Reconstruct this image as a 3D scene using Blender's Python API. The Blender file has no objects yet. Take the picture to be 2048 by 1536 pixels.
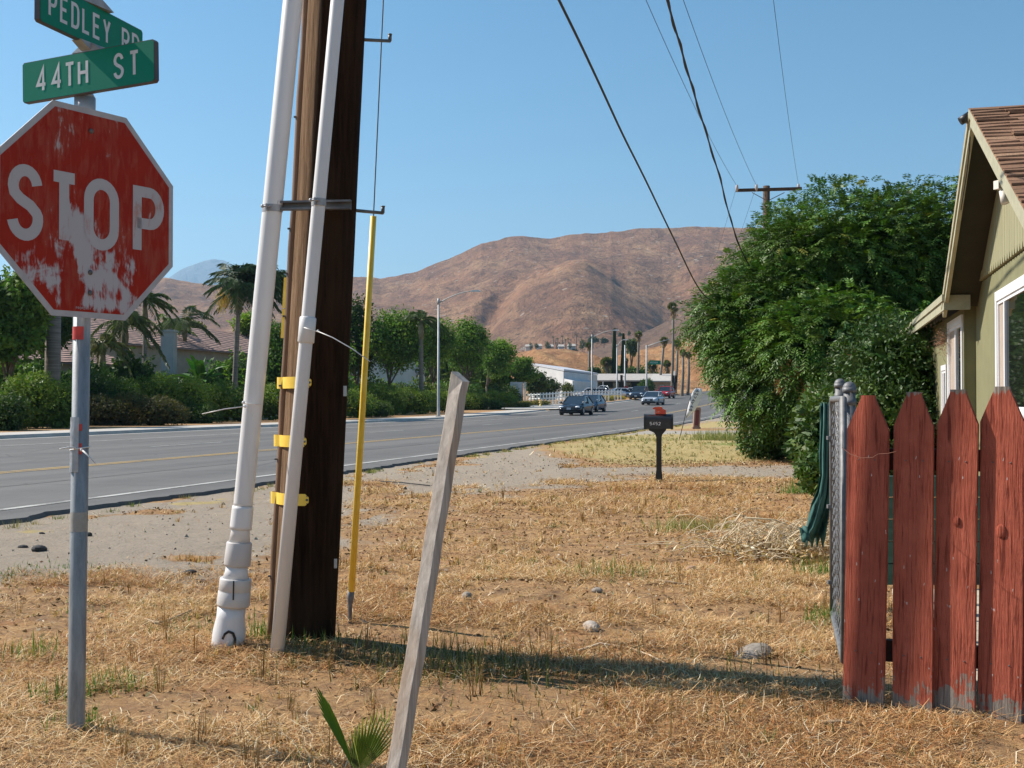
import bpy, math, random
import numpy as np
from mathutils import Vector, Matrix, Quaternion
random.seed(7); rng = np.random.default_rng(11)
R = math.radians
scene = bpy.context.scene
C = scene.collection
# ---------------- camera ----------------
CAMH, PITCH, F = 1.2, R(0.88), 2338.0
cam = bpy.data.objects.new('camera', bpy.data.cameras.new('camera'))
C.objects.link(cam); scene.camera = cam
cam.location = (0, 0, CAMH); cam.rotation_euler = (R(90) + PITCH, 0, 0)
cam.data.sensor_width = 36; cam.data.lens = 36 * F / 2048
cam.data.clip_start = 0.05; cam.data.clip_end = 40000
# ---------------- sky and sun ----------------
SUN_EL = R(42)
SUN_DIR = Vector((-0.9455 * math.cos(SUN_EL), 0.3256 * math.cos(SUN_EL), math.sin(SUN_EL))).normalized()   # towards the sun
world = bpy.data.worlds.new('World'); scene.world = world; world.use_nodes = True
wn = world.node_tree; wn.nodes.clear()
sky = wn.nodes.new('ShaderNodeTexSky'); sky.sky_type = 'NISHITA'; sky.sun_disc = False
sky.sun_elevation = SUN_EL; sky.sun_rotation = math.atan2(SUN_DIR.x, SUN_DIR.y)
sky.altitude = 200; sky.air_density = 1.0; sky.dust_density = 0.3; sky.ozone_density = 2.2
bg = wn.nodes.new('ShaderNodeBackground'); bg.inputs['Strength'].default_value = 0.079
wo = wn.nodes.new('ShaderNodeOutputWorld')
hs_n = wn.nodes.new('ShaderNodeHueSaturation'); hs_n.inputs['Saturation'].default_value = 1.27; hs_n.inputs['Hue'].default_value = 0.488; wn.links.new(sky.outputs[0], hs_n.inputs['Color']); wn.links.new(hs_n.outputs[0], bg.inputs[0]); wn.links.new(bg.outputs[0], wo.inputs[0])
sun = bpy.data.objects.new('sun', bpy.data.lights.new('sun', 'SUN')); C.objects.link(sun)
sun.data.energy = 5.0; sun.data.angle = R(0.5); sun.data.color = (1.0, 0.93, 0.83)
sun.rotation_euler = (-SUN_DIR).to_track_quat('-Z', 'Y').to_euler()
sun.location = (-30, 10, 40)
scene.view_settings.view_transform = 'Standard'; scene.view_settings.look = 'None'
scene.view_settings.exposure = 0.73; scene.view_settings.gamma = 1.0
scene.cycles.volume_bounces = 0; scene.cycles.max_bounces = 6; scene.cycles.transparent_max_bounces = 12
# ---------------- geometry of the place ----------------
def ray(px, py):
    a = (px - 1024) / F; b = (768 - py) / F
    y = math.cos(PITCH) - b * math.sin(PITCH); z = math.sin(PITCH) + b * math.cos(PITCH)
    return a / y, z / y
def P(px, py, Y):
    a, b = ray(px, py); return Vector((a * Y, Y, CAMH + b * Y))
def G(px, py, z=0.0):
    a, b = ray(px, py); Y = (z - CAMH) / b; return Vector((a * Y, Y, z))
RD = Vector((0.2679, 0.9634, 0)); RN = Vector((-0.9634, 0.2679, 0))     # along the road, and to its left
def zs(s):
    s = np.asarray(s, float)
    q = np.clip(s, 60, 110) - 60
    return 0.00022 * q ** 2 + 0.022 * np.maximum(s - 110, 0) - 0.006 * np.maximum(s - 260, 0)
def zg(x, y): return float(zs(x * RD.x + y * RD.y))
def RP(s, o, z=0.0): return Vector((s * RD.x + o * RN.x, s * RD.y + o * RN.y, float(zs(s)) + z))
def PO(px, o, z=0.0):                                                     # ground point on the line of sight px, o metres left
    r = (px - 1024) / F; Y = o / (RN.y + RN.x * r); X = r * Y
    return Vector((X, Y, zg(X, Y) + z))
def PY(px, Y, z=0.0):
    X = (px - 1024) / F * Y; return Vector((X, Y, zg(X, Y) + z))
def hsh(i, j, seed):
    n = (i * 374761393 + j * 668265263 + seed * 1442695041) & 0xffffffff
    n = ((n ^ (n >> 13)) * 1274126177) & 0xffffffff
    return ((n ^ (n >> 16)) & 0xffffff) / float(0xffffff)
def vn(x, y, seed=0):
    x = np.asarray(x, float); y = np.asarray(y, float)
    i = np.floor(x).astype(np.int64); j = np.floor(y).astype(np.int64); f = x - i; g = y - j
    f = f * f * (3 - 2 * f); g = g * g * (3 - 2 * g)
    return (hsh(i, j, seed) * (1 - f) + hsh(i + 1, j, seed) * f) * (1 - g) + (hsh(i, j + 1, seed) * (1 - f) + hsh(i + 1, j + 1, seed) * f) * g
def fbm(x, y, seed=0, o=4):
    t = 0; a = 0.5
    for k in range(o):
        t = t + a * vn(x * 2 ** k, y * 2 ** k, seed + k); a *= 0.5
    return t
# ---------------- mesh helpers ----------------
class MB:
    def __init__(s): s.v = []; s.f = []; s.sm = []
    def add(s, vs, fs, sm=False):
        n = len(s.v); s.v += [tuple(v) for v in vs]; s.f += [tuple(i + n for i in f) for f in fs]; s.sm += [sm] * len(fs); return s
    def box(s, c, size, M=None):
        c = Vector(c); x, y, z = [k / 2 for k in size]
        vs = [Vector((a * x, b * y, d * z)) for a in (-1, 1) for b in (-1, 1) for d in (-1, 1)]
        if M is not None: vs = [M @ v for v in vs]
        return s.add([c + v for v in vs], [(0, 1, 3, 2), (4, 6, 7, 5), (0, 4, 5, 1), (2, 3, 7, 6), (0, 2, 6, 4), (1, 5, 7, 3)])
    def hexa(s, b4, t4):
        return s.add(list(b4) + list(t4), [(3, 2, 1, 0), (4, 5, 6, 7), (0, 1, 5, 4), (1, 2, 6, 5), (2, 3, 7, 6), (3, 0, 4, 7)])
    def tube(s, pts, r, n=8, caps=True, sm=True, sy=1.0):
        pts = [Vector(p) for p in pts]; rs = r if isinstance(r, (list, tuple)) else [r] * len(pts)
        vs = []; fs = []; up = None
        for i, p in enumerate(pts):
            d = (pts[min(i + 1, len(pts) - 1)] - pts[max(i - 1, 0)]).normalized()
            if up is None: up = Vector((0, 0, 1)) if abs(d.z) < 0.9 else Vector((0, 1, 0))
            a = d.cross(up); a = a.normalized() if a.length > 1e-5 else d.orthogonal().normalized()
            b = a.cross(d).normalized(); up = b
            for k in range(n):
                t = 2 * math.pi * k / n; vs.append(p + (a * math.cos(t) + b * math.sin(t) * sy) * rs[i])
        for i in range(len(pts) - 1):
            for k in range(n):
                k2 = (k + 1) % n; fs.append((i * n + k, i * n + k2, (i + 1) * n + k2, (i + 1) * n + k))
        s.add(vs, fs, sm)
        if caps:
            m = len(s.v) - len(vs)
            s.f.append(tuple(m + k for k in reversed(range(n)))); s.sm.append(False)
            s.f.append(tuple(m + (len(pts) - 1) * n + k for k in range(n))); s.sm.append(False)
        return s
    def prism(s, poly, fr, t0, t1):                                       # poly in (a,b); fr(a,b,t)->point
        n = len(poly); vs = [fr(a, b, t0) for a, b in poly] + [fr(a, b, t1) for a, b in poly]
        fs = [tuple(range(n)), tuple(reversed(range(n, 2 * n)))] + [(i, i + n, (i + 1) % n + n, (i + 1) % n) for i in range(n)]
        return s.add(vs, fs)
    def ball(s, c, r, nu=10, nv=7, top=False):
        c = Vector(c); r = r if isinstance(r, (tuple, list)) else (r, r, r); vs = []; fs = []
        for j in range(nv + 1):
            ph = math.pi * j / nv
            for i in range(nu):
                t = 2 * math.pi * i / nu
                vs.append(c + Vector((r[0] * math.sin(ph) * math.cos(t), r[1] * math.sin(ph) * math.sin(t), r[2] * math.cos(ph))))
        for j in range(nv):
            for i in range(nu):
                fs.append((j * nu + i, (j + 1) * nu + i, (j + 1) * nu + (i + 1) % nu, j * nu + (i + 1) % nu))
        return s.add(vs, fs, True)
    def grid(s, rows, sm=True, close=False):
        m = len(rows[0]); vs = [p for r in rows for p in r]; fs = []
        for j in range(len(rows) - 1):
            for i in range(m - (0 if close else 1)):
                i2 = (i + 1) % m; fs.append((j * m + i, j * m + i2, (j + 1) * m + i2, (j + 1) * m + i))
        return s.add(vs, fs, sm)
def setp(o, label=None, cat=None, group=None, kind=None):
    if label: o['label'] = label
    if cat: o['category'] = cat
    if group: o['group'] = group
    if kind: o['kind'] = kind
    return o
def obj(name, mb, mat, parent=None, label=None, cat=None, group=None, kind=None, M=None):
    me = bpy.data.meshes.new(name); me.from_pydata(mb.v, [], mb.f)
    if any(mb.sm): me.polygons.foreach_set('use_smooth', mb.sm)
    if mat is not None: me.materials.append(mat)
    me.update(); o = bpy.data.objects.new(name, me); C.objects.link(o)
    if parent is not None: o.parent = parent
    if M is not None: o.matrix_local = M
    return setp(o, label, cat, group, kind)
def nobj(name, V, nper, mat, parent=None, col=None, label=None, cat=None, group=None, kind=None, smooth=False):
    """V: (N, nper, 3) faces each with its own vertices; col: (N,3)"""
    V = np.asarray(V, np.float32); N = V.shape[0]
    me = bpy.data.meshes.new(name); me.vertices.add(N * nper); me.loops.add(N * nper); me.polygons.add(N)
    me.vertices.foreach_set('co', V.reshape(-1)); me.loops.foreach_set('vertex_index', np.arange(N * nper, dtype=np.int32))
    me.polygons.foreach_set('loop_start', np.arange(0, N * nper, nper, dtype=np.int32))
    if col is not None:
        a = me.color_attributes.new('Col', 'FLOAT_COLOR', 'POINT')
        c = np.ones((N, nper, 4), np.float32); c[:, :, :3] = np.asarray(col, np.float32)[:, None, :]
        a.data.foreach_set('color', c.reshape(-1))
    me.materials.append(mat); me.update(); me.validate()
    o = bpy.data.objects.new(name, me); C.objects.link(o)
    if parent is not None: o.parent = parent
    return setp(o, label, cat, group, kind)
def thing(name, label, cat, loc=(0, 0, 0), rz=0, group=None, M=None):
    o = bpy.data.objects.new(name, None); C.objects.link(o); o.empty_display_size = 0.2
    if M is not None: o.matrix_world = M
    else: o.location = loc; o.rotation_euler = (0, 0, rz)
    return setp(o, label, cat, group)
def copy_tree(o, parent=None):
    c = o.copy(); C.objects.link(c)
    if parent is not None: c.parent = parent
    for ch in [k for k in bpy.data.objects if k.parent is o]: copy_tree(ch, c)
    return c
# ---------------- materials ----------------
def lin(c): return tuple(((k / 255 + 0.055) / 1.055) ** 2.4 if k > 10 else k / 255 / 12.92 for k in c)
class NT:
    def __init__(s, name):
        s.m = bpy.data.materials.new(name); s.m.use_nodes = True; s.t = s.m.node_tree; s.t.nodes.clear()
        s.out = s.t.nodes.new('ShaderNodeOutputMaterial')
    def n(s, typ, **kw):
        k = s.t.nodes.new('ShaderNode' + typ)
        for a, b in kw.items(): setattr(k, a, b)
        return k
    def l(s, a, b): s.t.links.new(a, b); return s
    def co(s, which='Object', scale=(1, 1, 1)):
        c = s.n('TexCoord'); m = s.n('Mapping'); m.inputs['Scale'].default_value = scale
        s.l(c.outputs[which], m.inputs[0]); return m.outputs[0]
    def noise(s, vec, sc=5, det=4, rough=0.6, dist=0):
        k = s.n('TexNoise'); k.inputs['Scale'].default_value = sc; k.inputs['Detail'].default_value = det
        k.inputs['Roughness'].default_value = rough; k.inputs['Distortion'].default_value = dist
        if vec is not None: s.l(vec, k.inputs['Vector'])
        return k.outputs[0]
    def ramp(s, v, stops):
        k = s.n('ValToRGB'); e = k.color_ramp.elements
        while len(e) < len(stops): e.new(0.5)
        for q, (p, c) in zip(e, stops): q.position = p; q.color = (*c, 1) if not isinstance(c, (int, float)) else (c, c, c, 1)
        s.l(v, k.inputs[0]); return k.outputs[0]
    def mix(s, f, a, b, mode='MIX'):
        k = s.n('Mix', data_type='RGBA', blend_type=mode)
        for sock, val in ((k.inputs[0], f), (k.inputs[6], a), (k.inputs[7], b)):
            if hasattr(val, 'links'): s.l(val, sock)
            elif isinstance(val, (int, float)): sock.default_value = val
            else: sock.default_value = (*val, 1)
        return k.outputs[2]
    def math(s, op, a, b=0.0, clamp=False):
        k = s.n('Math', operation=op); k.use_clamp = clamp
        for sock, val in ((k.inputs[0], a), (k.inputs[1], b)):
            if hasattr(val, 'links'): s.l(val, sock)
            else: sock.default_value = val
        return k.outputs[0]
    def attr(s, name, out='Fac'):
        k = s.n('Attribute', attribute_name=name); return k.outputs[out]
    def bump(s, h, strength=0.5, dist=0.01, nrm=None):
        k = s.n('Bump'); k.inputs['Strength'].default_value = strength; k.inputs['Distance'].default_value = dist
        s.l(h, k.inputs['Height'])
        if nrm is not None: s.l(nrm, k.inputs['Normal'])
        return k.outputs[0]
    def bsdf(s, col, rough=0.7, metal=0.0, nrm=None, spec=0.5):
        b = s.n('BsdfPrincipled')
        for sock, val in ((b.inputs['Base Color'], col), (b.inputs['Roughness'], rough), (b.inputs['Metallic'], metal), (b.inputs['Specular IOR Level'], spec)):
            if hasattr(val, 'links'): s.l(val, sock)
            elif isinstance(val, (int, float)): sock.default_value = val
            else: sock.default_value = (*val, 1)
        if nrm is not None: s.l(nrm, b.inputs['Normal'])
        s.l(b.outputs[0], s.out.inputs[0]); s.b = b; return s.m
def mat(name, c1, c2=None, rough=0.6, metal=0.0, sc=6, stretch=(1, 1, 1), bump=0.0, bsc=40, bd=0.004, lo=0.35, hi=0.65, spec=0.5, det=5):
    t = NT(name); v = t.co('Object', stretch); c2 = c2 or tuple(k * 0.72 for k in c1)
    f = t.ramp(t.noise(v, sc, det), [(lo, 0.0), (hi, 1.0)]); col = t.mix(f, c1, c2)
    nr = t.bump(t.noise(v, bsc, 5), bump, bd) if bump else None
    return t.bsdf(col, rough, metal, nr, spec)
def leafmat(name, rough=0.45, trans=0.3, spec=0.5):
    t = NT(name); c = t.attr('Col', 'Color'); b = t.bsdf(c, rough, 0, None, spec)
    tr = t.n('BsdfTranslucent'); c2 = t.mix(1.0, c, (1.0, 1.25, 0.5), 'MULTIPLY'); t.l(c2, tr.inputs[0])
    mx = t.n('MixShader'); mx.inputs[0].default_value = trans
    t.l(t.b.outputs[0], mx.inputs[1]); t.l(tr.outputs[0], mx.inputs[2]); t.l(mx.outputs[0], t.out.inputs[0]); return t.m
LEAF = leafmat('leaf_green', 0.62, 0.28, 0.2); LEAFG = leafmat('leaf_glossy', 0.5, 0.16, 0.3); STRAW = leafmat('dry_straw', 0.75, 0.15, 0.2)
BARK = mat('bark', (0.16, 0.115, 0.08), (0.07, 0.05, 0.035), 0.9, sc=9, stretch=(1, 1, 0.25), bump=0.6, bsc=30, bd=0.02)
PALMBARK = mat('palm_bark', (0.24, 0.2, 0.165), (0.13, 0.105, 0.085), 0.9, sc=3, stretch=(0.3, 0.3, 6), bump=0.4, bsc=8, bd=0.02)
GALV = mat('galvanised_steel', (0.40, 0.40, 0.41), (0.30, 0.30, 0.31), 0.55, 0.45, sc=25, bump=0.05)
LAMPST = mat('lamp_steel', (0.42, 0.43, 0.43), (0.32, 0.33, 0.33), 0.6, 0.3, sc=3)
BLACKP = mat('black_paint', (0.02, 0.02, 0.022), (0.012, 0.012, 0.013), 0.45, sc=20)
WHITEP = mat('white_paint', (0.78, 0.78, 0.77), (0.7, 0.7, 0.68), 0.5, sc=8)
GLASSD = mat('dark_glass', (0.02, 0.028, 0.035), (0.015, 0.02, 0.025), 0.07, sc=2, spec=0.8)
YELLOWP = mat('yellow_plastic', (0.92, 0.64, 0.09), (0.84, 0.54, 0.05), 0.45, sc=14, lo=.4, hi=.7)
STEELD = mat('dark_steel', (0.10, 0.105, 0.11), (0.16, 0.15, 0.14), 0.55, 0.5, sc=18)
RUBBER = mat('tyre_rubber', (0.02, 0.02, 0.02), (0.03, 0.03, 0.03), 0.85)
STONE = mat('stone', (0.33, 0.28, 0.23), (0.2, 0.17, 0.14), 0.9, sc=14, bump=0.6, bsc=40, bd=0.01)
DSTONE = mat('asphalt_lump', (0.07, 0.065, 0.06), (0.03, 0.03, 0.03), 0.9, sc=30, bump=0.7, bsc=60, bd=0.01)
TWIG = mat('dry_wood', (0.38, 0.27, 0.16), (0.22, 0.15, 0.09), 0.85, sc=20, stretch=(1, 1, 1), bump=0.3)
CONC = mat('concrete', (0.5, 0.46, 0.41), (0.4, 0.37, 0.33), 0.85, sc=1.3, bump=0.15, bsc=60)
# ---------------- ground ----------------
def poly_w(pts): return np.array([[*G(x, y).xy] for x, y in pts])
GRAVEL = poly_w([(-300, 1100), (-300, 1190), (0, 1165), (150, 1150), (250, 1125), (400, 1165), (540, 1125), (700, 1050), (820, 1005), (950, 995), (1080, 982), (1180, 962), (1290, 952), (1450, 955), (1640, 958), (1800, 960), (1800, 938), (1640, 936), (1450, 932), (1300, 933), (1210, 929), (1120, 908), (1130, 888), (1060, 885), (1000, 880), (880, 915), (700, 935), (540, 960), (0, 1030)])
GREEN = poly_w([(1090, 893), (1190, 872), (1300, 864), (1400, 866), (1560, 868), (1660, 876), (1680, 900), (1520, 922), (1300, 931), (1205, 927), (1130, 908)])
LUSH = poly_w([(1420, 889), (1500, 884), (1640, 878), (1640, 890), (1500, 893)])
FARG = poly_w([(1330, 855), (1345, 843), (1450, 826), (1640, 826), (1640, 856), (1400, 857)])
FARGR = poly_w([(1290, 862), (1420, 843), (1500, 845), (1520, 853), (1420, 856)])
FPATH = poly_w([(1230, 872), (1290, 861), (1640, 862), (1640, 869), (1420, 868), (1300, 868)])
def sdf(poly, x, y):                                                      # >0 inside
    d = np.full(x.shape, 1e9); ins = np.zeros(x.shape, bool); n = len(poly)
    for i in range(n):
        a = poly[i]; b = poly[(i + 1) % n]; e = b - a; wx = x - a[0]; wy = y - a[1]
        t = np.clip((wx * e[0] + wy * e[1]) / (e @ e), 0, 1)
        d = np.minimum(d, np.hypot(wx - e[0] * t, wy - e[1] * t))
        c = (a[1] > y) != (b[1] > y)
        ins ^= c & (x < (b[0] - a[0]) * (y - a[1]) / (b[1] - a[1] + 1e-12) + a[0])
    return np.where(ins, d, -d)
def sm01(v, w): return np.clip(v / w * 0.5 + 0.5, 0, 1)
def masks(x, y):
    w = 0.25 + 0.012 * np.maximum(y, 0); nz = (fbm(x * 1.6, y * 1.1, 5) - 0.47) * 1.6
    gr = sm01(sdf(GRAVEL, x, y) + nz * 1.3, w * 1.6); far = sm01(sdf(FARG, x, y) + nz, w)
    gn = sm01(sdf(GREEN, x, y) + nz * .7, w * 1.6); lu = sm01(sdf(LUSH, x, y) + nz * .4, w)
    fg = sm01(sdf(FARGR, x, y) + nz, w); pa = sm01(sdf(FPATH, x, y), .2)
    gr = np.maximum(gr, far) * (1 - gn) * (1 - fg * 0.9); gn = np.maximum(gn, fg * .8)
    o = x * RN.x + y * RN.y
    gr = gr * (1 - .85 * np.clip((fbm(x * .8 + 4, y * .55, 43, 5) - .53) * 12, 0, 1) * (y < 40) * ((x * RN.x + y * RN.y) > 4.6))
    tuft = np.clip((fbm(x * 1.3 + 9, y * 1.3, 21) - 0.5) * 9, 0, 1) * np.clip(1 - np.abs(o - 7.35) / 0.55, 0, 1) * np.clip(y < 60, 0, 1)
    gn = np.maximum(gn, tuft)
    far2 = np.clip((o - 25.1) / .1, 0, 1); gn = np.where(far2 > 0.5, 0, gn); gr = np.where(far2 > .5, 0, gr)
    lawn = ((y > 150) & (o < 6) & (o > -60)) * 1.0
    gn = np.maximum(gn, lawn * .9); lu = np.maximum(lu, lawn * .5)
    return gr, gn, lu, pa
def knots(parts): 
    k = np.concatenate([np.arange(a, b, st) for a, b, st in parts]); return k
SK = knots([(-60, -4, 4), (-4, 2, .4), (2, 13, .05), (13, 26, .12), (26, 60, .6), (60, 112, 1.0), (112, 280, 4), (280, 2000, 60), (2000, 20001, 1500)])
OK_ = knots([(-12000, -600, 950), (-600, -60, 30), (-60, -12, 1.5), (-12, -4.5, .2), (-4.5, 7.6, .05), (7.6, 8.2, .1), (8.2, 24.8, 1.5), (24.8, 25.6, .1), (25.6, 40, .8), (40, 100, 6), (100, 700, 40), (700, 12001, 950)])
def bumps(x, y):
    o = x * RN.x + y * RN.y; s = x * RD.x + y * RD.y
    a = np.clip((7.75 - o) / .8, 0, 1) * np.clip((60 - s) / 20, 0, 1)
    b = (fbm(x * .55, y * .55, 3, 3) - .44) * .10 + (fbm(x * 2.6, y * 2.6, 8, 3) - .44) * .035 + (fbm(x * 9, y * 9, 12, 2) - .37) * .016
    b = b + 0.05 * np.exp(-((x + 1.0) / .6) ** 2 - ((y - 5.55) / .35) ** 2)
    b = b - 0.055 * np.exp(-((x - .3) / 1.3) ** 2 - ((y - 3.75) / .38) ** 2)
    return a * b + np.clip((o - 25.05) / .1, 0, 1) * .12
def gz(x, y): return float(zs(x * RD.x + y * RD.y) + bumps(np.array([x]), np.array([y]))[0])
S_, O_ = np.meshgrid(SK, OK_, indexing='ij')
GX = S_ * RD.x + O_ * RN.x; GY = S_ * RD.y + O_ * RN.y
GZ = zs(S_) + bumps(GX, GY)
def grid_obj(name, X, Y, Z, mat_, kind='structure', attrs=None, smooth=True):
    n, m = X.shape; me = bpy.data.meshes.new(name); me.vertices.add(n * m)
    me.vertices.foreach_set('co', np.stack([X, Y, Z], -1).astype(np.float32).reshape(-1))
    i, j = np.meshgrid(np.arange(n - 1), np.arange(m - 1), indexing='ij'); a = (i * m + j).reshape(-1)
    q = np.stack([a, a + m, a + m + 1, a + 1], -1).astype(np.int32); k = len(q)
    me.loops.add(4 * k); me.polygons.add(k); me.loops.foreach_set('vertex_index', q.reshape(-1))
    me.polygons.foreach_set('loop_start', np.arange(0, 4 * k, 4, dtype=np.int32))
    if smooth: me.polygons.foreach_set('use_smooth', np.ones(k, bool))
    for nm, val in (attrs or {}).items():
        at = me.attributes.new(nm, 'FLOAT', 'POINT'); at.data.foreach_set('value', val.astype(np.float32).reshape(-1))
    me.materials.append(mat_); me.update(); o = bpy.data.objects.new(name, me); C.objects.link(o)
    return setp(o, kind=kind)
def ground_mat():
    t = NT('dry_ground'); v = t.co('Object')
    n1 = t.noise(v, 0.9, 6, .65); n2 = t.noise(v, 6, 6, .7); n3 = t.noise(v, 45, 5, .7); n4 = t.noise(v, 2.3, 5, .6)
    vs_ = t.co('Object', (1, 1, 1)); st = t.noise(vs_, 130, 3, .8, 2.5)
    soil = t.mix(t.ramp(n1, [(.35, 0.), (.65, 1.)]), (.29, .165, .09), (.14, .082, .05))
    straw = t.mix(t.ramp(n3, [(.35, 0.), (.7, 1.)]), (.42, .22, .085), (.62, .41, .20))
    col = t.mix(t.ramp(n2, [(.32, 0.), (.62, .85)]), soil, straw)
    col = t.mix(t.ramp(st, [(.56, 0.), (.68, .7)]), col, (.72, .55, .32))
    col = t.mix(t.ramp(n4, [(.55, 0.), (.72, .6)]), col, (.36, .15, .06))
    gcol = t.mix(t.ramp(n3, [(.3, 0.), (.7, 1.)]), (.42, .345, .265), (.26, .215, .165))
    gcol = t.mix(t.ramp(n4, [(.45, 0.), (.7, .5)]), gcol, (.30, .245, .19))
    vo = t.n('TexVoronoi'); vo.inputs['Scale'].default_value = 34; t.l(v, vo.inputs['Vector'])
    sep = t.n('SeparateColor'); t.l(vo.outputs['Color'], sep.inputs[0])
    peb = t.math('MULTIPLY', t.math('LESS_THAN', vo.outputs['Distance'], .30), t.math('GREATER_THAN', sep.outputs[0], .8))
    gcol = t.mix(peb, gcol, t.mix(sep.outputs[1], (.12, .11, .1), (.45, .4, .34)))
    gr = t.attr('m_gravel'); gn = t.attr('m_green'); lu = t.attr('m_lush'); pa = t.attr('m_path')
    edge = t.math('ADD', gr, t.math('MULTIPLY', t.math('SUBTRACT', n2, .5), 1.1))
    col = t.mix(t.ramp(edge, [(.38, 0.), (.62, 1.)]), col, gcol)
    grc = t.mix(t.ramp(n2, [(.3, 0.), (.65, 1.)]), (.30, .26, .10), (.50, .37, .18))
    grc = t.mix(lu, grc, (.12, .22, .03))
    e2 = t.math('ADD', gn, t.math('MULTIPLY', t.math('SUBTRACT', n3, .5), .7))
    col = t.mix(t.ramp(e2, [(.4, 0.), (.65, .95)]), col, grc)
    col = t.mix(t.math('MULTIPLY', pa, .9), col, (.36, .33, .29))
    h = t.math('ADD', t.math('MULTIPLY', n3, .6), t.math('ADD', t.math('MULTIPLY', n2, 1.2), t.math('MULTIPLY', st, .4)))
    return t.bsdf(col, .95, 0, t.bump(h, .9, .02), .15)
mg, mgn, mlu, mpa = masks(GX, GY)
grid_obj('ground', GX, GY, GZ, ground_mat(), attrs={'m_gravel': mg, 'm_green': mgn, 'm_lush': mlu, 'm_path': mpa})
# ---------------- road ----------------
def sheet(name, o0, o1, z, m, s0=-60, s1=420, rag=0.0, thick=0.0, extra=0):
    """ribbon along the road between offsets o0<o1; optional ragged near edge and a vertical near face"""
    ks = np.unique(np.concatenate([SK[(SK >= s0) & (SK <= s1)], [s0, s1]]))
    if rag: ks = np.unique(np.concatenate([ks, np.arange(max(s0, 2), 45, .06)]))
    e = o0 + rag * (fbm(ks * .9, ks * 0, 31, 6) - .47) * 2 + rag * .5 * (vn(ks * 7, ks * 0, 32) - .5) if rag else np.full(len(ks), o0)
    b = MB(); rows = []
    for s, oo in zip(ks, e):
        r = [RP(s, o1, z)] + [RP(s, oo + (o1 - oo) * q, z) for q in ([] if not extra else np.linspace(1, 0, extra + 2)[1:-1])] + [RP(s, oo, z)]
        if thick: r.append(RP(s, oo - .03, z - thick))
        rows.append(r)
    b.grid(rows, sm=False)
    return b
def asphalt():
    t = NT('asphalt'); v = t.co('Object'); rot = t.n('Mapping'); rot.inputs['Rotation'].default_value = (0, 0, math.atan2(RD.x, RD.y))
    t.l(v, rot.inputs[0]); st = t.n('Mapping'); st.inputs['Scale'].default_value = (1, .04, 1); t.l(rot.outputs[0], st.inputs[0])
    n1 = t.noise(v, 1.1, 6, .6); n2 = t.noise(v, 90, 4, .8); n3 = t.noise(st.outputs[0], 1.1, 4, .5)
    c = t.mix(t.ramp(n3, [(.38, 0.), (.62, 1.)]), (.165, .155, .145), (.105, .10, .096))
    c = t.mix(t.ramp(n1, [(.4, 0.), (.75, .5)]), c, (.185, .175, .16))
    c = t.mix(t.ramp(n2, [(.3, 0.), (.75, .7)]), c, (.09, .088, .085))
    vo = t.n('TexVoronoi', feature='DISTANCE_TO_EDGE'); vo.inputs['Scale'].default_value = .35
    wv = t.mix(.35, v, t.n('TexNoise').outputs[1]); t.l(wv, vo.inputs['Vector'])
    cr = t.math('LESS_THAN', vo.outputs['Distance'], .006); c = t.mix(t.math('MULTIPLY', cr, .55), c, (.07, .068, .065))
    pt = t.n('TexVoronoi'); pt.inputs['Scale'].default_value = .16; t.l(st.outputs[0], pt.inputs['Vector']); sp3 = t.n('SeparateColor'); t.l(pt.outputs['Color'], sp3.inputs[0])
    c = t.mix(t.math('MULTIPLY', t.math('GREATER_THAN', sp3.outputs[0], .72), .35), c, (.075, .072, .07)); oil = t.noise(v, .55, 5, .75, 1.); c = t.mix(t.ramp(oil, [(.60, 0.), (.72, .45)]), c, (.08, .077, .073))
    return t.bsdf(c, .85, 0, t.bump(n2, .35, .006), .3)
def paint(name, c, wear=.45):
    t = NT(name); v = t.co('Object'); n = t.noise(v, 22, 5, .8); m = t.noise(v, 1.3, 4, .6)
    f = t.math('ADD', n, t.math('MULTIPLY', t.math('SUBTRACT', m, .5), .8))
    return t.bsdf(t.mix(t.ramp(f, [(wear, 0.), (wear + .22, 1.)]), c, (.17, .16, .145)), .7)
ASPH = asphalt()
obj('road', sheet('r', 7.95, 25.0, .045, ASPH, rag=.20, thick=.05, extra=3), ASPH, kind='structure')
WP, YP = paint('worn_white_line', (.46, .445, .41)), paint('worn_yellow_line', (.46, .30, .10), .5)
obj('edge_line', sheet('e', 8.55, 8.67, .050, WP, 0, 150), WP, kind='structure')
yl = sheet('y', 12.98, 13.09, .050, YP, 0, 170); y2 = sheet('y', 13.19, 13.30, .050, YP, 0, 170); yl.add(y2.v, y2.f)
obj('centre_line', yl, YP, kind='structure')
obj('bike_lane_line', sheet('e', 21.0, 21.12, .050, WP, 0, 98), WP, kind='structure')
dl = MB()
for s in np.arange(12, 150, 14.6):
    q = sheet('d', 17.0, 17.11, .050, WP, s, s + 3.6); dl.add(q.v, q.f)
obj('lane_line', dl, WP, kind='structure')
seam = mat('tar_seam', (.07, .068, .066), (.13, .125, .12), .8, sc=6)
ts = MB()
for o0, s0, s1 in ((10.9, 0, 120), (19.2, 4, 70)):
    ks = np.arange(s0, s1, .8); ts.grid([[RP(s, o0 + .12 * (fbm(s * .3, 0, 3) - .5), .049), RP(s, o0 + .035 + .12 * (fbm(s * .3, 0, 3) - .5), .049)] for s in ks], sm=False)
obj('road_seam', ts, seam, kind='structure')
KERB = mat('kerb_concrete', (.46, .43, .39), (.34, .32, .29), .85, sc=2, bump=.2)
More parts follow.
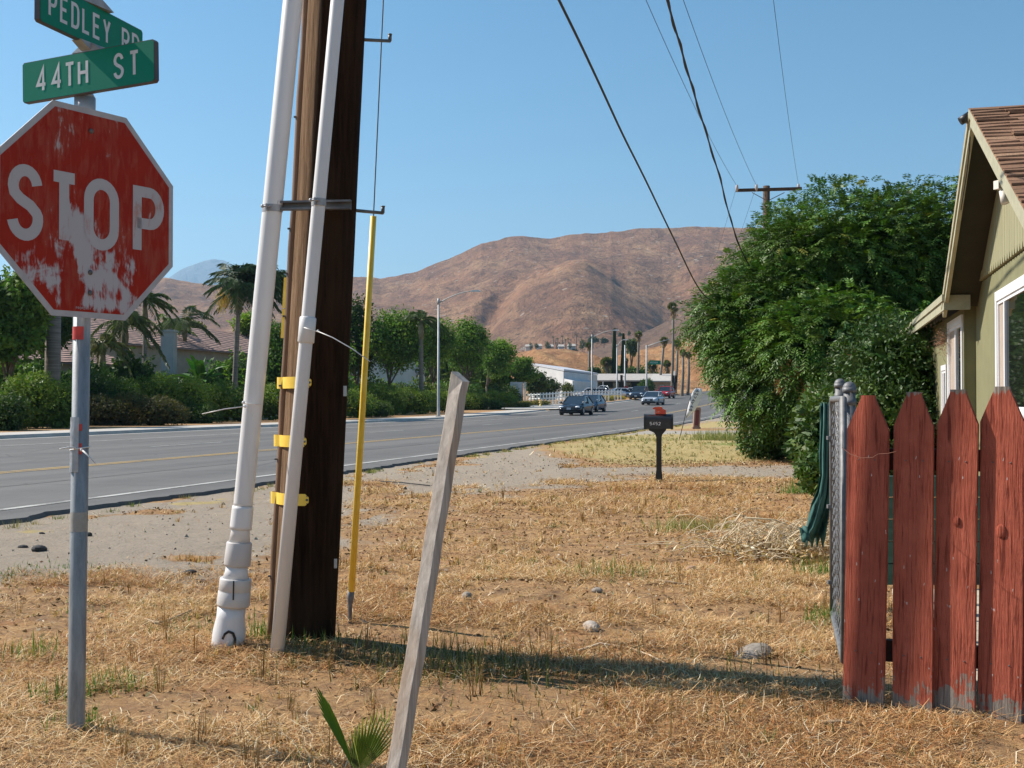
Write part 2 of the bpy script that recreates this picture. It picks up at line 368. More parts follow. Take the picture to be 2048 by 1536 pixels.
def kerb(s0, s1, name='kerb'):
    b = MB(); ks = np.unique(np.concatenate([SK[(SK > s0) & (SK < s1)], [s0, s1]]))
    b.grid([[RP(s, 25.22, .165), RP(s, 25.03, .165), RP(s, 25.0, .135), RP(s, 24.97, .05), RP(s, 24.5, .052)] for s in ks], sm=False)
    return obj(name, b, KERB, kind='structure')
kerb(-60, 101); kerb(124, 180, 'island_kerb')
obj('sidewalk', sheet('sw', 25.23, 27.7, .15, CONC, -60, 101), CONC, kind='structure')
obj('driveway', sheet('dw', 24.52, 60, .16, CONC, 103, 122), CONC, kind='structure')
# ---------------- hills ----------------
def hill_mat(name, c1, c2, c3, bush, sc=1.0, bushy=.575, rocks=True):
    t = NT(name); v = t.co('Object'); n1 = t.noise(v, .006 * sc, 6, .6); n2 = t.noise(v, .05 * sc, 6, .75); n3 = t.noise(v, .16 * sc, 4, .8)
    stv = t.co('Object', (1, .35, 1)); n5 = t.noise(stv, .02 * sc, 6, .7)
    c = t.mix(t.ramp(n1, [(.38, 0.), (.62, 1.)]), c1, c2); c = t.mix(t.ramp(n5, [(.45, 0.), (.68, .75)]), c, c3)
    stripe = t.co('Object', (1, .22, 1)); c = t.mix(t.ramp(t.noise(stripe, .045 * sc, 5, .7, .6), [(.52, 0.), (.62, .55)]), c, tuple(k * .62 for k in c2))
    c = t.mix(t.ramp(n2, [(.46, 0.), (.66, .8)]), c, tuple(k * .72 for k in c2))
    c = t.mix(t.ramp(t.math('ADD', n3, t.math('MULTIPLY', t.math('SUBTRACT', n1, .5), .25)), [(bushy, 0.), (bushy + .05, .9)]), c, bush)
    if rocks:
        vo = t.n('TexVoronoi'); vo.inputs['Scale'].default_value = .10 * sc; t.l(v, vo.inputs['Vector'])
        sep = t.n('SeparateColor'); t.l(vo.outputs['Color'], sep.inputs[0])
        rk = t.math('MULTIPLY', t.math('LESS_THAN', vo.outputs['Distance'], .26), t.math('GREATER_THAN', t.math('ADD', sep.outputs[0], t.math('MULTIPLY', n5, .5)), 1.12))
        c = t.mix(rk, c, (.42, .33, .26))
    h = t.math('ADD', n2, t.math('MULTIPLY', n3, .5))
    return t.bsdf(c, .95, 0, t.bump(h, 1.0, 14 / sc), .1)
def hill(name, crest, Dc, Db, zb, m, px0=-900, px1=2700, nx=1100, ny=170, amp=40, f=lambda t: t ** 1.15, spurs=(), nsc=220., seed=0, rough=1.0):
    px = np.linspace(px0, px1, nx); cy = np.interp(px, [c[0] for c in crest], [c[1] for c in crest])
    cy = cy - (fbm(px / 26., px * 0, seed + 3, 4) - .47) * 7 * rough
    tt = np.concatenate([np.linspace(0, 1, ny), 1 + np.linspace(0, 1, 12)[1:]])
    PX, T = np.meshgrid(px, tt, indexing='ij'); Y = Db + (Dc - Db) * T
    a = (PX - 1024) / F; b = (768 - cy) / F
    zc = CAMH + (math.sin(PITCH) + b * math.cos(PITCH)) / (math.cos(PITCH) - b * math.sin(PITCH)) * Dc
    X = a * Y; ft = np.where(T <= 1, f(np.clip(T, 0, 1)), 1 - (T - 1) ** 1.5 * .9)
    Z = zb + (zc[:, None] - zb) * ft
    wx = X / nsc + (fbm(X / 500, Y / 500, seed + 9) - .5) * 2.2
    r = 1 - np.abs(2 * fbm(wx, Y / nsc * .45, seed + 20, 4) - 0.94) * 2.2
    env = np.clip(T * 4, 0, 1) * np.clip((1.02 - T) * 3.2, 0, 1)
    Z = Z + amp * (r - .75) * env * (zc[:, None] - zb) / max(1, (zc.max() - zb)) + (fbm(X / 45, Y / 45, seed + 40) - .47) * amp * .30 * np.clip(T * 5, 0, 1) * np.clip((1.03 - T) * 6, 0, 1)
    r2 = 1 - np.abs(2 * fbm(X / (nsc * .36) + (fbm(X / 160, Y / 160, seed + 61) - .5) * 2.5 + (T - .5) * 1.2, Y / (nsc * 1.5), seed + 60, 4) - .94) * 2.2
    Z = Z + amp * .38 * (r2 - .75) * np.clip(T * 5, 0, 1) * np.clip((1.0 - T) * 5, 0, 1)
    for sx, st, wx_, wt, A, sk in spurs:
        Z = Z + A * np.exp(-(((PX - sx - sk * (T - st)) / wx_) ** 2) - ((T - st) / wt) ** 2)
    return grid_obj(name, X, Y, Z, m)
HM = hill_mat('mountain_scrub', (.42, .22, .122), (.24, .132, .088), (.54, .33, .18), (.10, .078, .066))
hill('mountain', [(-900, 600), (0, 578), (150, 572), (290, 562), (330, 555), (400, 567), (440, 572), (520, 579), (600, 571), (680, 556), (720, 553), (760, 557), (800, 551), (850, 537), (920, 507), (980, 482), (1040, 473), (1100, 477), (1150, 470), (1200, 465), (1280, 458), (1400, 455), (1480, 457), (1560, 455), (1700, 470), (2000, 500), (2700, 560)],
     1700, 760, 8, HM, amp=17, f=lambda t: t ** 1.25, nsc=260., seed=3,
     spurs=((1150, .42, 120, .28, 42, -40), (975, .40, 30, .32, -14, 260), (1345, .35, 34, .34, -5, -60), (760, .45, 90, .25, 20, 60), (1480, .5, 90, .3, 26, -120)))
BR = hill_mat('brown_slope', (.25, .155, .105), (.20, .125, .09), (.31, .19, .12), (.14, .11, .085), 2.0, rocks=False)
hill('brown_slope', [(-900, 745), (1000, 735), (1100, 722), (1160, 706), (1200, 693), (1240, 680), (1290, 664), (1338, 642), (1400, 618), (1480, 590), (1600, 560), (2000, 540), (2700, 600)],
     880, 520, 7, BR, px0=300, px1=2500, nx=300, ny=50, amp=14, nsc=120., seed=31, rough=.4)
OR = hill_mat('dry_grass_hill', (.52, .27, .125), (.40, .20, .095), (.60, .38, .18), (.34, .17, .085), 5.0, bushy=.66, rocks=False)
hill('grass_hill', [(-900, 760), (700, 745), (900, 728), (1000, 714), (1050, 702), (1090, 698), (1130, 697), (1170, 705), (1205, 716), (1240, 712), (1280, 700), (1340, 688), (1420, 672), (1550, 668), (2000, 690), (2700, 740)],
     520, 250, 2.4, OR, px0=100, px1=2500, nx=400, ny=60, amp=9, f=lambda t: t ** .8, nsc=60., seed=51, rough=.5)
PK = hill_mat('far_peak_rock', (.20, .21, .23), (.16, .17, .19), (.24, .25, .26), (.14, .15, .16), .15, rocks=False)
hill('far_peak', [(0, 600), (260, 585), (330, 560), (360, 541), (385, 530), (405, 522), (425, 520), (445, 522), (470, 533), (520, 550), (600, 565), (700, 590), (900, 640)],
     9300, 7000, 20, PK, px0=-100, px1=1100, nx=240, ny=40, amp=300, nsc=1200., seed=71, rough=.9)
hz = MB().box((0, 5400, 554), (9000, 10900, 1180))
t = NT('haze_air'); pv = t.n('VolumePrincipled'); pv.inputs['Color'].default_value = (.45, .72, 1.0, 1); pv.inputs['Density'].default_value = 0.00011
pv.inputs['Anisotropy'].default_value = .25; t.l(pv.outputs[0], t.out.inputs['Volume'])
HAZE = obj('haze', hz, t.m, kind='stuff')
# ---------------- lettering ----------------
def arc(cx, cy, rx, ry, a0, a1, n=12): return [(cx + rx * math.cos(R(a0 + (a1 - a0) * i / n)), cy + ry * math.sin(R(a0 + (a1 - a0) * i / n))) for i in range(n + 1)]
def glyph(ch, r=.5):
    """strokes on the unit box, x 0..1, y 0..1 (already inset by the caller for the pen width)"""
    L = {'T': [[(0, 1), (1, 1)], [(.5, 1), (.5, 0)]], 'L': [[(0, 1), (0, 0), (1, 0)]], 'E': [[(1, 1), (0, 1), (0, 0), (1, 0)], [(0, .52), (.85, .52)]],
         'F': [[(1, 1), (0, 1), (0, 0)], [(0, .52), (.85, .52)]], 'H': [[(0, 1), (0, 0)], [(1, 1), (1, 0)], [(0, .5), (1, .5)]], 'Y': [[(0, 1), (.5, .45), (1, 1)], [(.5, .45), (.5, 0)]],
         '4': [[(.72, 0), (.72, 1), (0, .27), (1, .27)]], 'N': [[(0, 0), (0, 1), (1, 0), (1, 1)]], '1': [[(.2, .8), (.55, 1), (.55, 0)]], 'I': [[(.5, 0), (.5, 1)]],
         'A': [[(0, 0), (.5, 1), (1, 0)], [(.2, .33), (.8, .33)]], 'V': [[(0, 1), (.5, 0), (1, 1)]], 'M': [[(0, 0), (0, 1), (.5, .4), (1, 1), (1, 0)]], '/': [[(0, 0), (1, 1)]], '-': [[(.1, .5), (.9, .5)]]}
    if ch in L: return L[ch]
    if ch == 'O': return [arc(.5, .72, .5, .28, 0, 180) + arc(.5, .28, .5, .28, 180, 360) + [(1, .72)]]
    if ch == 'D': return [[(0, 0), (0, 1), (.5, 1)] + arc(.5, .72, .5, .28, 90, 0, 8) + arc(.5, .28, .5, .28, 0, -90, 8) + [(0, 0)]]
    if ch == 'P': return [[(0, 0), (0, 1), (.5, 1)] + arc(.55, .73, .45, .27, 90, -90, 12) + [(0, .46)]]
    if ch == 'R': return [[(0, 0), (0, 1), (.5, 1)] + arc(.55, .74, .45, .26, 90, -90, 12) + [(0, .48)], [(.5, .48), (1, 0)]]
    if ch == 'S': return [arc(.5, .74, .47, .26, 10, 180, 12) + [(.08, .64), (.3, .55), (.7, .46), (.93, .36)] + arc(.5, .26, .5, .26, 10, -170, 14)]
    if ch == 'B': return [[(0, .5), (.6, .5)] + arc(.6, .75, .35, .25, -90, 90, 8) + [(0, 1), (0, 0), (.6, 0)] + arc(.6, .25, .4, .25, -90, 90, 8)]
    if ch == '2': return [arc(.5, .72, .5, .28, 160, 0, 8) + [(1, .65), (0, 0), (1, 0)]]
    if ch == '5': return [[(.95, 1), (.08, 1), (.05, .55)] + arc(.48, .31, .5, .31, 110, -150, 14)]
    if ch == '6': return [[(.85, .97), (.35, .8), (.02, .4)] + arc(.5, .3, .48, .3, 180, 540, 18)]
    if ch == '0': return glyph('O')
    return []
def stroke(b, pts, hw, fr, z0, z1):
    pts = [Vector((p[0], p[1])) for p in pts]; q = [pts[0]]
    for p in pts[1:]:
        if (p - q[-1]).length > 1e-6: q.append(p)
    pts = q; closed = (pts[0] - pts[-1]).length < 1e-5; L = []; Rr = []
    n = len(pts)
    for i, p in enumerate(pts):
        if closed: a = pts[i - 1] if i > 0 else pts[-2]; c = pts[i + 1] if i < n - 1 else pts[1]
        else: a = pts[i - 1] if i > 0 else p - (pts[1] - p); c = pts[i + 1] if i < n - 1 else p + (p - pts[-2])
        d1 = (p - a).normalized(); d2 = (c - p).normalized(); n1 = Vector((-d1.y, d1.x)); n2 = Vector((-d2.y, d2.x))
        m = (n1 + n2); m = m.normalized() if m.length > 1e-4 else n1; k = hw / max(.35, m.dot(n1)); L.append(p + m * k); Rr.append(p - m * k)
    for i in range(n - 1):
        quad = [L[i], L[i + 1], Rr[i + 1], Rr[i]]
        b.add([fr(v.x, v.y, z1) for v in quad], [(3, 2, 1, 0)])
    return b
def text(b, s, x0, y0, h, w, gap, pen, fr, z0=0, z1=.001, xs=None):
    x = x0; hw = pen / 2
    for k, ch in enumerate(s):
        if ch == ' ': x += w * .9 + gap; continue
        cw = w * (.35 if ch in '1I' else 1); xx = xs[k][0] if xs else x; ww = (xs[k][1] - xs[k][0]) if xs else cw
        e = h * .004 * (k % 3)
        for st in glyph(ch):
            j = 0.00006 * (glyph(ch).index(st))
            stroke(b, [(xx + hw + px * (ww - pen), y0 + hw + py * (h - pen)) for px, py in st], hw, fr, z0, z1 + j)
        x += cw + gap
    return b
FR = lambda a, c, t: Vector((a, -t, c))                                   # sign plane: x along, z up, faces -y
# ---------------- stop sign ----------------
SX, SY = -1.536, 4.29
ss = thing('stop_sign', 'red octagonal STOP sign peeling to white, under two green street name blades', 'stop sign', (0, 0, 0))
base = G(152, 1470); top = P(170, 196, 4.33)
POSTM = NT('post_zinc'); v = POSTM.co(); vv = POSTM.co('Object', (6, 6, 1))
pc = POSTM.mix(POSTM.ramp(POSTM.noise(vv, 6, 6, .7), [(.4, 0.), (.65, 1.)]), (.30, .31, .32), (.19, .20, .21))
pc = POSTM.mix(POSTM.ramp(POSTM.noise(v, 60, 4, .8), [(.66, 0.), (.72, .6)]), pc, (.5, .5, .48))
POSTM = POSTM.bsdf(pc, .5, .3, POSTM.bump(POSTM.noise(v, 90, 4), .15, .002))
b = MB().tube([base + Vector((0, 0, -.2)), base, top], .0305, 20); obj('post', b, POSTM, ss)
def post_at(z):
    k = (z - base.z) / (top.z - base.z); return base.lerp(top, k)
b = MB().tube([post_at(2.245), post_at(2.33)], .038, 20); b.tube([post_at(2.33), post_at(2.345)], [.038, .03], 20); obj('cap_bracket', b, GALV, ss)
ANG = math.atan2(.837, .547)
red = NT('weathered_red'); v = red.co(); sx = red.n('SeparateXYZ'); red.l(v, sx.inputs[0])
st = red.co('Object', (26, 1, 5)); stn = red.noise(st, 1.6, 7, .68, .5); blob = red.noise(v, 6.2, 4, .6, .4); fine = red.noise(red.co('Object', (60, 1, 14)), 3, 5, .7)
def gb(a, c, sa, sc2, A):
    q = red.math('ADD', red.math('POWER', red.math('ABSOLUTE', red.math('DIVIDE', red.math('SUBTRACT', sx.outputs[0], a), sa)), 2), red.math('POWER', red.math('ABSOLUTE', red.math('DIVIDE', red.math('SUBTRACT', sx.outputs[2], c), sc2)), 2))
    return red.math('MULTIPLY', red.math('EXPONENT', red.math('MULTIPLY', q, -1.0)), A)
down = gb(-.20, -.24, .10, .10, .34)
for q_ in ((-.27, -.17, .05, .06, .2), (.02, -.21, .075, .12, .28), (.14, -.26, .09, .09, .28), (.19, -.17, .035, .07, .2), (-.045, -.06, .045, .10, .30), (-.10, .02, .03, .10, .15), (.03, -.33, .2, .03, .2), (-.075, -.27, .03, .09, -.45)): down = red.math('ADD', down, gb(*q_))
m1 = red.math('ADD', red.math('ADD', red.math('MULTIPLY', stn, .62), red.math('MULTIPLY', blob, .95)), red.math('SUBTRACT', down, .045))
rim = red.math('MULTIPLY', red.math('SUBTRACT', red.math('ABSOLUTE', sx.outputs[0]), .17), -.9)
m1 = red.math('ADD', m1, red.math('MINIMUM', rim, .03)); m1 = red.math('ADD', m1, red.math('MULTIPLY', red.math('SUBTRACT', fine, .5), .16))
peel = red.ramp(m1, [(.90, 0.), (1.0, 1.)])
scuff = red.ramp(red.math('ADD', red.math('MULTIPLY', stn, .7), red.math('MULTIPLY', blob, .6)), [(.62, 0.), (.80, .55)])
rc = red.mix(scuff, (.36, .024, .010), (.52, .16, .10)); rc = red.mix(red.ramp(blob, [(.3, 0.), (.7, .5)]), rc, (.21, .010, .007))
rc = red.mix(peel, rc, (.46, .435, .45)); REDW = red.bsdf(rc, .6, 0, None, .15)
wh = NT('weathered_white'); v = wh.co(); st = wh.co('Object', (26, 1, 5))
sm = wh.ramp(wh.math('MULTIPLY', wh.noise(st, 1.6, 7, .7, .5), wh.math('MULTIPLY', wh.noise(v, 7, 4), 2.)), [(.60, 0.), (.82, .65)])
WHW = wh.bsdf(wh.mix(sm, (.46, .44, .455), (.42, .15, .10)), .6, 0, None, .15)
WHE = mat('sign_white', (.46, .445, .46), (.38, .365, .38), .5, sc=20)
SM = Matrix.Translation((SX, SY - .045, 1.886)) @ Matrix.Rotation(ANG, 4, 'Z')
def octo(a): r = a / math.cos(R(22.5)); return [(r * math.cos(R(22.5 + 45 * k)), r * math.sin(R(22.5 + 45 * k))) for k in range(8)]
pl = obj('sign_plate', MB().prism(octo(.381), FR, -.0015, .0015), WHE, ss, M=SM)
obj('red_field', MB().prism(octo(.360), FR, .0016, .0022), REDW, pl)
b = text(MB(), 'STOP', 0, -.130, .264, .13, .03, .041, FR, 0, .0032, xs=[(-.335, -.195), (-.175, -.047), (-.028, .125), (.188, .335)])
obj('stop_letters', b, WHW, pl)
for z in (.30, -.215, -.29): obj('bolt', MB().ball((0, -.004, z), (.010, .006, .010), 8, 6), STEELD, pl)
b = text(MB(), 'PROPERTY OF', -.06, -.352, .009, .006, .0022, .0014, FR, 0, .0033); obj('small_print', b, WHE, pl)
GREENS = NT('sign_green'); v = GREENS.co(); GREENS = GREENS.bsdf(GREENS.mix(GREENS.ramp(GREENS.noise(GREENS.co('Object', (1, 1, 1)), 14, 5, .7), [(.55, 0.), (.8, .35)]), (.001, .20, .125), (.015, .26, .17)), .5, 0, None, .2)
LETW = mat('letter_white', (.66, .65, .66), (.56, .56, .57), .4, sc=30)
EDGEB = mat('sign_edge', (.05, .045, .05), (.09, .07, .06), .5)
def blade(cx, cy, cz, ang, words, hl=.305, h=.152, label=None, tilt=0):
    M = Matrix.Translation((cx, cy, cz)) @ Matrix.Rotation(ang, 4, 'Z') @ Matrix.Rotation(tilt, 4, 'Y')
    r = .008; poly = [(-hl, -h / 2 + r), (-hl + r, -h / 2), (hl - r, -h / 2), (hl, -h / 2 + r), (hl, h / 2 - r), (hl - r, h / 2), (-hl + r, h / 2), (-hl, h / 2 - r)]
    e = obj('street_name_blade', MB().prism(poly, FR, -.011, .011), EDGEB, ss, M=M, label=label)
    q = .0025; pol2 = [(x - math.copysign(q, x), z - math.copysign(q, z)) for x, z in poly]
    obj('green_face', MB().prism(pol2, FR, .0112, .0122), GREENS, e); obj('green_face', MB().prism(pol2, FR, -.0122, -.0112), GREENS, e)
    b = MB()
    for w_, x0, ww, gp in words: text(b, w_, x0, -.046, .094, ww, gp, .0125, FR, 0, .0130)
    obj('street_lettering', b, LETW, e); return e
A44 = R(-24)
blade(-1.552, 4.27, 2.407, A44, [('44', -.245, .052, .024), ('TH', -.105, .050, .014), ('ST', .128, .048, .024)], hl=.315, label='green name blade reading 44TH ST, lit by the sun', tilt=R(-1.2))
blade(-1.552, 4.30, 2.588, A44 + R(98), [('PEDLEY', -.262, .046, .016), ('RD', .165, .050, .016)], label='dark green name blade reading PEDLEY RD, on top')
cr = MB(); cr.prism([(-.07, 0), (.07, 0), (.025, .028), (-.025, .028)], lambda a, c, t: Vector((SX - .015 + a * math.cos(A44) + t * math.sin(A44), SY - .01 + a * math.sin(A44) - t * math.cos(A44), 2.484 + c)), -.02, .02); obj('cross_bracket', cr, GALV, ss); cr = MB()
cr.prism([(-.07, .03), (.07, .03), (.025, .004), (-.025, .004)], lambda a, c, t: Vector((SX - .015 - a * math.sin(A44) * 1 + t * math.cos(A44), SY - .01 + a * math.cos(A44) + t * math.sin(A44), 2.484 + c)), -.022, .022); obj('cross_bracket', cr, GALV, ss); cr = MB()
cr.prism([(-.09, 0), (.09, 0), (.03, .03), (-.03, .03)], lambda a, c, t: Vector((SX - .015 - a * math.sin(A44) + t * math.cos(A44), SY + .01 + a * math.cos(A44) + t * math.sin(A44), 2.664 + c)), -.02, .02)
obj('cross_bracket', cr, GALV, ss)
def wrap(z0, z1, a0, a1, r, rag=0, n=14, m=8):                                 # curved patch round the post; angle 0 faces the camera
    rows = []
    for j in range(m + 1):
        z = z0 + (z1 - z0) * j / m; c = post_at(z); row = []
        for i in range(n + 1):
            a = R(a0 + (a1 - a0) * i / n); rr = r + rag * (vn(np.array([i * .9]), np.array([j * 1.3]), 4)[0] - .3)
            row.append(Vector((c.x + rr * math.sin(a), c.y - rr * math.cos(a), z)))
        rows.append(row)
    return MB().grid(rows)
TAPE = mat('silver_tape', (.42, .43, .46), (.30, .31, .34), .35, .35, sc=30, bump=.5, bsc=60, bd=.004)
obj('silver_tape', wrap(.945, 1.145, -100, 12, .0335, .006), TAPE, ss)
REFR = mat('red_reflective_tape', (.55, .03, .015), (.42, .02, .01), .35, sc=30)
obj('red_tape', wrap(1.428, 1.476, -75, 32, .0318), REFR, ss); obj('red_tape', wrap(1.01, 1.05, 14, 30, .0345), REFR, ss); obj('red_tape', wrap(1.095, 1.12, 14, 30, .0345), REFR, ss)
obj('clear_tape', wrap(.73, .80, -80, 80, .0312, .002), mat('old_tape', (.28, .27, .25), (.35, .33, .3), .4, sc=40), ss)
ZT = mat('white_nylon', (.72, .70, .68), (.62, .6, .58), .4)
b = MB(); c = post_at(1.03); b.tube([c + Vector((.035 * math.sin(R(a)), -.036 * math.cos(R(a)), .006 * math.sin(R(a)))) for a in range(-100, 101, 20)], .0025, 5)
b.tube([P(150, 896, 4.22), P(136, 895, 4.2), P(119, 898, 4.17)], [.004, .003, .002], 5); b.tube([P(163, 899, 4.21), P(175, 910, 4.2), P(191, 927, 4.18)], [.004, .003, .002], 5); b.ball(P(163, 900, 4.21), .006, 6, 4)
obj('zip_tie', b, ZT, ss)
# ---------------- utility pole ----------------
up = thing('utility_pole', 'thick dark wooden utility pole with white riser pipes and yellow straps beside the stop sign', 'utility pole', (0, 0, 0))
def axis(pb, pt, Y, Yt=None):
    A = P(*pb, Y); B = P(*pt, Yt or Y)
    return lambda z: A + (B - A) * ((z - A.z) / (B.z - A.z))
pole = axis((605, 1310), (675, 0), 5.76)
PW = NT('creosote_wood'); v = PW.co('Object', (1, 1, .06)); n1 = PW.noise(v, 26, 6, .7); n2 = PW.noise(PW.co('Object', (1, 1, .12)), 90, 4, .8); n3 = PW.noise(PW.co('Object', (1, 1, .3)), 3, 4)
pcw = PW.mix(PW.ramp(n1, [(.35, 0.), (.68, 1.)]), (.042, .022, .012), (.008, .005, .004)); pcw = PW.mix(PW.ramp(n3, [(.45, 0.), (.75, .6)]), pcw, (.06, .036, .022)); lit_ = PW.attr('lit_side'); litc = PW.mix(PW.ramp(n1, [(.35, 0.), (.68, 1.)]), (.30, .195, .12), (.11, .065, .038)); pcw = PW.mix(PW.ramp(PW.math('ADD', lit_, PW.math('MULTIPLY', PW.math('SUBTRACT', n1, .5), .8)), [(.4, 0.), (.6, 1.)]), pcw, litc)  # left strip painted paler as if sunlit, the rest near black as shade
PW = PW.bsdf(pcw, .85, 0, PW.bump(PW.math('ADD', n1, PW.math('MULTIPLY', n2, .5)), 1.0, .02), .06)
rows = []
zz = [-.15] + list(np.arange(0, 4.0, .05)) + [5, 6.5, 8, 9.7]
for z in zz:
    c = pole(z); rr = .155 - .0035 * z + (.02 * max(0, .1 - z))
    rows.append([c + Vector(((rr + .008 * (fbm(np.array([k * .55]), np.array([z * 1.1]), 5, 3)[0] - .45)) * math.cos(2 * math.pi * k / 56), (rr + .010 * (fbm(np.array([k * .9 + 40]), np.array([z * .7]), 15, 3)[0] - .45)) * math.sin(2 * math.pi * k / 56), 0)) for k in range(56)])
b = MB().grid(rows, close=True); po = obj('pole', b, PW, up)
at = po.data.attributes.new('lit_side', 'FLOAT', 'POINT'); at.data.foreach_set('value', np.tile(np.clip((-np.cos(2 * np.pi * np.arange(56) / 56) - .25) * 2.5, 0, 1), len(rows)).astype(np.float32))  # mask for the painted sunlit strip, strongest on the left
cs = MB()
for z in (.05,): pass
mould = axis((541, 1305), (614, 0), 5.735)
MW = mat('brown_moulding', (.24, .13, .07), (.11, .06, .035), .6, sc=10, stretch=(1, 1, .1), bump=.4, bsc=40)
b = MB().tube([mould(z) + Vector((.003 * math.sin(z * 9), 0, 0)) for z in np.arange(-.05, 9, .25)], .0235, 12); obj('cable_moulding', b, MW, up)
for z in (.35, .92, 1.28, 1.62, 1.83, 2.05, 2.6): obj('staple', MB().box(mould(z) + Vector((-.024, -.012, 0)), (.012, .012, .008)), STEELD, up)
def riser(name, fn, r, rings, m, zlo, zhi):
    pts = []; rad = []
    for z, rr in rings: pts.append(fn(z)); rad.append(rr)
    b = MB()
    b.tube(pts, rad, 28)
    return obj(name, b, m, up)
PVC = NT('white_pvc'); v = PVC.co(); n1 = PVC.noise(PVC.co('Object', (1, 1, .12)), 9, 6, .75); n2 = PVC.noise(PVC.co('Object', (1, 1, .35)), 38, 3, .6, .6); n3 = PVC.noise(v, 3, 4, .6)
pvc_c = PVC.mix(PVC.ramp(n1, [(.50, 0.), (.75, .55)]), (.70, .68, .675), (.52, .48, .44)); pvc_c = PVC.mix(PVC.ramp(n2, [(.745, 0.), (.765, .8)]), pvc_c, (.12, .11, .10)); pvc_c = PVC.mix(PVC.ramp(n3, [(.55, 0.), (.75, .35)]), pvc_c, (.56, .53, .50)); PVC = PVC.bsdf(pvc_c, .42, 0, PVC.bump(n1, .08, .003), .4)
PVCG = mat('grey_pvc_coupling', (.52, .48, .46), (.36, .345, .33), .5, sc=3.5, lo=.42, hi=.6, bump=.05)
p1 = axis((457, 1305), (586, 0), 5.60)
def zof(y, Y=5.6): return P(500, y, Y).z
obj('riser_pipe', MB().tube([p1(zof(1012)), p1(zof(1006)), p1(zof(640)), p1(9.0)], [.0445, .0455, .0475, .045], 28), PVC, up, label='thick white riser pipe left of the pole')
o = up
rg = [(1012, .049), (1018, .051), (1052, .052), (1058, .052)]
obj('pipe_socket', MB().tube([p1(zof(y)) for y, r in rg], [r for y, r in rg], 28), PVC, up)
rg = [(1056, .047), (1062, .044), (1085, .050)]
obj('pipe_neck', MB().tube([p1(zof(y)) for y, r in rg], [r for y, r in rg], 28), PVC, up)
rg = [(1084, .057), (1086, .060), (1128, .063), (1131, .061)]
obj('pipe_coupling', MB().tube([p1(zof(y)) for y, r in rg], [r for y, r in rg], 28), PVCG, up, label='darker smudged coupling')
rg = [(1130, .051), (1142, .053), (1158, .064)]
obj('pipe_neck', MB().tube([p1(zof(y)) for y, r in rg], [r for y, r in rg], 28), PVC, up)
rg = [(1156, .072), (1159, .075), (1180, .0755), (1181, .073), (1183, .0765), (1208, .078), (1212, .075)]
obj('pipe_coupling', MB().tube([p1(zof(y)) for y, r in rg], [r for y, r in rg], 28), mat('pale_pvc_coupling', (.60, .565, .54), (.54, .51, .49), .5, sc=6), up, label='wide pale coupling with a black mark')
rg = [(1211, .066), (1235, .067), (1262, .077), (1290, .079), (1297, .074)]
obj('pipe_foot', MB().tube([p1(zof(y)) + Vector((-.006, 0, 0)) for y, r in rg], [r for y, r in rg], 28), PVC, up)
BLK = mat('black_tar', (.02, .018, .016), (.035, .03, .025), .7, sc=30, bump=.4)
obj('conduit_stub', MB().tube([p1(zof(1296)), p1(-.12)], [.066, .062], 20), BLK, up)
b = MB(); c = p1(zof(1180)); stroke(b, [(0, -.045), (.002, .045)], .0035, lambda a, d, t: Vector((c.x + .012 + a, c.y - .079 - t, c.z + .01 + d)), 0, 0); obj('black_mark', b, BLK, up); b = MB()
pth = [(-.03, -.005), (-.018, .02), (.0, .032), (.02, .022), (.028, -.005), (.025, -.03), (.036, -.06)]
c2 = p1(zof(1270)); stroke(b, [(x + .012, y) for x, y in pth], .0055, lambda a, d, t: Vector((c2.x + a, c2.y - math.sqrt(max(1e-5, .081 ** 2 - a * a)), c2.z + d)), 0, 0); obj('black_mark', b, BLK, up)
p2 = axis((553, 1318), (675, 0), 5.42)
obj('riser_pipe', MB().tube([p2(-.08), p2(zof(690, 5.42)), p2(9.0)], [.0325, .0315, .031], 24), PVC, up, label='thinner white riser pipe in front of the pole')
obj('pipe_socket', MB().tube([p2(zof(y, 5.42)) for y in (686, 684, 636, 634)], [.034, .0385, .0385, .034], 24), PVC, up)
for y, ae in ((765, 0), (883, -3), (1000, 6), (-120, 0)):
    z = P(600, y, 5.6).z; c = pole(z); rows = []; 
    for dz in (-.028, .028):
        rw = []
        for k in range(40):
            a = -112 + (ae + 112) * k / 39; rr = .1605 + .032 * math.exp(-((a + 93) / 15) ** 4)
            cut = 0 if k < 38 else (.008 if k == 38 else .016)
            rw.append(Vector((c.x + rr * math.sin(R(a)), c.y - rr * math.cos(R(a)), z + dz * (1 - cut / .028) + .0)))
        rows.append(rw)
    sp = obj('yellow_strap', MB().grid(rows, sm=False), YELLOWP, up)
    md = sp.modifiers.new('s', 'SOLIDIFY'); md.thickness = .004; md.offset = 1
    nb = MB(); e = R(ae - 3); nb.ball((c.x + .165 * math.sin(e), c.y - .165 * math.cos(e), z), .006, 8, 5); nb.ball((c.x + .165 * math.sin(e), c.y - .165 * math.cos(e), z + .018), .003, 6, 4); nb.ball((c.x + .165 * math.sin(e), c.y - .165 * math.cos(e), z - .018), .003, 6, 4); obj('nail', nb, STEELD, sp)
for y0, y1 in ((555, 616), (618, 676)):
    a = mould(zof(y0, 5.735)) + Vector((-.026, -.004, 0)); d = mould(zof(y1, 5.735)) + Vector((-.026, -.004, 0)); q = Vector((.011, -.004, 0)); q2 = Vector((.0, .012, 0))
    obj('yellow_guard', MB().hexa([d - q, d + q, d + q + q2, d - q + q2], [a - q, a + q, a + q + q2, a - q + q2]), YELLOWP, up)
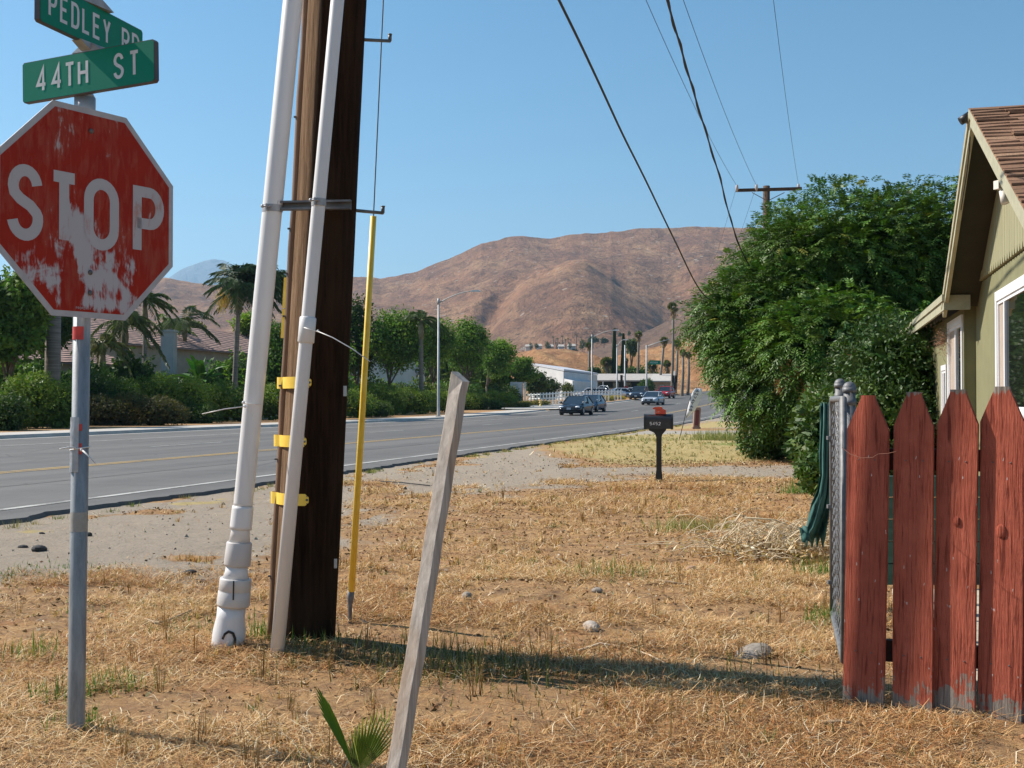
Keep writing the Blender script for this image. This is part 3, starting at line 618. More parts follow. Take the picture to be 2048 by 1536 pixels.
# strut with clamps
zb = P(600, 411, 5.5).z; A = P(538, 409, 5.60); B = P(702, 413, 5.56); dx = (B - A).normalized()
b = MB(); Mx = Matrix.Rotation(math.atan2(dx.y, dx.x), 3, 'Z'); mid = (A + B) / 2 + Vector((0, 0, 0)); ln = (B - A).length
b.box(mid + Vector((0, .014, 0)), (ln, .004, .041), Mx); b.box(mid + Vector((0, -.004, .0205)), (ln, .034, .003), Mx); b.box(mid + Vector((0, -.004, -.0205)), (ln, .034, .003), Mx)
b.box(mid + Vector((0, -.021, .016)), (ln, .003, .008), Mx); b.box(mid + Vector((0, -.021, -.016)), (ln, .003, .008), Mx)
STRUT = mat('strut_steel', (.20, .20, .21), (.12, .12, .13), .5, .6, sc=14); obj('strut_bracket', b, STRUT, up)
for fn, r in ((p1, .0465), (p2, .0315)):
    z = P(600, 411, 5.5).z; c = fn(z); b = MB()
    rows = [[Vector((c.x + (r + .003) * math.sin(R(a)), c.y - (r + .003) * math.cos(R(a)), z + dz)) for a in range(-110, 111, 10)] for dz in (-.017, .017)]
    b.grid(rows); b.box((c.x - r * .3, c.y - r - .012, z), (.006, .03, .03)); b.tube([(c.x - r * .3 - .02, c.y - r - .016, z + .004), (c.x - r * .3 + .02, c.y - r - .016, z + .004)], .005, 8); b.ball((c.x - r * .3 - .02, c.y - r - .016, z + .004), .009, 8, 5)
    obj('pipe_clamp', b, GALV, up)
for (xa, ya, xb, yb) in ((712, 420, 766, 426), (730, 79, 780, 82)):
    a = P(xa - 12, ya, 5.78); c = P(xb, yb, 5.95); ux = (c - a).normalized()
    b = MB(); b.tube([a, c], .0085, 8); b.tube([c - ux * .002, c + Vector((0, 0, .034))], .0095, 8); b.tube([c + Vector((0, 0, .03)), c + Vector((0, 0, .036))], [.0095, .012], 8); obj('hook_arm', b, STEELD, up)
for y, h, w in ((782, .05, .018), (1127, .045, .016)):
    c = P(690 if y < 900 else 671, y, 5.64); M = Matrix.Rotation(R(38), 3, 'Z'); b = MB().box(c, (w, .003, h), M)
    pt = obj('pole_tag', b, mat('tag_alu%d' % y, (.45, .45, .46), (.3, .3, .3), .4, .5), up)
b = MB(); b.tube([P(608, 655, 5.37), P(622, 660, 5.36), P(640, 664, 5.37)], .0028, 6); b.ball(P(636, 662, 5.36), .006, 6, 4); b.tube([P(634, 662, 5.36), P(665, 675, 5.33), P(705, 698, 5.3), P(740, 723, 5.28)], [.0045, .0045, .0045, .004], 6, sy=.5); obj('zip_tie', b, ZT, up)
b = MB(); b.tube([P(484, 806, 5.53), P(505, 808, 5.53), P(526, 808, 5.56)], .003, 6); b.ball(P(487, 805, 5.52), .008, 6, 4); b.ball(P(490, 813, 5.52), .007, 6, 4); b.tube([P(488, 813, 5.52), P(450, 818, 5.5), P(404, 828, 5.48)], [.0055, .0055, .0045], 6, sy=.5); obj('zip_tie', b, ZT, up)
# crossarm at the top, above the frame, that carries the wires
ct = pole(9.35); CAD = Vector((.966, -.26, 0))
CREO = mat('crossarm_wood', (.09, .05, .03), (.05, .03, .02), .85, sc=8, stretch=(1, 1, .2), bump=.3)
b = MB().box(ct, (2.5, .1, .12), Matrix.Rotation(math.atan2(-.26, .966), 3, 'Z')); obj('crossarm', b, CREO, up)
# guy wire
gw = thing('guy_wire', 'steel guy wire with a yellow plastic guard anchored right of the utility pole', 'guy wire', G(700, 1243))
GB = G(700, 1243); ginv = Matrix.Translation(-GB)
gA = P(703, 1182, 6.38); gB = P(747, 432, 6.0); gC = P(767, -5, 5.93)
def loc(mb): mb.v = [tuple(Vector(v) - GB) for v in mb.v]; return mb
obj('guard', loc(MB().tube([gA, gA.lerp(gB, .5) + Vector((.002, 0, 0)), gB], [.0185, .0165, .0155], 14)), YELLOWP, gw)
obj('cable', loc(MB().tube([GB + Vector((0, 0, -.1)), gA, gB, gC, gC + (gC - gB).normalized() * 5.2], .0032, 6)), STEELD, gw)
obj('anchor_rod', loc(MB().tube([GB + Vector((.0, 0, -.1)), P(700, 1215, 6.40), P(701, 1195, 6.39), P(702, 1180, 6.385)], [.008, .012, .019, .019], 10)), mat('grey_anchor', (.2, .21, .23), (.13, .13, .14), .6, .3, sc=30), gw)
# ---------------- leaning stake ----------------
sb = P(757, 1760, 2.80); st_ = P(921, 752, 3.12); dv = (st_ - sb)
WG = NT('grey_wood'); v = WG.co('Object', (1, 1, .05)); n1 = WG.noise(v, 60, 6, .7); n2 = WG.noise(WG.co('Object', (1, 1, .4)), 9, 4)
wcol = WG.mix(WG.ramp(n1, [(.35, 0.), (.7, 1.)]), (.56, .48, .41), (.27, .225, .19)); wcol = WG.mix(WG.ramp(n2, [(.5, 0.), (.7, .7)]), wcol, (.38, .25, .16))
WG = WG.bsdf(wcol, .85, 0, WG.bump(n1, .5, .004), .2)
e1 = Vector((math.cos(R(-29)), math.sin(R(-29)), 0)); e2 = Vector((math.sin(R(29)), math.cos(R(29)), 0)); rows = []
for k in range(25):
    t_ = k / 24; c = sb + dv * t_; h1, h2 = .0185, .0185; j = .0012 * math.sin(k * 1.7)
    rows.append([c - e1 * (h1 + j) - e2 * h2, c + e1 * (h1 - j) - e2 * h2, c + e1 * (h1 - j) + e2 * h2, c - e1 * (h1 + j) + e2 * h2])
rows[-1][0] += Vector((0, 0, .012)); rows[-1][1] += Vector((0, 0, -.016)); rows[-1][2] += Vector((0, 0, -.016)); rows[-1][3] += Vector((0, 0, .012))
b = MB().grid(rows, sm=False, close=True); m = len(b.v); b.add(rows[-1], [(0, 1, 2, 3)])
stk = obj('wooden_stake', b, WG, None, 'weathered grey wooden stake leaning to the right in the dry grass', 'stake')
bv = stk.modifiers.new('b', 'BEVEL'); bv.width = .0018; bv.segments = 1
# ---------------- palm seedling ----------------
sd = thing('palm_seedling', 'small green fan palm seedling at the foot of the leaning wooden stake', 'palm seedling', G(718, 1590))
SG = G(718, 1590)
def fanleaf(base, tip_dir, side, L, n, spread, fold, tint, wseg=.011):
    V = []; col = []; d0 = tip_dir.normalized(); s0 = side.normalized(); nn = d0.cross(s0)
    for i in range(n):
        for sgn in (-1, 1):
            a0 = (i / n - .5) * spread; a1 = ((i + 1) / n - .5) * spread; am = (a0 + a1) / 2
            def pt(a, l, lift): return base + (d0 * math.cos(a) + s0 * math.sin(a)) * l + nn * lift
            l = L * (1 - .35 * abs(am / (spread / 2)) ** 2) * random.uniform(.93, 1.03)
            a = a0 if sgn < 0 else a1
            V.append([pt(am, .01, 0), pt(a, l * .62, fold), pt(am, l * .64, 0) if sgn < 0 else pt(am, l * .64, 0), pt(am, l * .64, 0)])
            V[-1] = [pt(am, .005, 0), pt(a, l * .60, fold), pt((am * 2 + a) / 3, l * .93, fold * .5), pt(am, l, 0)]
            cc = np.array(tint) * random.uniform(.8, 1.2); col.append(cc)
            V.append([pt(am, l * .6, 0), pt((am * 3 + a) / 4, l * .8, fold * .3), pt(am, l * 1.06, -.002), pt(am, l * .8, 0)]); col.append(np.array(tint) * (1.6, 1.2, .8))
    return V, col
lv = []; lc = []
tb = P(708, 1540, 3.5)
V, c_ = fanleaf(tb, P(636, 1385, 3.50) - tb, Vector((.55, -.8, .25)), (P(624, 1376, 3.5) - tb).length, 9, .46, .006, (.08, .19, .016)); lv += V; lc += c_
tb2 = P(722, 1545, 3.42)
V, c_ = fanleaf(tb2, P(758, 1440, 3.46) - tb2, Vector((1, .1, -.25)), (P(768, 1425, 3.46) - tb2).length, 15, 1.15, .008, (.20, .25, .035)); lv += V; lc += c_
V, c_ = fanleaf(P(712, 1545, 3.47), P(722, 1440, 3.6) - P(712, 1545, 3.47), Vector((1, .2, .1)), .16, 12, .9, .007, (.10, .14, .025)); lv += V; lc += c_
fo = nobj('fronds', np.array([[list(Vector(p) - SG) for p in q] for q in lv]), 4, LEAFG, sd, np.array(lc))
b = MB()
for q in (tb, tb2): b.tube([Vector((0, 0, -.02)), (q - SG) * .5 + Vector((0, .004, 0)), q - SG], [.006, .005, .004], 6)
obj('stems', b, mat('seedling_stem', (.18, .22, .06), (.25, .2, .08), .6), sd)
# ---------------- mailbox ----------------
MBB = G(1318, 961); mY = MBB.y
mx = thing('mailbox', 'black post mounted mailbox with white house numbers beside the gravel drive', 'mailbox', MBB)
yaw = R(-10); RM = Matrix.Rotation(yaw, 3, 'Z')
def ml(mb): mb.v = [tuple(RM @ Vector(v)) for v in mb.v]; return mb
b = MB().box((0, 0, .42), (.078, .078, .72)); b.box((0, 0, .12), (.092, .092, .012)); b.box((0, 0, .105), (.088, .088, .03)); b.box((0, 0, .045), (.10, .10, .11)); b.box((0, 0, .13), (.084, .084, .05)); obj('post', ml(b), BLACKP, mx)
b = MB(); b.prism([(-.15, .79), (.11, .79), (.11, .77), (.085, .74), (.05, .70), (.04, .66), (-.04, .66), (-.05, .70), (-.08, .735), (-.15, .765)], lambda a, c, t: Vector((a, t, c)), -.035, .035); obj('bracket', ml(b), BLACKP, mx)
def mailprof(w, h): return [(-w, 0)] + [(-w * math.cos(R(k)), h - w + w * math.sin(R(k))) for k in range(0, 181, 15)] + [(w, 0)]
BOXP = mat('mailbox_black', (.028, .028, .03), (.06, .055, .055), .4, sc=9, lo=.5, hi=.75)
b = MB(); b.prism(mailprof(.085, .225), lambda a, c, t: Vector((t, a, .79 + c)), -.20, .20); bx = obj('box', ml(b), BOXP, mx)
b = MB(); b.prism(mailprof(.094, .235), lambda a, c, t: Vector((t, a, .782 + c)), .185, .215); b.prism(mailprof(.092, .232), lambda a, c, t: Vector((t, a, .784 + c)), -.225, -.195); obj('door', ml(b), BLACKP, bx)
b = MB(); text(b, '5452', -.135, .845, .05, .034, .010, .008, lambda a, c, t: Vector((a, -.0865 - t, c)), 0, 0); obj('house_number', ml(b), WHITEP, bx)
b = MB().box((-.04, -.055, .985), (.22, .006, .03)); obj('flag', ml(b), mat('dull_red', (.30, .045, .04), (.2, .03, .03), .5), bx)
rt = thing('red_plastic_box', 'orange red plastic newspaper clamp lying on top of the black mailbox', 'plastic box', MBB + Vector((0, 0, 1.015)))
OR_ = mat('orange_red_plastic', (.75, .10, .035), (.62, .06, .03), .4, sc=12)
b = MB().prism([(-.055, .0), (.105, .0), (.105, .06), (.075, .075), (-.055, .065)], lambda a, c, t: Vector((a, t, c)), -.05, .05); o1 = obj('body', ml(b), OR_, rt)
b = MB().prism([(-.085, .075), (-.02, .062), (.06, .062), (.055, .10), (.02, .115), (-.07, .105), (-.095, .085)], lambda a, c, t: Vector((a, t, c)), -.045, .04); obj('lid', ml(b), OR_, rt)
b = MB(); text(b, 'LIPI', -.043, .02, .024, .018, .006, .004, lambda a, c, t: Vector((a, -.0515 - t, c)), 0, 0); obj('marking', ml(b), mat('pale_print', (.75, .5, .4), (.6, .4, .3)), rt)
# ---------------- picket fence ----------------
pf = thing('picket_fence', 'red painted wooden picket fence with peeling bare feet in front of the green house', 'picket fence', G(1723, 1410))
PFB = G(1723, 1410)
pw = NT('peeling_red_paint'); v = pw.co('Object', (1, 1, 1)); oi = pw.n('ObjectInfo')
vs2 = pw.n('Mapping'); vs2.inputs['Scale'].default_value = (1, 1, .055); cmb = pw.n('CombineXYZ'); pw.l(pw.math('MULTIPLY', oi.outputs['Random'], 9.0), cmb.inputs[0]); pw.l(pw.math('MULTIPLY', oi.outputs['Random'], 3.0), cmb.inputs[2])
ad = pw.n('VectorMath', operation='ADD'); pw.l(v, ad.inputs[0]); pw.l(cmb.outputs[0], ad.inputs[1]); pw.l(ad.outputs[0], vs2.inputs[0])
g1 = pw.noise(vs2.outputs[0], 85, 5, .65, .6); g2 = pw.noise(vs2.outputs[0], 230, 3, .7, .4); bl = pw.noise(ad.outputs[0], 9, 5, .65, .3); fl = pw.noise(vs2.outputs[0], 26, 5, .8, 1.2)
sp_ = pw.n('SeparateXYZ'); pw.l(v, sp_.inputs[0])
foot = pw.math('MULTIPLY', pw.math('SUBTRACT', .235, sp_.outputs[2]), 2.2)
tp = pw.math('MULTIPLY', pw.math('SUBTRACT', sp_.outputs[2], 1.262), 6.0)
bare = pw.math('MAXIMUM', pw.math('ADD', pw.math('MAXIMUM', foot, pw.math('MINIMUM', tp, .3)), pw.math('ADD', bl, pw.math('MULTIPLY', pw.math('SUBTRACT', g1, .5), .5))), pw.math('ADD', bl, .0))
bm = pw.ramp(bare, [(.70, 0.), (.735, 1.)])
pc_ = pw.mix(pw.ramp(bl, [(.3, 0.), (.7, 1.)]), (.50, .135, .082), (.37, .09, .055)); pc_ = pw.mix(pw.ramp(g1, [(.36, .75), (.47, 0.)]), pc_, (.10, .02, .014))
pc_ = pw.mix(pw.ramp(fl, [(.70, 0.), (.74, .85)]), pc_, (.42, .40, .38)); gy = pw.mix(pw.ramp(g1, [(.35, 0.), (.65, 1.)]), (.15, .125, .105), (.36, .30, .25))
pc_ = pw.mix(pw.math('MULTIPLY', oi.outputs['Random'], .25), pc_, (.24, .055, .04)); ch_ = pw.noise(pw.co('Object', (1, 1, .35)), 70, 2, .5, .3); pc_ = pw.mix(pw.ramp(ch_, [(.735, 0.), (.75, .9)]), pc_, (.55, .50, .47)); fin = pw.mix(bm, pc_, gy); hh = pw.math('ADD', g1, pw.math('MULTIPLY', g2, .35))
PICK = pw.bsdf(fin, .85, 0, pw.bump(hh, 1.0, .009), .08)
ndir = None
specs = [(1723, 1410, 790, 78, -39, .000), (1820, 1412, 783, 78, -35, -.016), (1906, 1417, 778, 79, -36, -.026), (1995, 1424, 772, 83, -36, -.038), (2084, 1434, 772, 84, -36, -.05)]
for k, (px, yb, yt, w_, ang, back) in enumerate(specs):
    r_ = (px - 1024) / F; c0 = G(1723, 1410); tn = math.tan(R(-22.5)); Yk = (c0.y - tn * c0.x) / (1 - tn * r_) + back; c = Vector((r_ * Yk, Yk, -.06)); zt = P(px, yt, Yk).z; W = (.166 if k == 0 else .158) / 2 * (w_ / 79) * Yk / 4.6 / math.cos(R(ang + 20)) * .96; M = Matrix.Translation(c - PFB) @ Matrix.Rotation(R(ang), 4, 'Z') @ Matrix.Rotation(R(-3.0), 4, 'X'); H = zt + .06
    n = 64; prof = []
    def half(z):
        e = .004 * (fbm(np.array([z * 3.0]), np.array([k * 3.0]), 77, 3)[0] - .45)
        if z < H - .135: return W + e
        t_ = (z - (H - .135)) / .135; return W + e - (W - .028) * min(1, t_ * 1.08)
    zsn = sorted(set(list(np.linspace(0, H - .135, 40)) + list(np.linspace(H - .135, H, 12)))); rows = []
    for z in zsn:
        h1, h2 = half(z), half(z); sag = .0035 * math.sin(z * 2.2 + k * 2)
        ring = [Vector((-h1 + sag, -.009, z)), Vector((-h1 * .5 + sag, -.011 + .0015 * math.sin(z * 5 + k), z)), Vector((sag, -.0115, z)), Vector((h2 * .5 + sag, -.011, z)), Vector((h2 + sag, -.009, z)), Vector((h2 + sag, .009, z)), Vector((-h1 + sag, .009, z))]
        rows.append(ring)
    b = MB().grid(rows, sm=False, close=True); m = len(b.v); b.add(rows[-1], [tuple(range(7))])
    o = obj('picket', b, PICK, pf, M=M); bv = o.modifiers.new('b', 'BEVEL'); bv.width = .0016; bv.segments = 1; bv.limit_method = 'ANGLE'
    if k in (2, 3):
        kb = MB(); kb.ball((.004, -.012, .80 if k == 2 else .77), (.013 if k == 2 else .018, .006, .02 if k == 2 else .028), 12, 7); obj('knot', kb, PICK, o)
    for dz in (1.03, .27):
        for dx_ in (-.03, .035): obj('nail', MB().ball((dx_, -.012, dz + .01 * dx_), (.0034, .0016, .0034), 6, 4), STEELD, o)
u = Vector((math.cos(R(-22.5)), math.sin(R(-22.5)), 0)); nb_ = Vector((math.sin(R(22.5)), math.cos(R(22.5)), 0))
for z in (.97, .21):
    q = G(1723, 1410) - PFB + nb_ * (.125 if z > .5 else .075) + Vector((0, 0, z)); b = MB().box(q + u * .54, (.98, .036, .085), Matrix.Rotation(R(-22.5), 3, 'Z')); obj('rail', b, mat('dark_rail%d' % int(z * 10), (.06, .03, .025), (.04, .025, .02), .9), pf)
wv_ = MB().tube([Vector(P(x, y, Y)) - PFB for x, y, Y in ((1684, 895, 4.66), (1700, 908, 4.60), (1722, 916, 4.56), (1745, 915, 4.52), (1757, 908, 4.49), (1775, 907, 4.42), (1793, 903, 4.35))], .0012, 5); obj('loose_wire', wv_, mat('rusty_wire', (.2, .08, .05), (.12, .05, .03), .6, .4), pf)
# ---------------- chain link gate ----------------
CL = mat('chain_link_zinc', (.20, .20, .205), (.13, .13, .135), .6, .35, sc=30)
gA_ = Vector(((1664 - 1024) / F * 6.5, 6.5, 0)); gB_ = Vector(((1686 - 1024) / F * 5.3, 5.3, 0)); gd = (gB_ - gA_); gl = gd.length; gu = gd.normalized()
gt = thing('chain_link_gate', 'grey chain link gate with rounded frame behind the first red picket', 'gate', gA_)
b = MB(); h0, h1 = .03, 1.215; pts = [Vector((0, 0, h0)), Vector((0, 0, h1 - .07)), gu * .02 + Vector((0, 0, h1 - .02)), gu * .07 + Vector((0, 0, h1)), gu * gl + Vector((0, 0, h1)), gu * gl + Vector((0, 0, h0)), Vector((0, 0, h0))]
b.tube(pts, .0175, 10); obj('frame', b, CL, gt)
b = MB(); stp = .062; nk = int(gl / stp)
for k in range(nk + 1):
    zj = random.uniform(-.5, .5) * stp; pts = []; off = Vector((gu.y, -gu.x, 0)) * .004
    for j in range(int((h1 - h0) / (stp / 2)) + 1):
        x = (k + (.5 if (j % 2) else -.5) * 1.05) * stp; pts.append(gu * max(.01, min(gl - .01, x)) + Vector((0, 0, min(h1, max(h0, h0 + j * stp / 2 + zj)))) + off * (1 if j % 2 else -1))
    b.tube(pts, .0012, 4, caps=False, sm=False)
obj('wire_mesh', b, CL, gt)
for z in (1.0, .62, .2): obj('hinge', MB().box(Vector((-.004, 0, z)), (.05, .03, .02)), CL, gt)
for nm, px, py, Y, lab in (('fence_post', 1680, 757, 7.0, 'grey steel fence post with domed cap, farther of the two behind the first picket'), ('fence_post', 1699, 763, 5.9, 'grey steel fence post with domed cap, nearer of the two behind the first picket')):
    tp_ = P(px, py, Y); q = thing(nm, lab, 'fence post', (tp_.x, tp_.y, 0), group='domed posts at the gate')
    obj('post', MB().tube([(0, 0, -.1), (0, 0, tp_.z - .04)], .030, 14), CL, q); b = MB(); b.tube([(0, 0, tp_.z - .055), (0, 0, tp_.z - .03)], .036, 14); b.ball((0, 0, tp_.z - .032), (.034, .034, .032), 14, 8); obj('cap', b, CL, q)
    obj('clamp_band', MB().tube([(0, 0, tp_.z - .12), (0, 0, tp_.z - .09)], .0335, 14), CL, q)
# green cloth
rows = []
outl = [(1640, 1658, 808), (1638, 1659, 850), (1640, 1660, 900), (1640, 1660, 950), (1632, 1660, 985), (1624, 1660, 1010), (1618, 1658, 1030), (1612, 1655, 1050), (1606, 1652, 1068), (1604, 1645, 1084)]
for j, (xl, xr, y) in enumerate(outl):
    row = []
    for i in range(31):
        t_ = i / 30; fo_ = .045 * math.sin(t_ * 7.5 + j * .35) * (1 - .2 * t_) + .022 * math.sin(t_ * 21 + j * 1.3) + .05 * (fbm(np.array([t_ * 5.]), np.array([j * .9]), 5, 3)[0] - .45); row.append(P(xl + (xr - xl) * t_ + 2 * math.sin(j * 2.1) * (1 - t_), y + (4 if j < 9 else 12) * math.sin(i * .8 + j), 6.62 + fo_ + .02 * j))
    rows.append(row)
CLOTH = NT('green_cloth'); v = CLOTH.co('Object'); CLOTH = CLOTH.bsdf(CLOTH.mix(CLOTH.ramp(CLOTH.noise(v, 12, 5, .7), [(.35, 0.), (.7, 1.)]), (.028, .115, .10), (.015, .07, .062)), .75, 0, CLOTH.bump(CLOTH.noise(v, 300, 2), .3, .002))
b = MB().grid(rows)
b.grid([[P(1598 + 18 * i / 4 + 2 * j, 1053 + 10 * j + 3 * math.sin(i * 2), 6.7 + .02 * math.sin(i + j)) for i in range(5)] for j in range(4)])
cl = obj('green_cloth', b, CLOTH, None, 'torn green shade cloth hanging off the chain link gate', 'cloth'); md = cl.modifiers.new('s', 'SOLIDIFY'); md.thickness = .003
# ---------------- green house ----------------
HD = Vector((.2548, .967, 0)); HN = Vector((-.967, .2548, 0))
def HP(u_, o_, z): return Vector((u_ * HD.x + o_ * HN.x, u_ * HD.y + o_ * HN.y, z))
hs = thing('green_house', 'olive green wooden bungalow with brown shingle gable roof behind the red pickets', 'house', HP(11.5, -3, 0)); HB = HP(11.5, -3, 0)
def hl(mb): mb.v = [tuple(Vector(v) - HB) for v in mb.v]; return mb
def hbox(b, u0, u1, o0, o1, z0, z1):
    return b.hexa([HP(u0, o0, z0), HP(u1, o0, z0), HP(u1, o1, z0), HP(u0, o1, z0)], [HP(u0, o0, z1), HP(u1, o0, z1), HP(u1, o1, z1), HP(u0, o1, z1)])
OLV = NT('olive_stucco'); v = OLV.co(); OLV = OLV.bsdf(OLV.mix(OLV.ramp(OLV.noise(OLV.co('Object', (3, 3, .25)), 4, 5, .7), [(.52, 0.), (.75, .35)]), OLV.mix(OLV.ramp(OLV.noise(v, 3, 6, .7), [(.35, 0.), (.7, 1.)]), (.215, .205, .11), (.18, .172, .092)), (.13, .12, .07)), .8, 0, OLV.bump(OLV.noise(v, 35, 6, .7), .25, .006), .25)
OLS = mat('olive_siding', (.29, .27, .155), (.235, .22, .125), .75, sc=14, stretch=(1, 1, .1), bump=.3, bsc=40)
TRIM = mat('pale_green_trim', (.40, .375, .255), (.32, .30, .205), .6, sc=8, stretch=(1, 1, 1), bump=.15)
DARKT = mat('dark_soffit', (.035, .033, .022), (.025, .024, .016), .85, sc=4)
OMAIN, OBUMP, OR2, UR, ZR = -1.73, -1.62, -1.38, 11.53, 3.90
UF, UN, SF, SN = 14.15, 7.3, .60, .475                                  # far eave, near eave, slopes
zf = lambda u_: ZR - (u_ - UR) * SF if u_ > UR else ZR - (UR - u_) * SN
b = MB(); hbox(b, 8.0, 14.3, OMAIN - 6, OMAIN, -.1, 2.52); obj('wall', hl(b), OLV, hs)
b = MB(); hbox(b, 14.304, 18.4, OMAIN - 5, OBUMP, -.1, 2.30); obj('wall', hl(b), OLV, hs, label='lower wing wall set slightly forward')
# gable siding boards with scalloped ends
b = MB(); u0 = 8.0
k = 0
while u0 < 14.3:
    u1 = u0 + .145; pts = [(u0 + .003, 2.60), (u0 + .03, 2.545), (u0 + .0725, 2.53), (u0 + .115, 2.545), (u1 - .003, 2.60)]
    pts += [(u1 - .003, max(2.62, zf(u1) - .08)), (u0 + .003, max(2.62, zf(u0) - .08))]
    b.prism(pts, lambda a, c, t: HP(a, t, c), OMAIN - .02, OMAIN + .028); u0 = u1; k += 1
obj('gable_siding', hl(b), OLS, hs)
# roof: two slopes of shingles
SH = NT('brown_shingles'); v = SH.co(); at = SH.attr('Col', 'Color'); SH = SH.bsdf(SH.mix(SH.ramp(SH.noise(v, 60, 4, .8), [(.35, 0.), (.7, 1.)]), at, (.17, .10, .065)), .95, 0, SH.bump(SH.noise(v, 120, 3), .5, .004), .1)
faces = []; cols = []
def slope(ua, ub, sgn, oE):
    ln = abs(ub - ua); sl = SN if sgn < 0 else SF; course = .105; n = int(ln / course) + 1
    for i in range(n):
        d0 = i * course; d1 = min(ln, d0 + course + .03); o_ = oE
        while o_ > oE - 6.4:
            w = random.uniform(.22, .34); o2 = o_ - w; j = random.uniform(-.012, .012); lift = random.uniform(.012, .028) + (.012 if random.random() < .15 else 0)
            za = ZR - d0 * sl + .02 + .006; zb_ = ZR - d1 * sl + .02 + lift; tw = random.uniform(-.006, .006)
            p = [HP(UR + sgn * d0, o_, za), HP(UR + sgn * d0, o2 + .004, za), HP(UR + sgn * (d1 + j), o2 + .004, zb_ + tw), HP(UR + sgn * (d1 + j), o_, zb_ - tw)]
            low = Vector((0, 0, .016)); f = [p, [p[3], p[2], p[2] - low, p[3] - low]]
            cc = np.array((.31, .175, .11)) * random.uniform(.7, 1.15)
            if random.random() < .18: cc = np.array((.42, .26, .16))
            for q in f: faces.append([tuple(x - HB) for x in q]); cols.append(cc)
            faces.append([tuple(x - HB) for x in [p[0], p[3], p[3] - low, p[0] - low]]); cols.append(cc)
            o_ = o2
slope(UR, UN, -1, OR2 + .035); slope(UR, UF, 1, OR2 + .035)
rf = nobj('roof', np.array(faces), 4, SH, hs, np.array(cols))
b = MB()                                                                  # roof deck under the shingles
for ua, ub in ((UR, UF), (UR, UN)):
    b.hexa([HP(ua, OR2, zf(ua) - .04), HP(ub, OR2, zf(ub) - .04), HP(ub, OR2 - 6.4, zf(ub) - .04), HP(ua, OR2 - 6.4, zf(ua) - .04)], [HP(ua, OR2, zf(ua) + .012), HP(ub, OR2, zf(ub) + .012), HP(ub, OR2 - 6.4, zf(ub) + .012), HP(ua, OR2 - 6.4, zf(ua) + .012)])
obj('roof_deck', hl(b), DARKT, rf)
for ua, ub, d in ((UR, UF + .02, 0), (UR, UN, 0)):
    b = MB(); w = .15; b.hexa([HP(ua, OR2 - .02, zf(ua) - w), HP(ub, OR2 - .02, zf(ub) - w), HP(ub, OR2 + .02, zf(ub) - w), HP(ua, OR2 + .02, zf(ua) - w)], [HP(ua, OR2 - .02, zf(ua) + .018), HP(ub, OR2 - .02, zf(ub) + .018), HP(ub, OR2 + .02, zf(ub) + .018), HP(ua, OR2 + .02, zf(ua) + .018)])
    b.hexa([HP(ua, OR2 + .021, zf(ua) - .06), HP(ub, OR2 + .021, zf(ub) - .06), HP(ub, OR2 + .036, zf(ub) - .06), HP(ua, OR2 + .036, zf(ua) - .06)], [HP(ua, OR2 + .021, zf(ua) + .018), HP(ub, OR2 + .021, zf(ub) + .018), HP(ub, OR2 + .036, zf(ub) + .018), HP(ua, OR2 + .036, zf(ua) + .018)])
    obj('barge_board', hl(b), TRIM, hs)
# lower wing roof
b = MB(); b.hexa([HP(13.95, OR2 + .0, 2.36), HP(21.2, OR2, 2.36), HP(21.2, OR2 - 4, 3.3), HP(13.95, OR2 - 4, 3.3)], [HP(13.95, OR2, 2.42), HP(21.2, OR2, 2.42), HP(21.2, OR2 - 4, 3.36), HP(13.95, OR2 - 4, 3.36)]); obj('wing_roof', hl(b), mat('tar_roof', (.10, .085, .07), (.16, .12, .09), .95, sc=20, bump=.4), hs)
b = MB(); hbox(b, 13.93, 21.22, OR2 + .001, OR2 + .03, 2.235, 2.385); hbox(b, 13.93, 21.22, OR2 + .031, OR2 + .05, 2.335, 2.41); obj('fascia', hl(b), TRIM, hs)
b = MB(); hbox(b, 13.93, 13.96, OR2 - .25, OR2 - .001, 2.235, 2.40); obj('fascia_return', hl(b), TRIM, hs)
# windows
VIN = mat('white_vinyl', (.80, .79, .80), (.74, .73, .74), .4, sc=3)
BLIND = mat('beige_blind', (.42, .34, .28), (.37, .30, .245), .6, sc=5)
GLZ = NT('reflecting_glass'); GLZ = GLZ.bsdf((.012, .014, .013), .03, 0, None, 1.0)
def window(u0, u1, z0, z1, o_, trim=.095, glass=None, lab=None):
    w = MB(); a, c = u0 - trim, u1 + trim
    hbox(w, a, c, o_, o_ + .035, z1, z1 + trim); hbox(w, a, c, o_, o_ + .035, z0 - trim, z0); hbox(w, a, u0, o_ + .0, o_ + .034, z0, z1); hbox(w, u1, c, o_, o_ + .034, z0, z1)
    wd = obj('window', hl(w), VIN, hs, label=lab)
    s = MB(); t_ = .035; hbox(s, u0, u1, o_ + .004, o_ + .022, z1 - t_, z1); hbox(s, u0, u1, o_ + .004, o_ + .022, z0, z0 + t_); hbox(s, u0, u0 + t_, o_ + .004, o_ + .0215, z0 + t_, z1 - t_); hbox(s, u1 - t_, u1, o_ + .004, o_ + .0215, z0 + t_, z1 - t_)
    um = u0 + (u1 - u0) * (glass if glass else .5); hbox(s, um - .03, um + .03, o_ + .004, o_ + .028, z0 + t_, z1 - t_); obj('sash', hl(s), VIN, wd)
    g = MB(); hbox(g, u0 + t_, um - .03, o_ + .001, o_ + .008, z0 + t_, z1 - t_); obj('pane', hl(g), GLZ, wd)
    g = MB(); hbox(g, um + .03, u1 - t_, o_ + .001, o_ + .008, z0 + t_, z1 - t_); obj('pane', hl(g), BLIND, wd, label='pane backed by a beige blind')
window(9.2, 12.45, 1.12, 2.20, OMAIN, glass=.86, lab='large white framed front window')
window(14.50, 15.9, .95, 2.12, OBUMP, glass=.45, lab='tall white framed window on the lower wing')
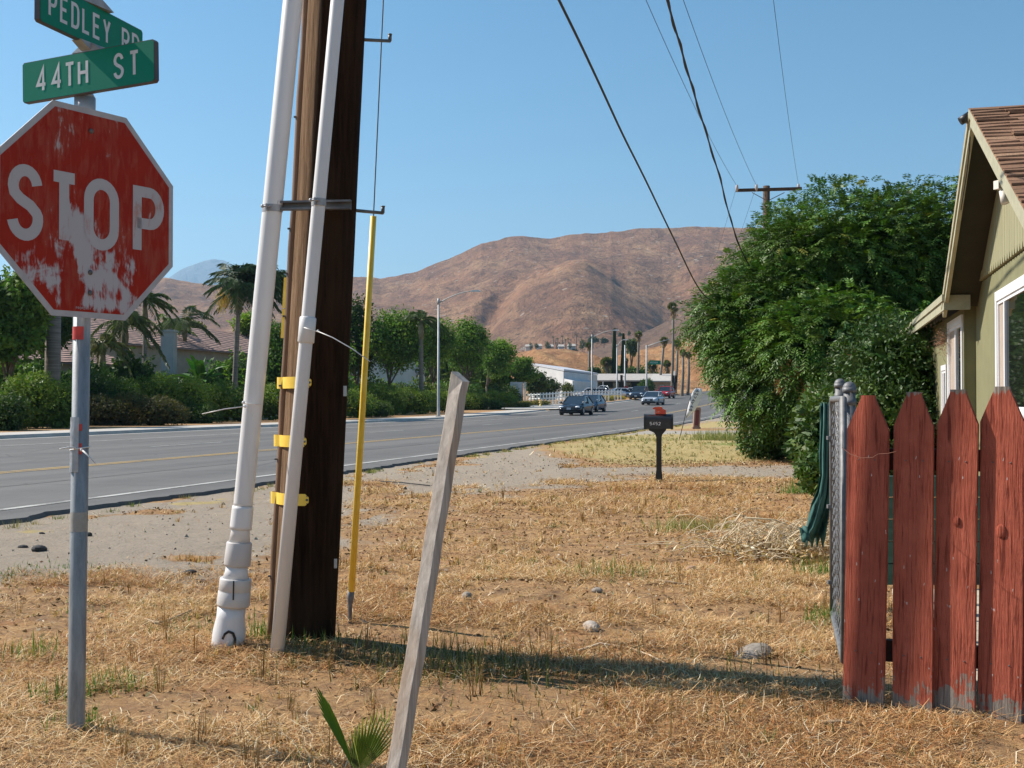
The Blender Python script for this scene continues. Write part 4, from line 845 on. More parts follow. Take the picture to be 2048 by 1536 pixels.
window(16.25, 16.75, .9, 1.62, OBUMP, .07, glass=.5, lab='small white framed window at the far end')
b = MB(); hbox(b, 14.30, 14.36, OBUMP + .001, OBUMP + .02, -.05, 2.28); obj('corner_board', hl(b), OLV, hs)
# lamp and camera under the gable
fl_ = P(1932, 240, 10.9); b = MB(); ax = Vector((-.55, .1, -.35)).normalized(); b.tube([fl_ + ax * .06 + Vector((0, 0, .02)), fl_ - ax * .04 + Vector((0, 0, .02))], [.04, .042], 10); b.box(fl_, (.06, .07, .05)); fo_ = obj('flood_light', hl(b), BLACKP, hs)
b = MB().tube([fl_ + Vector((.02, 0, .02)), P(1950, 236, 10.85)], .008, 6); b.tube([P(1941, 244, 10.87), P(1939, 300, 10.95), P(1933, 350, 11.3), P(1925, 400, 11.6), P(1922, 420, 11.7)], .006, 5); obj('cable', hl(b), BLACKP, fo_)
sl_ = P(1998, 370, 9.6); b = MB().box(sl_, (.06, .06, .07), Matrix.Rotation(.3, 3, 'Z')); b.tube([sl_ + Vector((.02, -.02, -.05)), sl_ + Vector((.03, -.05, -.16))], [.028, .034], 12); obj('sensor_light', hl(b), mat('cream_plastic', (.72, .66, .58), (.6, .55, .5), .5), hs)
ns = []; nc = []
for k in range(260):
    c = HP(15.9 + random.gauss(0, .12), OBUMP + .06 + abs(random.gauss(0, .06)), 2.0 + random.gauss(0, .09)); d = Vector((random.gauss(0, 1), random.gauss(0, 1), random.gauss(-.3, 1))).normalized(); s_ = d.orthogonal().normalized() * .004; L = random.uniform(.05, .12)
    ns.append([tuple(c - s_ - HB), tuple(c + s_ - HB), tuple(c + d * L - HB)]); nc.append(np.array((.20, .10, .06)) * random.uniform(.6, 1.3))
nt_ = nobj('bird_nest', np.array(ns), 3, STRAW, None, np.array(nc), 'tangled brown bird nest under the low eave beside the tall window', 'bird nest'); nt_.location = HB
# low step and walk behind the fence
STEPG = mat('green_boards', (.05, .12, .08), (.035, .085, .055), .7, sc=6, stretch=(1, 1, 4))
b = MB()
for k in range(5): b.box((4.18, 7.5, .10 + k * .14), (3.6, .06, .132))
obj('green_board_wall', b, STEPG, None, 'low green board wall seen through the gaps between red pickets', 'low wall')
WALK = mat('tan_boards', (.52, .44, .33), (.42, .35, .26), .85, sc=5, stretch=(.3, 2, 1), bump=.2)
b = MB()
for k in range(9): b.box((3.55 + k * .085, 5.05 + k * .27, .0), (3.7, .262, .06))
obj('boardwalk', b, WALK, None, 'pale tan board walk behind the red picket fence', 'board walk')
# ---------------- foliage ----------------
def unit(n): 
    v = rng.normal(size=(n, 3)); return v / np.linalg.norm(v, axis=1, keepdims=True)
def blob_pts(blobs, n, lo=.72, hi=1.06, lump=.22, up=0.0, seed=1):
    """points near the skins of overlapping ellipsoids, plus outward directions"""
    w = np.array([b[3] * b[4] + b[4] * b[5] + b[3] * b[5] for b in blobs]); k = rng.choice(len(blobs), n, p=w / w.sum())
    B = np.array([b[:6] for b in blobs], float)[k]; d = unit(n)
    if up: d[:, 2] += up; d /= np.linalg.norm(d, axis=1, keepdims=True)
    u = rng.uniform(lo, hi, n); lm = 1 + lump * (fbm(d[:, 0] * 3 + d[:, 2] * 2 + k * 7, d[:, 1] * 3 - d[:, 2] * 1.5 + 5, seed, 3) - .44) * 2
    p = B[:, :3] + d * B[:, 3:6] * (u * lm)[:, None]; nrm = d / B[:, 3:6]; nrm /= np.linalg.norm(nrm, axis=1, keepdims=True)
    keep = np.ones(n, bool)
    for j, b in enumerate(blobs):
        q = (p - np.array(b[:3])) / np.array(b[3:6]); keep &= ~((np.linalg.norm(q, axis=1) < lo * .86) & (k != j))
    return p[keep], nrm[keep]
def norm(v): return v / (np.linalg.norm(v, axis=-1, keepdims=True) + 1e-9)
def rhomb(p, d, side, L, W, bend=None):
    L = np.asarray(L).reshape(-1, 1); W = np.asarray(W).reshape(-1, 1)
    tip = p + d * L; mid = p + d * L * .45
    if bend is not None: tip = tip + bend * L * .25
    return np.stack([p, mid + side * W / 2, tip, mid - side * W / 2], 1)
def leaves(p, nrm, L, W, droop=.25, jit=.9):
    n = len(p); d = norm(nrm * .6 + unit(n) * jit + np.array([0, 0, -droop])); s = norm(np.cross(d, norm(nrm + unit(n) * .8)))
    return rhomb(p, d, s, rng.uniform(.7, 1.25, n) * L, rng.uniform(.75, 1.2, n) * W)
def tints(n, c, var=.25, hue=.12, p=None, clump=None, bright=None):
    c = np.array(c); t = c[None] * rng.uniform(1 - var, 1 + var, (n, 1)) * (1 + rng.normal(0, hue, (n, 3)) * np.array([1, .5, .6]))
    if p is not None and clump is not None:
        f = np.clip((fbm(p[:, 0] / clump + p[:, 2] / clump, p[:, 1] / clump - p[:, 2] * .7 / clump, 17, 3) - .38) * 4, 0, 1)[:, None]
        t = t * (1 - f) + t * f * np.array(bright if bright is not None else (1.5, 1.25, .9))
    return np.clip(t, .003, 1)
def sprays(p, nrm, L, nl, lw, ll, droop=.5):
    """compound leaves: a drooping rachis with pairs of leaflets"""
    n = len(p); ax = norm(nrm * .9 + unit(n) * .75 + np.array([0, 0, .05])); side = norm(np.cross(ax, norm(np.array([0, 0, 1.]) + unit(n) * .35)))
    L = rng.uniform(.75, 1.25, n) * L; out = []
    for k in range(nl):
        t = (k // 2 + 1) / (nl // 2 + 1); sg = 1 if k % 2 else -1; last = k == nl - 1
        pos = p + ax * (L * t)[:, None]; pos[:, 2] -= droop * L * t * t
        tang = norm(ax + np.array([0, 0, -2 * droop * t])); d = tang if last else norm(tang * .55 + side * sg * .8 + np.array([0, 0, -.25]) + unit(n) * .14)
        s = norm(np.cross(d, np.cross(tang, side) + unit(n) * .25)); sc = (1.1 - .45 * abs(t - .45))
        out.append(rhomb(pos, d, s, ll * sc * rng.uniform(.85, 1.15, n), lw * sc * rng.uniform(.85, 1.15, n)))
    return np.concatenate(out), n
def to_local(V, c): return V - np.array([c[0], c[1], c[2]])
def branches(root, b0, ends, r0, r1, m=BARK, name='trunk', bend=.25, n=8):
    b = MB(); b0 = Vector(b0)
    for e in ends:
        e = Vector(e); mid = b0.lerp(e, .5) + Vector((random.uniform(-1, 1), random.uniform(-1, 1), .3)) * bend * (e - b0).length * .3
        pts = [b0.lerp(mid, t) * (1 - t) + mid.lerp(e, t) * t for t in [i / 6 for i in range(7)]]
        b.tube(pts, [r0 + (r1 - r0) * i / 6 for i in range(7)], n)
    return b
def core_quads(blobs, n, size):
    w = np.array([b[3] * b[4] * b[5] for b in blobs]); k = rng.choice(len(blobs), n, p=w / w.sum()); B = np.array([b[:6] for b in blobs], float)[k]
    p = B[:, :3] + unit(n) * B[:, 3:6] * (rng.uniform(0, 1, n) ** .5 * .68)[:, None]; d = unit(n); s = norm(np.cross(d, unit(n)))
    return rhomb(p - d * size / 2, d, s, np.full(n, size), np.full(n, size * .8))
def bl(px, py, Y, rx, ry, rz): c = P(px, py, Y); return (c.x, c.y, c.z, rx, ry, rz)
# the big tree beside the house
TB = [bl(1705, 575, 27, 2.7, 2.5, 2.2), bl(1540, 640, 25.6, 1.62, 1.6, 1.25), bl(1475, 650, 25.3, .84, .9, .66), bl(1560, 765, 24.4, 1.25, 1.2, .95), bl(1850, 560, 27, 2.1, 2.2, 1.95),
      bl(1612, 520, 26, 1.15, 1.3, .86), bl(1540, 770, 24.3, .60, .5, .36), bl(1640, 790, 23.6, .75, .7, .5), bl(1740, 760, 23.5, 1.5, 1.2, 1.2), bl(1478, 715, 24.6, .60, .7, .70), bl(1850, 740, 24.5, 1.5, 1.3, 1.4), bl(1660, 690, 23.4, 1.4, 1.1, 1.0)]
tb_ = PY(1640, 26.2); bt = thing('big_tree', 'huge dense dark green chinaberry tree hanging over the ground left of the green house', 'tree', tb_)
p, nr = blob_pts(TB, 23000, .8, 1.10, .20, seed=2)
p2, n2 = blob_pts(TB, 4200, .55, .85, .2, seed=4); p = np.concatenate([p, p2]); nr = np.concatenate([nr, n2])
V, n = sprays(p, nr, .33, 11, .034, .105, .42)
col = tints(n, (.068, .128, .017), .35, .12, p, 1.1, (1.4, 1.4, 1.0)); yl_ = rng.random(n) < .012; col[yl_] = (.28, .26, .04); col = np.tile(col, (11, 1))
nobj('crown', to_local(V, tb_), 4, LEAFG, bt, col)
V = core_quads(TB, 5200, .42); nobj('inner_foliage', to_local(V, tb_), 4, LEAF, bt, tints(len(V), (.035, .08, .018)))  # inner leaves coloured darker, crown shade put into their colour
lt = Vector((0, 0, 0)); b = branches(None, (0, 0, -.1), [Vector(q[:3]) - Vector(tb_) for q in TB[:6]], .2, .05); b.tube([(0, 0, -.2), (0, 0, .2), (.05, .1, 1.1)], [.3, .24, .2], 10); obj('trunk', b, BARK, bt)
# dried seed clusters in the tree
sp = []; sc_ = []
for (px, py, Y, r_) in ((1585, 748, 22.9, .28), (1620, 790, 22.6, .22), (1560, 770, 23.0, .14), (1800, 690, 21.8, .2), (1700, 700, 22.2, .12)):
    c = np.array(P(px, py, Y)); n = 420 if r_ > .2 else 140; q = c + unit(n) * rng.uniform(0, 1, (n, 1)) * r_ * np.array([1, 1, 1.3]); d = unit(n); sp.append(rhomb(q, d, norm(np.cross(d, unit(n))), np.full(n, .10), np.full(n, .018))); sc_.append(tints(n, (.42, .24, .10), .3))
nobj('seed_clusters', to_local(np.concatenate(sp), tb_), 4, STRAW, bt, np.concatenate(sc_))
def shrub(name, label, cat, base, blobs, n, L, W, c, m=LEAF, group=None, core=True, clump=.5, bright=None, lump=.25, up=.0, csz=.2, stems=3, droop=.1, twig=True, cc=None):
    t_ = thing(name, label, cat, base, group=group); p, nr = blob_pts(blobs, n, .78, 1.08, lump, up, seed=int(abs(base[0] * 7)) + 3); V = leaves(p, nr, L, W, droop)
    nobj('foliage', to_local(V, base), 4, m, t_, tints(len(V), c, .28, .12, p, clump, bright))
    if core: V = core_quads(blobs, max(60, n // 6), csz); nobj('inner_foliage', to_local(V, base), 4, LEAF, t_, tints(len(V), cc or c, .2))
    if twig:
        b = MB(); 
        for k in range(stems):
            e = Vector(blobs[k % len(blobs)][:3]) - Vector(base) + Vector((random.uniform(-.1, .1), random.uniform(-.1, .1), 0)); b.tube([(0, 0, -.03), e * .5 + Vector((.03, 0, .02)), e], [.02, .015, .006], 5)
        obj('stems', b, BARK, t_)
    return t_
shrub('privet_shrub', 'glossy leafed shrub crowding the chain link gate behind the green cloth', 'shrub', PY(1650, 10.5), [bl(1655, 880, 10.2, .30, .4, .42), bl(1660, 830, 10.8, .26, .4, .3), bl(1640, 940, 9.8, .18, .3, .2)], 4200, .07, .032, (.05, .095, .02), LEAFG, clump=.25, bright=(1.7, 1.4, 1.1), csz=.14)
shrub('side_shrub', 'dark leafy shrub added to darken the gap between the big tree and the house wall', 'shrub', PY(1790, 17), [bl(1770, 880, 17, .9, .8, 1.0), bl(1780, 740, 17.6, .8, .8, .8), bl(1830, 800, 18, .7, .7, 1.3)], 15000, .08, .032, (.045, .09, .018), LEAFG, clump=.4)  # added bush, its dark leaves stand in for the tree's shade
shrub('low_shrub', 'low dark bush under the hanging branches left of the side shrub', 'shrub', PY(1560, 24.9), [bl(1560, 890, 24.8, .85, .5, .36), bl(1605, 880, 24.0, .5, .4, .42), bl(1525, 895, 25.0, .4, .3, .25)], 2600, .12, .055, (.05, .10, .02), LEAFG, clump=.4)
# ---------------- dry grass litter ----------------
def scatter(n, y0, y1, dens=1.0, mgn=1.5, pw=1.0):
    a = rng.uniform(0, 1, n); Y = (y0 ** pw + (y1 ** pw - y0 ** pw) * a) ** (1 / pw); X = rng.uniform(-1, 1, n) * (Y * .455 + mgn); return X, Y
def litter(n, y0, y1, pw, Lr, Wr, lie=True, keepf=None, hz=(0, .02)):
    X, Y = scatter(n, y0, y1, pw=pw); o = X * RN.x + Y * RN.y; gr, gn, lu, pa = masks(X, Y)
    cl = fbm(X * 1.5, Y * 1.5, 61, 4); pr = np.clip(.15 + (cl - .40) * 7, .05, 1) * (1 - np.clip(gr * 1.15, 0, .965)) * (o < 7.6)
    pr *= ~((X > 1.8 + (Y - 5.05) * .3) & (Y > 5.0) & (Y < 8.5)); pr *= keepf(X, Y, gr, gn) if keepf else 1
    k = rng.random(n) < pr; X, Y, gn, gr, lu = X[k], Y[k], gn[k], gr[k], lu[k]; m = len(X)
    Z = zs(X * RD.x + Y * RD.y) + bumps(X, Y); a = rng.uniform(0, 2 * math.pi, m); L = rng.uniform(*Lr, m) * (1 + (Y > 12) * .3); W = rng.uniform(*Wr, m) * (1 + Y / 9)
    return X, Y, Z, a, L, W, gn, lu
SC = np.array([(.68, .44, .21), (.82, .62, .37), (.50, .27, .11), (.42, .18, .065), (.62, .37, .16), (.90, .78, .56), (.20, .11, .06)])
def scol(X, Y, gn, lu):
    m = len(X); rusty = np.clip((fbm(X * .9 + 3, Y * .9, 90, 3) - .42) * 6, 0, 1); k = rng.choice(7, m, p=[.24, .16, .2, .08, .18, .06, .08]); c = SC[k]
    rr = SC[rng.choice([2, 3, 3, 6, 4], m)]; c = np.where((rng.random(m) < rusty * .6)[:, None], rr, c)
    g = np.array([(.34, .29, .12), (.50, .38, .18), (.20, .21, .06)])[rng.choice(3, m)]; c = np.where((rng.random(m) < gn * .9)[:, None], g, c)
    c = np.where((rng.random(m) < lu * .9)[:, None], np.array([.09, .17, .03])[None], c); return c * rng.uniform(.75, 1.2, (m, 1))
Vs = []; Cs = []
for n, y0, y1, pw, Lr, Wr in ((420000, 3.2, 8.5, 2.0, (.02, .12), (.0008, .0021)), (190000, 8.5, 20, 2.0, (.04, .14), (.0010, .0024)), (22000, 20, 42, 1.5, (.08, .2), (.003, .006))):
    X, Y, Z, a, L, W, gn, lu = litter(n, y0, y1, pw, Lr, Wr); m = len(X); tilt = rng.normal(0, .22, m); h = rng.uniform(.001, .02, m)
    p = np.stack([X, Y, Z + h], 1); d = np.stack([np.cos(a) * np.cos(tilt), np.sin(a) * np.cos(tilt), np.abs(np.sin(tilt))], 1); s = np.stack([-np.sin(a), np.cos(a), np.zeros(m)], 1)
    cv = rng.normal(0, .18, m)[:, None]; tip = p + d * L[:, None] + s * cv * L[:, None]; mid = p + d * L[:, None] * .5 - s * cv * L[:, None] * .2; mid[:, 2] += rng.uniform(0, .012, m)
    Vs.append(np.stack([p - s * W[:, None] * .5, p + s * W[:, None] * .5, mid + s * W[:, None] * .5, mid - s * W[:, None] * .5], 1)); Vs.append(np.stack([mid - s * W[:, None] * .5, mid + s * W[:, None] * .5, tip + s * W[:, None] * .2, tip - s * W[:, None] * .2], 1))
    c = scol(X, Y, gn, lu); Cs += [c, c]
X, Y = scatter(75000, 3.2, 24, pw=1.7); o = X * RN.x + Y * RN.y; gr = masks(X, Y)[0]; k = (o < 7.6) & (rng.random(len(X)) < (1 - .97 * gr)) & ~((X > 1.8 + (Y - 5.05) * .3) & (Y > 5) & (Y < 8.5)); X = X[k]; Y = Y[k]; m = len(X); p = np.stack([X, Y, bumps(X, Y) + .006], 1); d = norm(unit(m) * np.array([1, 1, .5])); FLK = rhomb(p, d, norm(np.cross(d, unit(m))), rng.uniform(.008, .035, m) * (1 + Y / 25), rng.uniform(.004, .016, m) * (1 + Y / 25))
nobj('leaf_litter', FLK, 4, STRAW, None, np.array([(.16, .08, .04), (.30, .16, .08), (.10, .06, .035), (.45, .30, .18), (.62, .52, .40)])[rng.choice(5, m, p=[.3, .28, .2, .14, .08])] * rng.uniform(.7, 1.2, (m, 1)), kind='stuff')
nobj('dry_straw', np.concatenate(Vs), 4, STRAW, None, np.concatenate(Cs), kind='stuff')
Vs = []; Cs = []                                                           # upright stubble in tufts
for nt2, y0, y1, pw, per, hh_ in ((2600, 3.2, 9, 2., 13, .06), (3600, 9, 22, 2., 9, .08), (2600, 22, 45, 1.5, 6, .12)):
    X, Y, Z, a, L, W, gn, lu = litter(nt2 * 2, y0, y1, pw, (.04, .1), (.001, .003)); X = np.repeat(X, per); Y = np.repeat(Y, per); Z = np.repeat(Z, per); gn = np.repeat(gn, per); lu = np.repeat(lu, per); hs_ = np.repeat(rng.uniform(.35, 1.15, len(L)), per)
    m = len(X); a = rng.uniform(0, 2 * math.pi, m); r_ = rng.uniform(0, .035, m); lean = rng.uniform(.05, .9, m); H = hs_ * hh_ * rng.uniform(.5, 1.3, m)
    p = np.stack([X + r_ * np.cos(a), Y + r_ * np.sin(a), Z - .004], 1); d = norm(np.stack([np.cos(a) * lean, np.sin(a) * lean, np.ones(m)], 1)); s = np.stack([-np.sin(a), np.cos(a), np.zeros(m)], 1); w = (rng.uniform(.0012, .0028, m) * (1 + Y / 9))[:, None]
    Vs.append(np.stack([p - s * w, p + s * w, p + d * H[:, None]], 1)); c = scol(X, Y, gn, lu); grn = rng.random(m) < np.repeat(rng.random(m // per) < .10, per) * .8; c[grn] = np.array([.12, .19, .04]) * rng.uniform(.7, 1.3, (grn.sum(), 1)); Cs.append(c)
nobj('dry_grass', np.concatenate(Vs), 3, STRAW, None, np.concatenate(Cs), kind='stuff')
Vs = []; Cs = []                                                           # green weeds
for (px, py, n, h, r_, gc) in ((230, 1375, 90, .10, .10, 0), (70, 1320, 60, .12, .08, 0), (120, 1400, 60, .10, .08, 0), (165, 1455, 50, .09, .06, 0), (400, 1260, 120, .06, .2, 0), (530, 1290, 60, .12, .05, 0), (880, 1330, 260, .12, .28, 1), (965, 1335, 200, .14, .2, 1), (700, 1315, 160, .08, .25, 1), (1380, 1060, 260, .15, .22, 2), (1440, 880, 500, .38, .5, 2), (620, 1300, 80, .09, .12, 0), (1225, 1150, 120, .12, .2, 0),
                              (1150, 1345, 160, .08, .4, 1), (1350, 1370, 200, .07, .5, 1), (1660, 1150, 160, .16, .12, 0), (1655, 1240, 120, .12, .08, 0), (1620, 990, 260, .2, .2, 0), (320, 1215, 120, .05, .3, 0), (90, 1150, 260, .04, .35, 0), (1500, 1400, 120, .07, .3, 1), (1290, 880, 260, .15, 1.2, 2)):
    c = G(px, py); n = int(n * 1.3); X = c.x + rng.normal(0, r_, n); Y = c.y + rng.normal(0, r_ * .8, n); Z = bumps(X, Y); a = rng.uniform(0, 6.28, n); lean = rng.uniform(.05, .8, n); H = h * rng.uniform(.4, 1.2, n)
    p = np.stack([X, Y, Z], 1); d = norm(np.stack([np.cos(a) * lean, np.sin(a) * lean, np.ones(n)], 1)); s = np.stack([-np.sin(a), np.cos(a), np.zeros(n)], 1); w = (.0022 * (1 + c.y / 12))
    Vs.append(np.stack([p - s * w, p + s * w, p + d * H[:, None]], 1)); Cs.append(np.array([(.10, .19, .035), (.13, .13, .05), (.26, .26, .10)][gc])[None] * rng.uniform(.7, 1.35, (n, 1)))
nobj('green_weeds', np.concatenate(Vs), 3, LEAF, None, np.concatenate(Cs), kind='stuff')
Vs = []; Cs = []                                                           # tall dry weeds with seed heads, and tufts along the broken road edge
pl_ = []
for k in range(150):
    Y = random.uniform(3.6, 16); X = random.uniform(-.45, .36) * Y; o = X * RN.x + Y * RN.y
    if o < 6.2 and masks(np.array([X]), np.array([Y]))[0][0] < .3: pl_.append((X, Y, random.uniform(.07, .2), random.randint(5, 12), .25, (.30, .17, .08)))
for k in range(130):
    q = RP(random.uniform(7, 60), 7.72 + random.gauss(0, .10)); pl_.append((q.x, q.y, random.uniform(.04, .10), 34, .7, random.choice([(.34, .28, .11), (.20, .22, .06), (.48, .36, .17)])))
for (X, Y, h, n, spread, c3) in pl_:
    a = rng.uniform(0, 6.28, n); lean = rng.uniform(.05, spread, n); H = h * rng.uniform(.5, 1.1, n); r_ = rng.uniform(0, .02 if spread < .5 else .12, n)
    p = np.stack([X + r_ * np.cos(a), Y + r_ * np.sin(a), np.full(n, gz(X, Y))], 1); d = norm(np.stack([np.cos(a) * lean, np.sin(a) * lean, np.ones(n)], 1)); s = np.stack([-np.sin(a), np.cos(a), np.zeros(n)], 1); w = .0016 * (1 + Y / 9)
    Vs.append(np.stack([p - s * w, p + s * w, p + d * H[:, None]], 1)); Cs.append(np.array(c3)[None] * rng.uniform(.7, 1.3, (n, 1)))
    if spread < .5:
        for t_ in (.55, .7, .82, .92, 1.0):
            q = p + d * (H * t_)[:, None]; dd = norm(unit(n) + np.array([0, 0, .5])); s2 = norm(np.cross(dd, unit(n))); Vs.append(np.stack([q - s2 * .002, q + s2 * .002, q + dd * .014], 1)); Cs.append(np.array((.36, .22, .11))[None] * rng.uniform(.7, 1.3, (n, 1)))
nobj('dry_weeds', np.concatenate(Vs), 3, STRAW, None, np.concatenate(Cs), kind='stuff')
# tangled brush pile
bp = G(1575, 1110); V = []; cc = []; b = MB()
for k in range(230):
    c = Vector((random.gauss(0, .38), random.gauss(0, .22), random.uniform(.0, .17))); a = random.uniform(-.7, .5) + (math.pi if random.random() < .5 else 0); L = random.uniform(.12, .5); up_ = random.uniform(.0, .18)
    pts = [c + Vector((math.cos(a) * L * t_, math.sin(a) * L * t_ * .7, up_ * math.sin(t_ * 3.1))) + Vector((random.gauss(0, .012), random.gauss(0, .012), random.gauss(0, .01))) for t_ in (0, .25, .5, .75, 1)]
    b.tube(pts, [.004, .0035, .003, .0025, .0015], 4, caps=False)
for (pt) in ([(1470, 1045), (1480, 1030), (1520, 1045), (1580, 1070), (1640, 1120)], [(1465, 1050), (1470, 1075), (1500, 1110), (1560, 1130)], [(1490, 1035), (1550, 1040), (1610, 1065), (1645, 1100)]):
    b.tube([P(x, y, bp.y + .1 * i) - bp for i, (x, y) in enumerate(pt)], .007, 5)
br = obj('brush_pile', b, mat('bleached_twigs', (.80, .68, .48), (.55, .42, .26), .8, sc=9), None, 'bleached tangle of dry branches lying in front of the green cloth', 'brush pile'); br.location = bp
n = 2200; q = np.stack([rng.normal(0, .34, n), rng.normal(0, .2, n), np.abs(rng.normal(0, .075, n))], 1); d = unit(n)
lv_ = nobj('dead_leaves', rhomb(q, d, norm(np.cross(d, unit(n))), rng.uniform(.03, .08, n), rng.uniform(.008, .02, n)), 4, STRAW, br, SC[rng.choice([0, 1, 4, 6, 5], n)] * .8)
# stones, lumps and sticks
def rock(px, py, r, m, name, label, cat, sx=1.0, sz=.6, group=None):
    c = G(px, py); c.z = gz(c.x, c.y); b = MB(); b.ball((0, 0, 0), 1, 12, 8); o_ = random.uniform(0, 50)
    b.v = [(x * r * sx * (1 + .5 * (fbm(np.array([x * 1.7 + o_]), np.array([y * 1.7 + z]), 3, 3)[0] - .45)), y * r * (1 + .5 * (fbm(np.array([y * 1.7 + o_]), np.array([z * 1.9 + x]), 5, 3)[0] - .45)), z * r * sz) for x, y, z in b.v]
    b.sm = [False] * len(b.sm); o = obj(name, b, m, None, label, cat, group); o.location = (c.x, c.y, c.z + r * sz * .35); o.rotation_euler = (random.uniform(-.2, .2), random.uniform(-.2, .2), random.uniform(0, 3)); return o
LS = mat('pale_stone', (.50, .43, .36), (.34, .28, .23), .9, sc=20, bump=.7, bsc=30, bd=.012)
rock(1182, 1258, .045, LS, 'stone', 'pale chunky stone in the dry grass right of the leaning stake', 'stone', 1.3, .8)
rock(1508, 1308, .07, STONE, 'stone', 'flat grey brown stone near the first red picket', 'stone', 1.7, .45)
rock(1194, 1190, .032, STONE, 'stone', 'small brown stone beyond the pale chunky one', 'stone', 1.3, .7)
rock(934, 1207, .036, STONE, 'stone', 'rounded brown stone just right of the leaning stake', 'stone', 1, .9)
rock(1382, 1142, .042, mat('tan_brick', (.38, .24, .15), (.28, .18, .12), .9, sc=20), 'brick_piece', 'broken tan brick piece in the middle of the dry grass', 'brick piece', 1.0, .8)
rock(78, 1101, .060, DSTONE, 'asphalt_lump', 'largest black asphalt lump on the gravel left of the sign post', 'asphalt lump', 1.4, .6)
rock(46, 1094, .035, DSTONE, 'asphalt_lump', 'small black asphalt lump left of the largest one', 'asphalt lump', 1.2, .5)
rock(178, 1073, .03, DSTONE, 'asphalt_lump', 'black asphalt lump touching the right side of the sign post', 'asphalt lump', 1, .9)
rock(378, 1150, .04, DSTONE, 'asphalt_lump', 'ragged black lump between the sign post and the riser pipe', 'asphalt lump', 1.5, .6)
rock(404, 1162, .034, DSTONE, 'asphalt_lump', 'low grey black lump nearest the thick riser pipe', 'asphalt lump', 1.6, .4)
rock(100, 1318, .03, TWIG, 'bark_piece', 'brown curl of bark in the grass left of the sign post', 'bark piece', 1.8, .5)
rock(84, 1072, .022, DSTONE, 'asphalt_lump', 'little dark lump near the road edge at far left', 'asphalt lump', 1.2, .6)
V = []; n = 2600; X, Y = scatter(n * 3, 7.5, 26, pw=2.); gr, _, _, _ = masks(X, Y); o_ = X * RN.x + Y * RN.y; k = (rng.random(n * 3) < gr) & (o_ < 7.7); X = X[k]; Y = Y[k]; m = len(X); r_ = rng.gamma(1.1, .0036, m) * (1 + Y / 30); Z = bumps(X, Y)
a = rng.uniform(0, 6.28, m); c = np.stack([X, Y, Z + r_ * .3], 1); tet = np.stack([np.stack([np.cos(a + j * 2.09) * r_, np.sin(a + j * 2.09) * r_, -r_ * .4], 1) for j in range(3)] + [np.stack([0 * r_, 0 * r_, r_ * .7], 1)], 1) + c[:, None]
nobj('gravel_chips', np.concatenate([tet[:, [0, 1, 3]], tet[:, [1, 2, 3]], tet[:, [2, 0, 3]]]), 3, STRAW, None, np.tile(np.array([(.10, .095, .09), (.3, .27, .23), (.45, .4, .34), (.06, .055, .05)])[rng.choice(4, m)], (3, 1)), kind='stuff')
def stick(pts, r, name, label, cat, m=TWIG):
    p0 = G(*pts[0]); b = MB(); q = []
    for i, (x, y) in enumerate(pts):
        g = G(x, y); g.z = gz(g.x, g.y) + r + .008 + .012 * (i % 2); q.append(g - p0)
    b.tube(q, [r * (1 - .5 * i / len(q)) for i in range(len(q))], 7); o = obj(name, b, m, None, label, cat); o.location = p0; return o
stick([(1312, 1166), (1340, 1170), (1382, 1174)], .009, 'branch', 'short brown branch lying above the broken brick piece', 'branch')
stick([(1155, 1303), (1200, 1297), (1260, 1300), (1300, 1318), (1335, 1332)], .006, 'branch', 'thin pale arched branch right of the stake', 'branch', mat('pale_twig', (.62, .5, .35), (.5, .38, .25), .8))
stick([(1640, 1448), (1680, 1456), (1725, 1458)], .007, 'branch', 'dark branch on bare dirt in front of the red pickets', 'branch')
stick([(745, 962), (800, 968), (860, 975)], .012, 'branch', 'dark stick on the gravel between the guy wire and the stake', 'branch', DSTONE)
stick([(1345, 963), (1380, 965), (1420, 962), (1470, 963)], .010, 'branch', 'dark fallen branch on the ground right of the mailbox', 'branch', mat('dark_branch', (.12, .08, .05), (.07, .05, .035), .9))
stick([(285, 1244), (318, 1258), (340, 1247), (383, 1228)], .009, 'palm_husk', 'forked pale palm husk in the grass left of the thick riser pipe', 'palm husk', mat('husk', (.5, .36, .22), (.35, .24, .14), .8))
# ---------------- beyond the road ----------------
GRN = dict(juniper=(.11, .17, .028), dark=(.04, .075, .018), tree=(.11, .19, .032), lime=(.14, .22, .035), olive=(.11, .13, .045))
def shrub_px(px0, px1, ytop, o, label, c, n=2600, L=.17, W=.05, name='shrub', nb=3, ry=1.3, Y=None, group='clipped shrubs along the far sidewalk', bright=(1.9, 1.6, 1.2), lump=.2, up=.5):
    m_ = (px0 + px1) / 2; base = PO(m_, o) if Y is None else PY(m_, Y); base.z += .1; Y = base.y; bs = []
    for k in range(nb):
        t_ = (k + .5) / nb; px = px0 + (px1 - px0) * t_; h = 1.10 * (P(m_, ytop, Y).z - base.z) * (1 if k == nb // 2 else random.uniform(.8, .97)); c0 = PY(px, Y + random.uniform(-.3, .5)); rx = (px1 - px0) / 2 / F * Y * (.62 if nb > 1 else 1)
        bs.append((c0.x, c0.y, base.z + h * .40, rx, ry * random.uniform(.85, 1.1), h * .60))
    return shrub(name, label, 'shrub', base, bs, int(n * 2.1), L * .8, W, c, LEAF, group, clump=.9, bright=bright, lump=lump, up=up, csz=.35, twig=False, cc=tuple(k * .8 for k in c))
